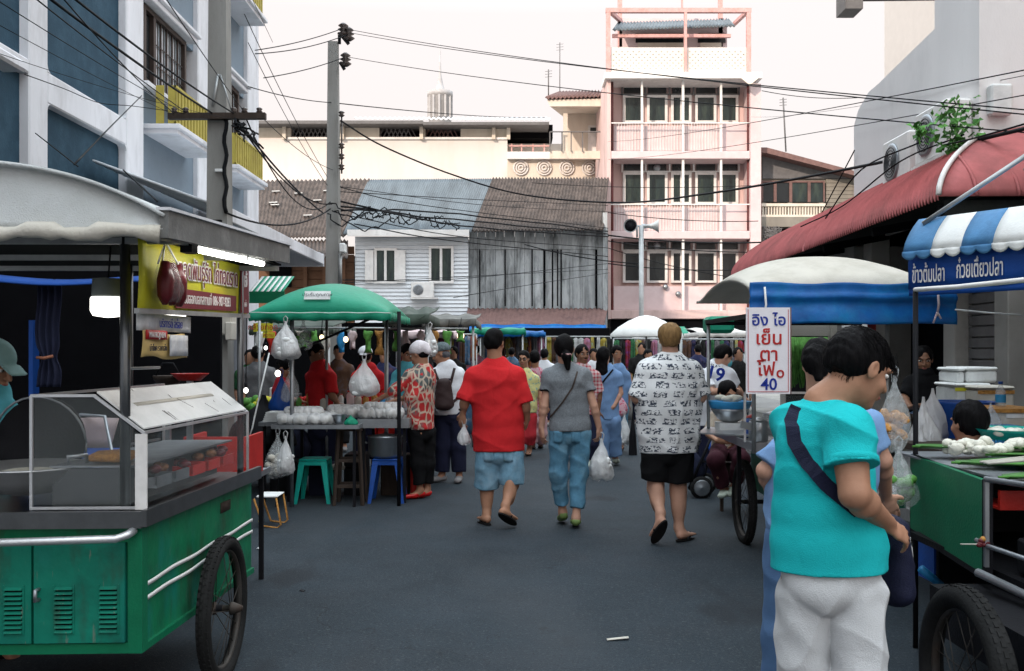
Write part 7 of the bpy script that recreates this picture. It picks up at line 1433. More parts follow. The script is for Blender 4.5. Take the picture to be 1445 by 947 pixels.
# bins, boxes, bottles on the right
root = thing('blue_bin', 'dark blue plastic barrel behind the seated child', 'barrel', (PX(1362, 6.6), 6.6, 0)); part('barrel', 'plastic_blue', root, lambda m: m.lathe([(.18, .0), (.20, .4), (.205, PZ(572, 6.6)), (.215, PZ(569, 6.6)), (.215, PZ(566, 6.6)), (.19, PZ(566, 6.6)), (.18, .9)], (PX(1358, 6.6), 6.6, 0), 24)); part('inside', 'dark_gap', root, lambda m: m.lathe([(.185, PZ(569, 6.6)), (0, PZ(569, 6.6))], (PX(1358, 6.6), 6.6, 0), 20))
for k, (x0, x1, y0, y1, Y, mt, lab) in enumerate(((1348, 1398, 541, 592, 7.4, 'foam_white', 'large white foam box with pale tape'), (1352, 1362, 519, 541, 7.5, 'foam_white', 'upright white foam lid left of the small box'), (1364, 1408, 518, 540, 7.5, 'foam_white', 'smaller white foam box on top of the large one'), (1380, 1432, 545, 590, 7.2, 'canvas_beige', 'grey foam box with brown tape band'))):
    r = thing('foam_box', lab, 'box', (PX((x0 + x1) / 2, Y), Y, PZ(y1, Y))); part('box', mt, r, lambda m: pbox(m, x0, x1, y0 + 5, y1, Y, .35, bev=.015)); part('lid', mt, r, lambda m: pbox(m, x0 - 1, x1 + 1, y0, y0 + 4.6, Y - .01, .37, bev=.01))
    if k in (0, 3): part('tape', 'banner_yellow' if k == 0 else 'food_gold', r, lambda m: pbox(m, x0, x1, y0 + 6, y0 + 11, Y - .004, .003))
table('low table carrying the foam boxes by the porch', 1340, 1470, 7.1, .8, PZ(592, 7.2), 'wood_dark', 'wood_dark')
root = thing('water_bottle', 'clear water bottle with blue cap and blue label', 'bottle', (PX(1412, 6.2), 6.2, PZ(576, 6.2))); c = (PX(1412, 6.2), 6.2, PZ(577, 6.2)); part('body', 'bag_clear', root, lambda m: m.lathe([(.028, 0), (.03, .02), (.03, .11), (.012, .145), (.012, .155)], c, 14)); part('label', 'plastic_lblue', root, lambda m: m.lathe([(.031, .04), (.031, .09)], c, 14, cap=False)); part('cap', 'plastic_blue', root, lambda m: m.lathe([(.014, .155), (.014, .17), (0, .17)], c, 12))
root = thing('cardboard_box', 'brown cardboard box with pale tape at the right edge', 'box', (PX(1440, 6.0), 6.0, PZ(600, 6))); part('carton', 'food_brown' if False else 'canvas_beige', root, lambda m: pbox(m, 1398, 1475, 583, 612, 5.95, .4)); part('flap', 'food_gold', root, lambda m: pbox(m, 1396, 1476, 577, 582.5, 5.93, .42)); part('tape', 'foam_white', root, lambda m: pbox(m, 1420, 1460, 584, 590, 5.945, .004))
for k, (px, Y) in enumerate(((1402, 5.75), (1438, 5.7))):
    r = thing('blue_basket', 'light blue perforated basket, %s one' % ('left', 'right')[k], 'basket', (PX(px, Y), Y, 1.0)); x0, x1 = px - 17, px + 17
    part('rim', 'plastic_lblue', r, lambda m: pbox(m, x0, x1, 603, 607, Y - .005, .25)); 
    for j in range(9): part('slat', 'plastic_lblue', r, lambda m: pbox(m, x0 + 1 + j * 3.7, x0 + 3.2 + j * 3.7, 607.2, 632, Y, .01))
    part('inner', 'plastic_lblue', r, lambda m: (pbox(m, x0 + 1, x1 - 1, 616, 618, Y - .003, .012), pbox(m, x0 + 1, x1 - 1, 628, 634, Y - .004, .24)))
bag('clear plastic bag with blue tint standing in the left blue basket', P(1398, 568, 5.9), .13, .2, 'bag_clear', seed=71, handles=False); table('dark table holding the blue baskets and carton', 1330, 1500, 5.55, .85, PZ(634, 5.7), 'black', 'wood_dark')
m = MB(); m.tube([P(1299, 802, 4.9), P(1328, 826, 4.9)], .02, 10); tag(m.build('blue_pipe', MATS['plastic_lblue']), 'short light blue pipe lying under the right cart', 'pipe'); m = MB(); m.box(PX(1318, 5.0), PX(1335, 5.0), 5.0, 5.2, .35, .60); tag(m.build('blue_crate', MATS['plastic_blue']), 'blue crate in the shade under the right cart', 'crate')
# striped awning with blue sign cloth
aw0, aw1 = V((2.36, 5.93, 0)), V((3.45, 4.15, 0))
root = thing('shop_canopy', 'blue shop canopy with blue and white striped scalloped valance and Thai lettering', 'awning', (2.8, 5.2, 1.8))
zb_ = lambda t: lerp(PZ(406, 5.93), PZ(397, 5.34), t * 1.6); dirn = (aw1 - aw0).normalized(); out = V((-dirn.y, dirn.x, 0)) * -1
def aw(t, z, o=0.): q = aw0.lerp(aw1, t); return (q.x - out.x * 0 + out.x * o * 1., q.y + out.y * o, z)
out = V((dirn.y, -dirn.x, 0)); out = out if out.x < 0 else -out
part('sign_cloth', 'sign_blue', root, lambda m: m.slab(lambda u, v: aw(u, lerp(1.885, 2.10, v), -.012 * math.sin(u * 40) * .3), 50, 3, .01)); part('lower_skirt', 'sign_blue', root, lambda m: m.slab(lambda u, v: aw(u, lerp(1.845, 1.883, v), -.006), 30, 1, .008))
ns = 11
for k in range(ns):
    t0, t1 = k / ns, (k + 1) / ns; dd = (lambda t: 0)
    part('stripe', 'stripe_blue' if k % 2 == 0 else 'stripe_white', root, lambda m: m.slab(lambda u, v: aw(lerp(t0, t1, u), 1.0 * lerp(2.105, 2.31, v ** .8) if v > 0 else 2.105 , .05 * (1 - v ** 2) - .10 * v), 4, 6, .006))
    part('scallop', 'stripe_blue' if k % 2 == 0 else 'stripe_white', root, lambda m: m.slab(lambda u, v: aw(lerp(t0, t1, u), 2.104 - .052 * v * (.45 + .55 * abs(math.sin(u * 2 * math.pi))), .05 + .006 * math.sin(u * 12)), 12, 3, .006))
part('top_cloth', 'stripe_blue', root, lambda m: m.slab(lambda u, v: aw(u, lerp(2.31, 2.42, v), lerp(-.10, -1.2, v)), 20, 3, .01)); part('front_rail', 'white_paint', root, lambda m: m.tube([(PX(1291, 5.06), 5.06, PZ(409, 5.06)), (PX(1350, 4.8), 4.8, PZ(405, 4.8)), (PX(1446, 4.45), 4.45, PZ(395, 4.45)), (PX(1600, 4), 4.0, PZ(380, 4))], .012, 8)); part('stay_bar', 'galv', root, lambda m: m.tube([P(1302, 316, 5.9), P(1450, 218, 5.6)], .014, 8))
def awtext(txt, px, py, size, sx=.9): 
    t = ((px - CX) / F); # intersect pixel ray with canopy plane
    s_ = (aw0.x - t * aw0.y) / (t * (aw1.y - aw0.y) - (aw1.x - aw0.x)); Yq = aw0.y + s_ * (aw1.y - aw0.y); q = P(px, py, Yq) + out * .014
    text_mesh(txt, size, MATS['letter_white'], root, frame(q, dirn, (0, 0, 1)), 'lettering', .001, 'CENTER', sx, .001)
awtext('ก๋วยเตี๋ยวปลา', 1384, 380, .135, .40); awtext('ข้าวต้มปลา', 1312, 388, .135, .38)
m = MB(); m.tube([P(1348, 437, 6.3), P(1400, 442, 6.3), P(1460, 446, 6.2)], .006, 6); tag(m.build('rope', MATS['foam_white']), 'pale rope stretched right from the blue tarpaulin corner', 'rope')
# ================= people
M('skin_tan', (.36, .185, .115), .5, var=.10, scale=14, bump=.08, bscale=200, dirt=(.30, .13, .08), dscale=9, damt=.3)
M('skin_fair', (.48, .27, .19), .5, var=.08, scale=14, bump=.08, bscale=200, dirt=(.42, .19, .13), dscale=9, damt=.35)
M('skin_dark', (.23, .115, .07), .5, var=.1, scale=14, bump=.08, bscale=200)
M('hair_black', (.005, .0045, .005), .62, spec=.15, var=.4, scale=40, bump=.6, bscale=120, stretch=(1, 1, .25)); M('hair_blond', (.20, .115, .045), .7, spec=.2, var=.4, scale=40, bump=.6, bscale=120, stretch=(1, 1, .25)); M('hair_grey', (.10, .10, .11), .6, var=.4, scale=40, bump=.6)
M('eye_white', (.6, .58, .55), .2, bump=0); M('dark_eye', (.015, .01, .008), .15, bump=0); M('lip', (.30, .10, .08), .45, bump=0)
def cloth(n, c, **k): k.setdefault('var', .10); k.setdefault('scale', 5); k.setdefault('bump', .25); k.setdefault('bscale', 260); k.setdefault('wr', 2.2); k['bump'] = max(k['bump'], .35); return M(n, c, .9, spec=.2, **k)
cloth('red_cotton', (.52, .018, .022)); cloth('turquoise', (.010, .43, .45), var=.06); cloth('grey_melange', (.17, .185, .20), scale=90, var=.25); cloth('white_cotton', (.66, .67, .70)); cloth('navy_cloth', (.012, .014, .035)); cloth('black_cloth', (.010, .010, .011)); cloth('yellow_cotton', (.58, .56, .22)); cloth('blue_dress', (.17, .29, .50)); cloth('aqua', (.10, .42, .50)); cloth('maroon_cloth', (.05, .012, .02)); cloth('pale_pink', (.55, .33, .34)); cloth('beige_cloth', (.36, .30, .24))
cloth('trouser_grey', (.56, .565, .57), var=.08, dirt=(.46, .465, .47), dscale=2.5, damt=.5); cloth('denim_light', (.16, .31, .42), scale=9, var=.3, dirt=(.30, .43, .52), dscale=6, damt=.6); cloth('denim_mid', (.085, .21, .31), scale=9, var=.3, dirt=(.20, .34, .42), dscale=5, damt=.6); cloth('blue_trouser', (.085, .16, .30)); cloth('red_trouser', (.45, .03, .04))
M('sandal_black', (.015, .014, .014), .6); M('sandal_green', (.15, .22, .07), .5); M('shoe_red', (.50, .01, .01), .25); M('shoe_grey', (.20, .19, .19), .7); M('shoe_pale', (.45, .50, .42), .7); M('strap_navy', (.008, .010, .03), .7, bump=.4, bscale=300); M('strap_brown', (.05, .035, .03), .6); M('headwrap', (.58, .54, .56), .85, bump=.6, bscale=90); M('knit_grey', (.11, .14, .15), .9, var=.4, scale=60, bump=1., bscale=120); M('bag_brown', (.035, .02, .02), .6); M('teal_cap', (.25, .42, .42), .8)
# printed fabrics
cloth('hawaii', (.70, .70, .70), var=.05)
def _haw(t, co, src):
    x, y, z = xyz(t, co); dz_ = math_(t, 'MULTIPLY', math_(t, 'SUBTRACT', noise_(t, co, 14, 3), .5), .09); u = math_(t, 'ADD', math_(t, 'ADD', x, dz_), math_(t, 'MULTIPLY', y, .6)); z = math_(t, 'ADD', z, math_(t, 'MULTIPLY', dz_, .35))
    rowf = math_(t, 'MULTIPLY', z, 14); row = math_(t, 'FLOOR', rowf); fz = math_(t, 'FRACT', rowf)
    shift = math_(t, 'MULTIPLY', math_(t, 'SINE', math_(t, 'MULTIPLY', row, 12.9)), 3.7)
    cu = math_(t, 'ADD', math_(t, 'MULTIPLY', u, 7.5), shift); fu = math_(t, 'FRACT', cu)
    nz = noise_(t, co, 58, 3, (.8, .8, 1.2)); n2 = noise_(t, co, 120, 2)
    band_ = math_(t, 'MULTIPLY', math_(t, 'GREATER_THAN', fz, .22), math_(t, 'LESS_THAN', fz, .86)); gap = math_(t, 'MULTIPLY', math_(t, 'GREATER_THAN', fu, .10), math_(t, 'LESS_THAN', fu, .80))
    blot = ramp_mask(t, math_(t, 'ADD', math_(t, 'MULTIPLY', nz, .75), math_(t, 'MULTIPLY', n2, .25)), .50, .52)
    hor = math_(t, 'MULTIPLY', math_(t, 'LESS_THAN', fz, .30), math_(t, 'GREATER_THAN', fz, .21)); 
    msk = math_(t, 'MULTIPLY', math_(t, 'MULTIPLY', band_, gap), math_(t, 'MAXIMUM', blot, math_(t, 'MULTIPLY', hor, math_(t, 'GREATER_THAN', nz, .42))))
    return mixc(t, msk, src, (.045, .055, .08))
pattern(MATS['hawaii'], _haw)
cloth('red_print', (.45, .03, .03))
def _rp(t, co, src):
    v = node(t, 'ShaderNodeTexVoronoi', feature='DISTANCE_TO_EDGE'); v.inputs['Scale'].default_value = 17; mp = node(t, 'ShaderNodeMapping'); mp.inputs['Scale'].default_value = (1, 1, .6); t.links.new(co, mp.inputs[0]); t.links.new(mp.outputs[0], v.inputs['Vector'])
    n = noise_(t, co, 4.2, 2); a = mixc(t, ramp_mask(t, n, .47, .55), src, (.10, .12, .12)); e = ramp_mask(t, v.outputs['Distance'], .14, .06); a = mixc(t, math_(t, 'MULTIPLY', e, .85), a, (.55, .46, .36))
    n2 = noise_(t, co, 23, 3, (1, 1, .5)); return mixc(t, ramp_mask(t, n2, .60, .64), a, (.50, .03, .03))
pattern(MATS['red_print'], _rp)
cloth('plaid', (.50, .38, .38))
def _pl(t, co, src):
    x, y, z = xyz(t, co); a = math_(t, 'LESS_THAN', math_(t, 'FRACT', math_(t, 'MULTIPLY', x, 22)), .38); b = math_(t, 'LESS_THAN', math_(t, 'FRACT', math_(t, 'MULTIPLY', z, 22)), .38); return mixc(t, math_(t, 'MULTIPLY', math_(t, 'ADD', a, b), .5), src, (.36, .02, .04))
pattern(MATS['plaid'], _pl)
cloth('flower_pink', (.50, .30, .34)); pattern(MATS['flower_pink'], lambda t, co, src: mixc(t, ramp_mask(t, noise_(t, co, 30, 2), .55, .6), src, (.45, .05, .12)))
cloth('yellow_print', (.60, .57, .25)); pattern(MATS['yellow_print'], lambda t, co, src: mixc(t, ramp_mask(t, noise_(t, co, 22, 3), .57, .6), src, (.25, .38, .30)))
cloth('red_stripe', (.40, .02, .03)); 
def held(o, lab=None): return o

# --- red shirt man
person('man in plain red T-shirt and light denim shorts walking away in black sandals', 8.65, (698, 484), (.42, 1, -.02), (700, 512),
       [(521, 677, 722), (535, 662, 736), (560, 664, 737), (590, 667, 739), (615, 668, 740), (636, 668, 740)],
       [[(668, 530, 0), (656, 566, -.03), (653, 583, .03), (652, 600, .05), {'n': (.6, 1, 0), 'side': -1, 'curl': .8, 'sleeve': .98, 'sw': 1.12}], [(729, 530, 0), (741, 570, -.02), (744, 592, .05), (741, 607, .10), {'n': (-1, .4, 0), 'side': 1, 'curl': .7, 'sleeve': .98, 'sw': 1.12}]],
       [[(690, 640, 0), (687, 688, .05), (687, 732, .0), (679, 741, .10), {'heel': (690, 741, -.08)}], [(720, 640, 0), (722, 684, .0), (713, 714, -.22), (730, 740, -.12), {'heel': (706, 720, -.30)}]],
       s=1.02, b=1.12, hstyle='short', top='red_cotton', bottom='denim_light', pant=.98, pw=(.115, .105), fold=.008, collar=.0, hrand=1)
SH = surf_of([c for c in kids(FE['root']) if c.name.startswith('shirt')][0])
m = MB(); w_ = npv(P(652.5, 578, 8.67)); m.lathe([(.030, -.008), (.034, -.006), (.034, .006), (.030, .008)], tuple(w_), 16); m.build('watch', MATS['strap_brown'], FE['root'])
bag('small white plastic bag hanging from the left hand of the red shirt man', P(655, 597, 8.68), .11, .19, 'bag_white', seed=81)
m = MB(); m.box(PX(733, 8.7), PX(740, 8.7), 8.72, 8.73, PZ(612, 8.7), PZ(597, 8.7), bev=.003); tag(m.build('phone', MATS['foam_white']), 'white phone held by the right hand of the red shirt man', 'phone')
# --- woman in grey
person('woman in grey ringer T-shirt and cropped jeans walking away with a ponytail', 8.5, (797, 493), (.25, 1, 0), (798, 517),
       [(524, 779, 819), (537, 768, 829), (558, 773, 829), (580, 777, 830), (600, 775, 833), (608, 775, 834)],
       [[(774, 530, 0), (768, 573, -.03), (764, 603, .0), (766, 628, .02), {'n': (.8, .5, 0), 'side': -1, 'curl': .45, 'sleeve': .50}], [(825, 530, 0), (838, 573, -.03), (845, 602, .0), (846, 622, .02), {'n': (-.7, .6, 0), 'side': 1, 'curl': .9, 'sleeve': .50}]],
       [[(790, 612, 0), (788, 668, .02), (794, 722, .10), (793, 734, .24)], [(819, 612, 0), (817, 668, .0), (813, 730, -.06), (812, 747, .08)]],
       s=.97, b=.92, skin='skin_fair', hstyle='tied', top='grey_melange', bottom='denim_mid', pant=1.78, pw=(.098, .058), shoe='sandal_green', sstyle='flat', fold=.007, pfold=.007, hrand=2)
R0 = FE['root']; hf = Field(); hp = FE['hp']; hf.cone(hp(.02, -.095, -.015), hp(.035, -.12, -.06), .028, .038, k=.01); hf.cone(hp(.035, -.12, -.06), hp(.05, -.12, -.16), .040, .022, k=.02)
link('ponytail', hf.mesh(.009, strands(.004, 120)), MATS['hair_black'], R0); m = MB(); c = hp(.035, -.115, -.045); m.lathe([(.02, -.014), (.042, -.008), (.042, .008), (.02, .014)], tuple(c), 14); m.build('hair_tie', MATS['pale_pink'], R0)
SH = surf_of([c for c in kids(R0) if c.name.startswith('shirt')][0]); band([P(815, 525, 8.35), P(808, 548, 8.3), P(795, 568, 8.3), P(778, 590, 8.35)], .014, .004, MATS['strap_brown'], R0, surf=SH, sub=8)
for j, o in FE['sh']:
    e = j[0] + (j[1] - j[0]) * .50; d = nrm(j[1] - j[0]); m = MB(); m.tube([V(e - d * .010), V(e + d * .008)], .0625 * .97 * .95, 18); m.build('sleeve_trim', MATS['black_cloth'], R0)
bag('white plastic bag of groceries hanging from the hand of the grey shirt woman', P(849, 618, 8.5), .20, .36, 'bag_white', seed=83)
# --- blond man in printed shirt
person('blond man in white shirt with black island prints and black shorts walking away', 7.9, (945, 480), (.12, 1, -.02), (946, 508),
       [(515, 922, 970), (527, 904, 986), (550, 899, 989), (580, 898, 988), (612, 900, 987), (638, 903, 985)],
       [[(912, 524, 0), (899, 562, -.02), (905, 570, .25), (918, 566, .34), {'n': (1, 0, 0), 'side': 1, 'curl': .5, 'sleeve': .98, 'sw': 1.15}], [(976, 524, 0), (989, 560, -.02), (984, 568, .25), (972, 564, .34), {'n': (-1, 0, 0), 'side': -1, 'curl': .5, 'sleeve': .98, 'sw': 1.15}]],
       [[(927, 640, 0), (925, 690, .03), (932, 724, -.16), (921, 764, -.10), {'heel': (937, 732, -.24)}], [(957, 640, 0), (957, 694, .02), (958, 752, 0), (972, 764, .08), {'heel': (957, 764, -.06)}]],
       s=1.06, b=1.15, skin='skin_fair', hair='hair_blond', hstyle='mop', top='hawaii', bottom='black_cloth', pant=.72, pw=(.12, .108), fold=.011, hrand=3, collar=.02)
# --- headscarf woman
person('woman in white headwrap and red patterned blouse leaning over the noodle table', 10.15, (591, 500), (-.9, .35, -.35), (597, 518),
       [(523, 582, 612), (535, 573, 619), (560, 568, 617), (585, 572, 616), (606, 574, 617)],
       [[(578, 531, -.05), (557, 552, -.12), (537, 562, -.05), (526, 566, .02), {'n': (0, 0, -1), 'side': 1, 'curl': .4, 'sleeve': 1.3, 'sw': 1.2}], [(606, 532, .12), (578, 560, .3), (555, 566, .25), (545, 568, .25), {'n': (0, 0, -1), 'side': 1, 'curl': .4, 'sleeve': 1.3}]],
       [[(587, 610, -.05), (590, 655, -.03), (593, 694, -.02), (580, 706, -.06), {'heel': (597, 703, .0)}], [(603, 610, .05), (604, 655, .05), (603, 690, .08), (594, 700, .02), {'heel': (606, 699, .08)}]],
       s=.95, b=.95, skin='skin_tan', hstyle='none', top='red_print', bottom='black_cloth', pant=1.75, pw=(.09, .062), shoe='shoe_red', sstyle='flat', fold=.010, hrand=4, facing=True, lat=(.5, .8, 0), ryf=.7)
hf = Field(); hp = FE['hp']; hf.ell(hp(0, -.022, .045), (.092, .108, .092), FE['R'], .02); hf.ell(hp(0, -.10, -.0), (.05, .04, .05), FE['R'], .02); hf.cut(hp(0, .07, .035), -FE['R'][:, 2] * .9 + FE['R'][:, 1] * .35)
link('headwrap', hf.mesh(.010, folds(.006, 45)), MATS['headwrap'], FE['root']); hf = Field(); hf.ell(hp(0, -.05, -.01), (.075, .055, .06), FE['R'], .02); link('hair', hf.mesh(.011), MATS['hair_black'], FE['root'])
# --- man in white polo
person('shopper in grey knitted cap, white polo shirt and navy trousers with brown sling bag', 11.4, (623, 500), (-1, .1, -.3), (628, 516),
       [(520, 616, 645), (530, 609, 653), (550, 610, 656), (570, 613, 657), (585, 613, 656)],
       [[(614, 528, -.05), (607, 550, -.15), (600, 560, -.1), (592, 562, -.05), {'n': (0, 0, -1), 'curl': .6, 'sleeve': .8}], [(648, 528, .05), (658, 553, .0), (655, 572, -.08), (654, 582, -.1), {'n': (-1, 0, 0), 'curl': .6, 'sleeve': .8}]],
       [[(625, 588, 0), (625, 630, 0), (624, 668, 0), (614, 678, -.05), {'heel': (628, 676, .0)}], [(645, 588, 0), (646, 630, 0), (648, 668, 0), (646, 680, -.12), {'heel': (649, 675, .04)}]],
       s=.98, b=1., hstyle='none', top='white_cotton', bottom='navy_cloth', pant=1.93, pw=(.105, .085), shoe='shoe_grey', sstyle='shoe', hrand=5, facing=True, lat=(.95, .3, 0), collar=0.)
hp = FE['hp']; hf = Field(); hf.ell(hp(0, -.02, .045), (.092, .108, .092), FE['R'], .02); hf.cut(hp(0, .07, .04), -FE['R'][:, 2] + FE['R'][:, 1] * .1); link('knit_cap', hf.mesh(.012, strands(.004, 90)), MATS['knit_grey'], FE['root']); hf = Field(); hf.ell(hp(0, -.04, -.01), (.08, .06, .06), FE['R'], .02); link('hair', hf.mesh(.012), MATS['hair_grey'], FE['root'])
cf = Field(); cf.cone(FE['N'] - npv((0, 0, .03)), FE['N'] + npv((0, 0, .01)), (.085, .078), (.07, .068), k=.01); link('collar', cf.mesh(.012), MATS['navy_cloth'], FE['root'])
SH = surf_of([c for c in kids(FE['root']) if c.name.startswith('shirt')][0]); 
for pts in ([P(612, 522, 11.2), P(620, 545, 11.15), P(628, 570, 11.15)], [P(640, 520, 11.2), P(634, 545, 11.15), P(622, 560, 11.15)], [P(655, 548, 11.25), P(645, 562, 11.1), P(632, 574, 11.1)]): band(pts, .03, .006, MATS['bag_brown'], FE['root'], surf=SH)
hf = Field(); hf.cone(P(626, 540, 11.18), P(627, 572, 11.17), (.085, .05), (.11, .06), k=.02); link('sling_bag', hf.mesh(.012, folds(.004, 40)), MATS['bag_brown'], FE['root'])
m = MB(); m.box(PX(631, 11.2), PX(636, 11.2), 11.17, 11.176, PZ(536, 11.2), PZ(534, 11.2)); m.build('chest_logo', MATS['navy_cloth'], FE['root'])
# --- yellow woman
person('woman with glasses in yellow printed shirt and red trousers walking towards the camera', 14.2, (739, 507), (-.25, -1, -.05), (741, 523),
       [(528, 730, 752), (536, 724, 758), (552, 724, 759), (570, 726, 758), (583, 727, 758)],
       [[(727, 535, 0), (720, 556, 0), (722, 574, -.1), (724, 582, -.12), {'sleeve': .7}], [(755, 535, 0), (762, 556, 0), (763, 574, -.05), (763, 583, -.08), {'sleeve': .7}]],
       [[(735, 588, 0), (735, 615, -.02), (736, 640, 0), (733, 648, -.12)], [(749, 588, 0), (748, 614, 0), (747, 636, .1), (745, 643, .0)]],
       s=.95, b=.95, hstyle='tied', top='yellow_print', bottom='red_trouser', pant=1.55, pw=(.10, .08), hrand=6, facing=True)
hp = FE['hp']; m = MB()
for sx in (-1, 1): m.tube([hp(sx * .034 + .024 * math.cos(a), .094, .006 + .017 * math.sin(a)) for a in [6.2832 * k / 10 for k in range(11)]], .0035, 4)
m.tube([hp(-.012, .097, .008), hp(.012, .097, .008)], .003, 4); m.build('glasses', MATS['black'], FE['root'])
# --- woman behind her
person('woman in pink flowered blouse half hidden behind the yellow shirt woman', 15.2, (755, 506), (.3, 1, 0), (756, 521),
       [(526, 747, 767), (536, 741, 771), (560, 742, 771), (590, 744, 771)], [[(745, 534, 0), (740, 555, 0), (741, 575, 0), (741, 583, 0)], [(768, 534, 0), (773, 555, 0), (772, 575, 0), (772, 583, 0)]],
       [[(752, 592, 0), (752, 612, 0), (752, 634, 0), (752, 641, .1)], [(764, 592, 0), (764, 612, 0), (763, 632, .1), (763, 638, .2)]], s=.94, b=.95, hstyle='tied', top='flower_pink', bottom='pale_pink', pant=1.9, hrand=7)
# --- plaid man
person('man with moustache in red and white plaid shirt looking back past the grey shirt woman', 12.3, (822, 500), (.35, -1, -.05), (821, 517),
       [(522, 808, 834), (532, 800, 843), (555, 801, 843), (585, 803, 843)], [[(804, 531, 0), (797, 556, 0), (797, 578, 0), (797, 590, 0), {'sleeve': .9}], [(840, 531, 0), (846, 556, 0), (844, 580, 0), (843, 592, 0), {'sleeve': .9}]],
       [[(814, 590, 0), (813, 625, 0), (813, 652, 0), (812, 662, -.1)], [(832, 590, 0), (835, 625, -.05), (837, 648, 0), (834, 656, -.12)]], s=1.0, b=1., skin='skin_dark', hstyle='short', top='plaid', bottom='navy_cloth', pant=1.93, pw=(.1, .075), shoe='shoe_pale', sstyle='shoe', hrand=8, facing=True)
hp = FE['hp']; m = MB(); m.ell(hp(0, .098, -.045), (.022, .006, .005), 8, 5, Matrix(FE['R'].tolist())); m.build('moustache', MATS['hair_black'], FE['root'])
# --- two women in blue
person('long haired woman in light blue dress and trousers seen from behind', 12.9, (852, 503), (.5, 1, 0), (855, 519),
       [(523, 846, 868), (532, 838, 876), (550, 840, 874), (575, 838, 873), (592, 836, 875)], [[(842, 531, 0), (836, 552, 0), (838, 570, .1), (846, 578, .15), {'sleeve': .55}], [(872, 531, 0), (876, 555, -.03), (866, 574, -.10), (853, 581, -.08), {'n': (0, 1, 0), 'sleeve': .6, 'curl': .6}]],
       [[(848, 594, 0), (848, 622, 0), (850, 650, 0), (850, 657, .12)], [(864, 594, 0), (865, 622, .1), (868, 646, .15), (870, 655, .28)]], s=.98, b=.95, skin='skin_fair', hstyle='long', top='blue_dress', bottom='blue_dress', pant=1.85, pw=(.12, .10), shoe='shoe_pale', sstyle='shoe', hrand=9, fold=.008)
SH = surf_of([c for c in kids(FE['root']) if c.name.startswith('shirt')][0]); band([P(866, 522, 12.7), P(855, 535, 12.7), P(843, 552, 12.7)], .022, .005, MATS['black_cloth'], FE['root'], surf=SH)
person('second woman in light blue carrying a flowered shoulder bag beyond the first', 14.9, (871, 499), (.2, -1, -.1), (872, 515),
       [(520, 865, 882), (529, 860, 887), (545, 861, 887), (572, 862, 887)], [[(863, 530, 0), (857, 550, 0), (862, 565, -.1), (868, 568, -.1)], [(884, 530, 0), (889, 552, 0), (886, 570, 0), (884, 577, 0)]],
       [[(868, 576, 0), (868, 603, 0), (866, 628, 0), (864, 637, -.1)], [(879, 576, 0), (879, 603, 0), (878, 624, .1), (876, 632, .0)]], s=.96, b=.9, hstyle='tied', top='blue_dress', bottom='denim_mid', pant=1.75, pw=(.09, .06), shoe='wood_dark' , hrand=10, facing=True)
bag('flowered cloth shoulder bag on the second woman in blue', P(873, 553, 14.6), .26, .36, 'flower_pink', seed=91); bag('white carrier bag held by the second woman in blue', P(881, 584, 14.5), .20, .45, 'bag_white', seed=92); bag('small black and red handbag right of the white carrier bag', P(893, 575, 14.4), .12, .9, 'black', seed=93, handles=False)
# --- jersey man
person('man in white jersey numbered 19 and surgical mask bending over the food stall', 10.9, (1021, 503), (1, .25, -.45), (1012, 518),
       [(520, 998, 1026, .05), (530, 990, 1035, .03), (548, 985, 1038, 0), (572, 980, 1036, 0), (600, 980, 1030, 0)], [[(992, 530, -.1), (1006, 553, -.28), (1026, 552, -.2), (1036, 549, -.18), {'n': (0, 0, -1), 'sleeve': .8}], [(1028, 528, .0), (1040, 548, .05), (1050, 560, .1), (1056, 566, .1), {'n': (0, 0, -1), 'sleeve': .8}]],
       [[(992, 606, 0), (994, 650, 0), (994, 688, 0), (1004, 698, 0)], [(1016, 606, .2), (1016, 650, .2), (1014, 684, .2), (1024, 692, .2)]], s=1., b=1., skin='skin_fair', hstyle='short', top='white_cotton', bottom='navy_cloth', pant=1.9, shoe='shoe_pale', sstyle='shoe', hrand=11, facing=False, fold=.009)
hp = FE['hp']; R0 = FE['root']; m = MB(); m.ell(hp(0, .075, -.045), (.052, .05, .045), 12, 8, Matrix(FE['R'].tolist())); m.build('mask', MATS['aqua'], R0)
SH = surf_of([c for c in kids(R0) if c.name.startswith('shirt')][0])
def conf(co):
    h = SH.ray_cast(co + V((0, -.6, 0)), V((0, 1, 0))); return (h[0] + V((0, -.008, 0)) + V((0, co.y * 0, 0))) if h[0] is not None else co
text_mesh('19', .20, MATS['letter_blue'], R0, frame(V(conf(P(1009, 528, 10.7))) + V((0, -.10, 0)), (1, .0, -.25), (.25, -.0, 1)), 'number', .012, bold=.004); text_mesh('THE SLATE', .05, MATS['shade_blue'], R0, frame(V(conf(P(1008, 516, 10.7))) + V((0, -.02, 0)), (1, 0, -.3), (.3, 0, 1)), 'lettering', .01)
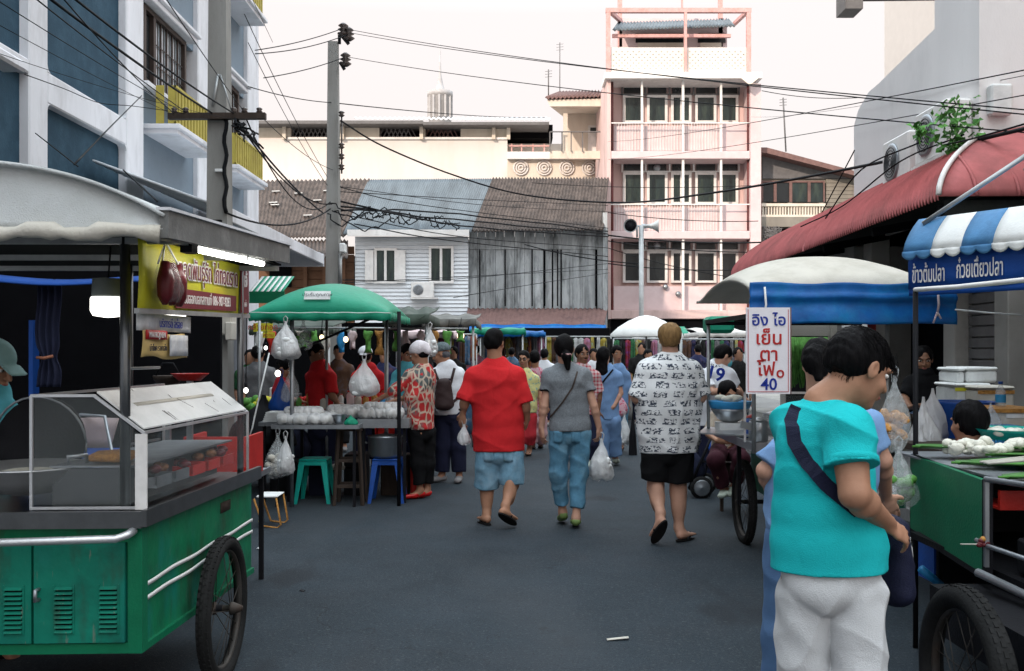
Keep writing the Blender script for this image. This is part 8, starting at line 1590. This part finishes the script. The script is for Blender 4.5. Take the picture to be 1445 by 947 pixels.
# --- seated vendor with bun
person('seated vendor with dark hair bun and dark trousers behind the blue rimmed bowl', 9.4, (1027, 556), (.3, -1, -.3), (1027, 572),
       [(578, 1014, 1040), (590, 1006, 1048), (610, 1006, 1048), (632, 1004, 1050)], [[(1010, 588, 0), (1000, 612, -.1), (1012, 622, -.3), (1022, 622, -.35)], [(1044, 588, 0), (1052, 612, -.1), (1040, 622, -.3), (1030, 622, -.33)]],
       [[(1016, 636, -.02), (1010, 650, -.45), (1022, 690, -.35), (1018, 700, -.48)], [(1038, 636, 0), (1046, 648, -.42), (1036, 685, -.3), (1028, 698, -.42)]], s=.92, b=1., skin='skin_tan', hstyle='bun', top='beige_cloth', bottom='maroon_cloth', pant=1.85, pw=(.095, .07), shoe='shoe_pale', sstyle='shoe', hrand=12, facing=True, pelvis=(1027, 636, .05), seated=True)
m = MB(); m.box(PX(1010, 9.45), PX(1046, 9.45), 9.3, 9.6, .3, .46, bev=.01); m.box(PX(1014, 9.45), PX(1018, 9.45), 9.35, 9.4, .0, .299); m.box(PX(1038, 9.45), PX(1042, 9.45), 9.35, 9.4, .0, .299); tag(m.build('low_seat', MATS['wood_dark']), 'low wooden seat under the vendor with the hair bun', 'stool')
# --- woman in blue behind the turquoise shopper
person('shopper in blue blouse and blue trousers with black tied hair behind the turquoise shirt man', 4.15, (1157, 514, .0), (.35, 1, -.3), (1160, 576),
       [(604, 1138, 1200), (622, 1112, 1222), (645, 1094, 1236), (668, 1088, 1236), (700, 1084, 1230), (745, 1082, 1228)],
       [[(1112, 634, 0), (1080, 664, .0), (1092, 705, .15), (1110, 720, .2), {'sleeve': .75}], [(1222, 600, 0), (1246, 650, -.02), (1250, 700, .2), (1262, 730, .25), {'sleeve': .68, 'n': (0, 1, 0)}]],
       [[(1118, 760, 0), (1112, 900, 0), (1108, 1000, 0), (1108, 1040, .12)], [(1190, 760, 0), (1186, 900, 0), (1182, 1000, 0), (1182, 1040, .12)]], s=.95, b=1.05, skin='skin_fair', hs=.84, hstyle='tied', top='blue_dress', bottom='blue_trouser', pant=1.95, pw=(.12, .105), hrand=13, shoe='sandal_black', fold=.007, vox=.008)
hp = FE['hp']; hf = Field(); hf.ell(hp(-.01, -.10, -.005), (.06, .05, .065), FE['R'], .02); hf.cone(hp(0, -.1, -.02), hp(0, -.12, -.10), .04, .018, k=.02); link('hair_knot', hf.mesh(.006, strands(.004, 140)), MATS['hair_black'], FE['root'])
# --- turquoise man
TY = 3.3
person('shopper in turquoise shirt with navy crossbody strap and pale grey trousers in the right foreground', TY, (1213, 520, .0), (.90, .28, -.42), (1163, 562, -.0),
       [(598, 1124, 1202), (612, 1104, 1216), (630, 1098, 1224), (672, 1096, 1230), (720, 1094, 1238), (765, 1091, 1243), (803, 1090, 1246)],
       [[(1124, 600, .10), (1140, 690, .32), (1205, 735, .42), (1248, 738, .36), {'n': (0, -.3, -1), 'side': 1, 'curl': .5, 'sleeve': .62}],
        [(1196, 606, -.12), (1206, 697, -.20), (1252, 741, -.06), (1283, 759, -.02), {'n': (-.35, .6, -.55), 'side': 1, 'curl': .75, 'sleeve': .56, 'sw': 1.15, 's': .98}]],
       [[(1139, 838, .02), (1134, 975, .05), (1132, 1110, .05), (1150, 1140, .15)], [(1204, 838, -.02), (1215, 975, -.04), (1216, 1110, -.03), (1230, 1140, .1)]],
       s=.98, b=1.08, skin='skin_tan', hstyle='none', top='turquoise', bottom='trouser_grey', pant=1.95, pw=(.100, .082), ar=1.22, vox=.0048, up=(.42, .12, .9), facing=True, collar=0., lat=(.93, -.25, 0), ryf=.72, fold=.008, pfold=.008, sr=.070, nkr=.056, nkk=.03, hs=1.05, hrand=14, pelvis=(1169, 822, 0))
R0 = FE['root']; hp, R = FE['hp'], FE['R']
hf = Field(); hf.ell(hp(0, -.022, .036), (.086, .106, .096), R, .02); hf.ell(hp(0, -.065, .005), (.076, .058, .068), R, .03); hf.ell(hp(0, .125, -.05), (.095, .078, .092), R, .01, 'sub')
for sx in (-1, 1): hf.ell(hp(.09 * sx, .008, -.022), (.026, .026, .042), R, .006, 'sub'); hf.ell(hp(.085 * sx, .05, -.05), (.04, .03, .05), R, .008, 'sub')
hf.cut(hp(0, -.05, -.052), -R[:, 2] - R[:, 1] * .25); hf.cone(hp(0, .06, .085), hp(.02, .104, .04), .018, .006, k=.02)
ho = link('hair', hf.mesh(.0045, strands(.0025, 220, 3)), MATS['hair_black'], R0)
m = MB(); rr = random.Random(9)
HS = surf_of(ho)
for k in range(260):
    a = rr.uniform(-1.3, 1.3); f0 = rr.uniform(-.09, .07); p0 = npv(hp(.09 * math.sin(a), f0, .04 + .09 * math.cos(a))); pts = [p0]
    d = R[:, 1] * rr.uniform(.5, 1) - R[:, 2] * rr.uniform(.1, .8) + R[:, 0] * rr.uniform(-.4, .4)
    for i in range(4): pts.append(pts[-1] + d * .012 - R[:, 2] * .003 * i)
    q = []
    for i, p in enumerate(pts):
        h = HS.find_nearest(V(p)); q.append(h[0] + h[1] * (.001 + .0025 * (i == 4) + .001 * rr.random()))
    m.tube(q, [.0009, .0011, .0011, .0009, .0003], 3)
for k in range(40):
    p0 = npv(hp(rr.uniform(-.05, .05), .075, rr.uniform(.05, .09))); d = R[:, 1] * .9 - R[:, 2] * rr.uniform(.8, 1.6) + R[:, 0] * rr.uniform(-.3, .3); m.tube([p0, p0 + d * .018, p0 + d * .034 - R[:, 2] * .006, p0 + d * .045 - R[:, 2] * .014], [.0012, .001, .0008, .0003], 3)
for k in range(70):   # nape
    sx = rr.uniform(-.06, .06); p0 = npv(hp(sx, -.075 + abs(sx) * .5, rr.uniform(-.05, -.03))); h = HS.find_nearest(V(p0)); q = npv(h[0]); m.tube([q, q - R[:, 2] * .012 - R[:, 1] * .004, q - R[:, 2] * .022], [.001, .0008, .0003], 3)
m.build('hair_strands', MATS['hair_black'], R0)['kind'] = 'stuff'
for jj, oo in FE['sh'][1:]:
    e = jj[0] + (jj[1] - jj[0]) * .56; d = nrm(jj[1] - jj[0]); m = MB(); m.tube([V(e - d * .022), V(e - d * .02), V(e - d * .001), V(e + d * .001)], [.0838, .0856, .0862, .083], 28); m.build('sleeve_cuff', MATS['turquoise'], R0)
so = [c for c in kids(R0) if c.name.startswith('shirt')][0]; SH = surf_of(so)
band([P(1124, 574, TY), P(1113, 594, TY), P(1114, 622, TY), P(1128, 650, TY), P(1150, 677, TY), P(1176, 700, TY), P(1192, 713, TY)], .045, .005, MATS['strap_navy'], R0, surf=SH, sub=4, off=.003)
j, o = FE['sh'][1]; e = j[0] + (j[1] - j[0]) * .62; d = nrm(j[1] - j[0])
hf = Field(); hf.cone(P(1256, 748, TY + .16), P(1262, 830, TY + .16), (.055, .10), (.062, .11), k=.03); link('shoulder_bag', hf.mesh(.008, folds(.004, 40)), MATS['strap_navy'], R0)
m = MB(); m.slab(lambda u, v: tuple(P(1273 + 16 * u - 4 * v, 846 - 88 * v - 12 * u * (1 - v), TY + .25 + .02 * math.sin(u * 7 + v * 5))), 8, 10, .006); tag(m.build('plastic_bag', MATS['bag_white']), 'crumpled whitish plastic bag hanging beyond the navy shoulder bag', 'bag')
m = MB(); m.box(PX(1262, 3.4), PX(1270, 3.4), 3.38, 3.40, PZ(752, 3.4), PZ(744, 3.4)); 
# --- right: seated vendor, child, left vendors
person('vendor in dark shirt seated on the right porch behind the thin post', 9.2, (1303, 508), (-.3, -1, -.2), (1303, 524),
       [(528, 1290, 1316), (540, 1282, 1324), (565, 1284, 1326), (590, 1282, 1330)], [[(1286, 540, 0), (1275, 560, -.05), (1285, 575, -.25), (1292, 572, -.3), {'n': (0, 0, -1)}], [(1320, 540, 0), (1330, 562, -.05), (1315, 572, -.25), (1305, 570, -.3), {'n': (0, 0, -1)}]],
       [[(1296, 592, 0), (1288, 598, -.4), (1288, 640, -.35), (1286, 650, -.48)], [(1316, 592, 0), (1318, 600, -.4), (1318, 640, -.35), (1318, 650, -.48)]], s=.95, b=1., skin='skin_dark', hstyle='tied', top='black_cloth', bottom='blue_trouser', pant=1.9, hrand=15, facing=True, pelvis=(1305, 592, .05), seated=True)
person('child with black hair in red shirt sitting with back to the camera at the right', 5.3, (1366, 597), (-.3, 1, -.1), (1368, 628),
       [(634, 1350, 1392), (648, 1338, 1402), (670, 1336, 1404), (700, 1338, 1402)], [[(1344, 648, 0), (1334, 672, 0), (1340, 700, .1), (1345, 712, .15)], [(1398, 648, 0), (1408, 672, 0), (1402, 700, .1), (1400, 712, .15)]], [[(1356, 712, 0), (1350, 720, .3), (1350, 800, .3), (1350, 820, .4)], [(1386, 712, 0), (1390, 720, .3), (1390, 800, .3), (1390, 820, .4)]],
       s=.82, b=.95, hs=.95, hstyle='fringe', top='red_stripe', bottom='navy_cloth', pant=1.8, hrand=16, pelvis=(1370, 715, 0), seated=True)
SH = surf_of([c for c in kids(FE['root']) if c.name.startswith('shirt')][0]); band([P(1352, 636, 5.1), P(1372, 634, 5.1), P(1392, 640, 5.1)], .03, .004, MATS['white_cotton'], FE['root'], 'collar_stripe', surf=SH)
m = MB(); m.box(PX(1345, 5.4), PX(1395, 5.4), 5.15, 5.5, .4, PZ(728, 5.4)); tag(m.build('box_seat', MATS['wood_dark']), 'dark box seat under the child in red', 'seat')
person('vendor in pale teal cap and teal shirt frying at the far left cart', 4.9, (-9, 517), (.9, -.2, -.35), (-10, 545),
       [(553, -40, 10), (570, -55, 14), (620, -55, 16), (690, -55, 18)], [[(-45, 575, .1), (-50, 640, .0), (-10, 665, -.3), (10, 668, -.35)], [(6, 580, -.05), (10, 645, -.1), (35, 668, -.45), (62, 664, -.55), {'n': (0, 0, -1), 'side': 1, 'sleeve': .9}]], [[(-30, 720, 0), (-30, 850, 0), (-30, 915, 0), (-25, 925, .0)], [(5, 720, 0), (5, 850, 0), (5, 915, 0), (10, 925, 0)]],
       s=.95, b=1., skin='skin_tan', hstyle='none', top='aqua', bottom='navy_cloth', pant=1.9, hrand=17, facing=True, pw=(.11, .09), lat=(.3, -1, 0))
hp, R = FE['hp'], FE['R']; hf = Field(); hf.ell(hp(0, -.018, .045), (.095, .112, .095), R, .02); hf.cut(hp(0, .07, .03), -R[:, 2]); hf.cone(hp(0, .09, .035), hp(0, .15, .012), (.07, .008), (.065, .006), R[:, 0], .01); link('cap', hf.mesh(.007), MATS['teal_cap'], FE['root']); hf = Field(); hf.ell(hp(0, -.05, -.02), (.08, .06, .07), R, .02); link('hair', hf.mesh(.008, strands(.003)), MATS['hair_black'], FE['root'])
person('heavyset vendor in red T-shirt standing behind the left end of the noodle stall', 11.2, (447, 498), (.9, -.5, -.2), (450, 515),
       [(520, 438, 466), (530, 434, 472), (550, 435, 474), (580, 436, 474), (605, 436, 474)], [[(440, 532, .1), (440, 560, .1), (460, 572, .0), (470, 572, -.05)], [(466, 532, -.1), (468, 558, -.15), (478, 570, -.2), (486, 572, -.25), {'n': (0, 0, -1)}]], [[(446, 610, 0), (446, 650, 0), (446, 680, 0), (450, 690, 0)], [(464, 610, 0), (464, 650, 0), (464, 680, 0), (470, 690, 0)]],
       s=.98, b=1.1, skin='skin_dark', hstyle='short', top='red_cotton', bottom='navy_cloth', pant=1.9, hrand=18, facing=True)
person('small vendor in dark red sleeves leaning forward at the far left stall', 11.4, (402, 520), (.9, -.3, -.4), (398, 535),
       [(540, 388, 408), (550, 384, 412), (575, 384, 412), (600, 384, 412)], [[(392, 548, .1), (398, 565, .0), (415, 570, -.1), (422, 572, -.1)], [(406, 548, -.1), (410, 565, -.15), (424, 566, -.2), (432, 568, -.2), {'n': (0, 0, -1)}]], [[(392, 606, 0), (392, 645, 0), (392, 675, 0), (396, 682, 0)], [(406, 606, 0), (406, 645, 0), (406, 675, 0), (410, 682, 0)]],
       s=.85, b=.9, skin='skin_tan', hstyle='short', top='red_stripe', bottom='navy_cloth', pant=1.9, hrand=19, facing=True)
person('vendor in white cap and red T-shirt with back turned behind the hanging white bag', 12.8, (516, 503), (.1, 1, 0), (517, 517),
       [(521, 504, 532), (531, 500, 538), (550, 500, 538), (580, 502, 538)], [[(503, 532, 0), (498, 552, 0), (502, 568, .1), (506, 575, .12)], [(536, 532, 0), (541, 552, 0), (538, 568, .1), (534, 575, .12)]], [[(510, 584, 0), (510, 620, 0), (510, 650, 0), (510, 658, .1)], [(528, 584, 0), (528, 620, 0), (528, 650, 0), (528, 658, .1)]], s=.97, b=1., hstyle='short', top='red_cotton', bottom='navy_cloth', pant=1.9, hrand=20)
hp, R = FE['hp'], FE['R']; hf = Field(); hf.ell(hp(0, -.018, .045), (.095, .112, .095), R, .02); hf.cut(hp(0, .07, .035), -R[:, 2]); hf.cone(hp(0, -.09, .03), hp(0, -.14, .02), (.06, .008), (.055, .006), R[:, 0], .01); link('cap', hf.mesh(.014), MATS['white_cotton'], FE['root'])
person('vendor with black hair in aqua shirt half hidden behind the headscarf woman', 12.2, (575, 500), (.4, -.8, -.2), (573, 515),
       [(519, 562, 588), (530, 557, 592), (555, 557, 592), (580, 558, 590)], [[(560, 531, 0), (555, 552, -.05), (562, 566, -.2), (568, 568, -.25)], [(589, 531, 0), (594, 552, -.05), (588, 566, -.2), (580, 568, -.25)]], [[(567, 584, 0), (567, 625, 0), (567, 658, 0), (567, 668, -.1)], [(583, 584, 0), (583, 625, 0), (583, 658, 0), (583, 668, -.1)]], s=.97, b=1., hstyle='short', top='aqua', bottom='navy_cloth', pant=1.9, hrand=21, facing=True)
# --- people far down the street, each built on its own
far = [(985, 22, 'skin_tan', 'short', 'cloth_navy', 'black_cloth', 'bending shopper with bright shirt far behind the numbered jersey'), (915, 18, 'skin_tan', 'tied', 'cloth_red', 'navy_cloth', 'dark haired woman in red half hidden by the blond man'), (905, 20, 'skin_tan', 'short', 'cloth_black', 'navy_cloth', 'dark figure left of the blond man under the white parasol'), (768, 20, 'skin_tan', 'tied', 'white_cotton', 'navy_cloth', 'far shopper in white between the grey shirt woman and the yellow one'), (838, 19, 'skin_tan', 'short', 'white_cotton', 'black_cloth', 'far shopper in white right of the plaid man'), (700, 19, 'skin_tan', 'short', 'cloth_grey', 'navy_cloth', 'far shopper in grey hidden behind the red shirt man'), (672, 22, 'skin_tan', 'tied', 'cloth_pink', 'navy_cloth', 'far shopper in pink right of the bright bulb'), (1042, 17, 'skin_tan', 'short', 'cloth_black', 'navy_cloth', 'far shopper in black beside the noodle sign'), (542, 16, 'skin_tan', 'short', 'cloth_navy', 'black_cloth', 'far vendor in navy behind the red box table'), (365, 13.2, 'skin_tan', 'short', 'cloth_grey', 'black_cloth', 'dim seated customer in grey at far left of the stalls'), (478, 15, 'skin_tan', 'tied', 'cloth_brown', 'black_cloth', 'far vendor in brown behind the red shirt vendor'), (640, 18, 'skin_tan', 'short', 'cloth_black', 'navy_cloth', 'far figure in black under the grey tarpaulin'), (722, 24, 'skin_tan', 'short', 'cloth_sky_blue', 'navy_cloth', 'far shopper in sky blue behind the yellow shirt woman'), (894, 26, 'skin_tan', 'tied', 'cloth_yellow', 'navy_cloth', 'farthest shopper in yellow left of the white parasol pole'), (352, 15, 'skin_tan', 'short', 'cloth_green', 'black_cloth', 'dim figure in green beyond the cart case')]
for i, (px, Y, sk, hst, tp_, bt, lab) in enumerate(far):
    u = F / Y; hh = random.Random(i).uniform(1.52, 1.68); zy = lambda z: HY - (z - CH) * u; s_ = hh / 1.7; X_ = lambda dx: px + dx * u * s_; rz = (0.3 * math.sin(i * 2.1), -1 if i % 3 else 1, 0)
    person(lab, Y, (X_(0), zy(hh - .12)), rz, (X_(0), zy(hh - .24)), [(zy(hh - .30), X_(-.12), X_(.12)), (zy(hh - .40), X_(-.19), X_(.19)), (zy(hh - .60), X_(-.17), X_(.17)), (zy(hh - .82), X_(-.18), X_(.18))],
           [[(X_(-.18), zy(hh - .36), 0), (X_(-.23), zy(hh - .62), 0), (X_(-.2), zy(hh - .82), -.15), (X_(-.18), zy(hh - .9), -.2)], [(X_(.18), zy(hh - .36), 0), (X_(.23), zy(hh - .62), 0), (X_(.22), zy(hh - .85), -.05), (X_(.22), zy(hh - .93), -.08)]],
           [[(X_(-.08), zy(hh - .84), 0), (X_(-.09), zy(.47), 0), (X_(-.09), zy(.08), .1), (X_(-.09), zy(.02), -.02)], [(X_(.08), zy(hh - .84), 0), (X_(.09), zy(.47), -.05), (X_(.09), zy(.08), -.1), (X_(.09), zy(.02), -.25)]], s=s_, skin=sk, hstyle=hst, top=tp_, bottom=bt, pant=1.9, vox=.022, sstyle='shoe', shoe='shoe_grey', hrand=30 + i, facing=False)

def pocket(root, garment, cxs, py, Y, w_, h_, mat):
    G_ = surf_of([c for c in kids(root) if c.name.startswith(garment)][0])
    for cx_ in cxs:
        def fn(u, v):
            q = P(cx_ + (u - .5) * w_, py + v * h_ + (2.0 * (1 - abs(2 * u - 1)) if v > .9 else 0), Y - .5); hh = G_.ray_cast(q, V((0, 1, 0))); return tuple((hh[0] if hh[0] is not None else q + V((0, .5, 0))) + V((0, -.005, 0)))
        part('back_pocket', mat, root, lambda m: m.slab(fn, 6, 5, .006))
for lab_, gar, cxs, py, Y, w_, h_, mat in (('man in plain red', 'shorts', (688, 717), 641, 8.65, 14, 17, 'denim_light'), ('woman in grey', 'trousers', (791, 817), 614, 8.5, 13, 17, 'denim_mid')):
    r_ = [o for o in bpy.data.objects if o.get('label', '').startswith(lab_)][0]; pocket(r_, gar, cxs, py, Y, w_, h_, mat)
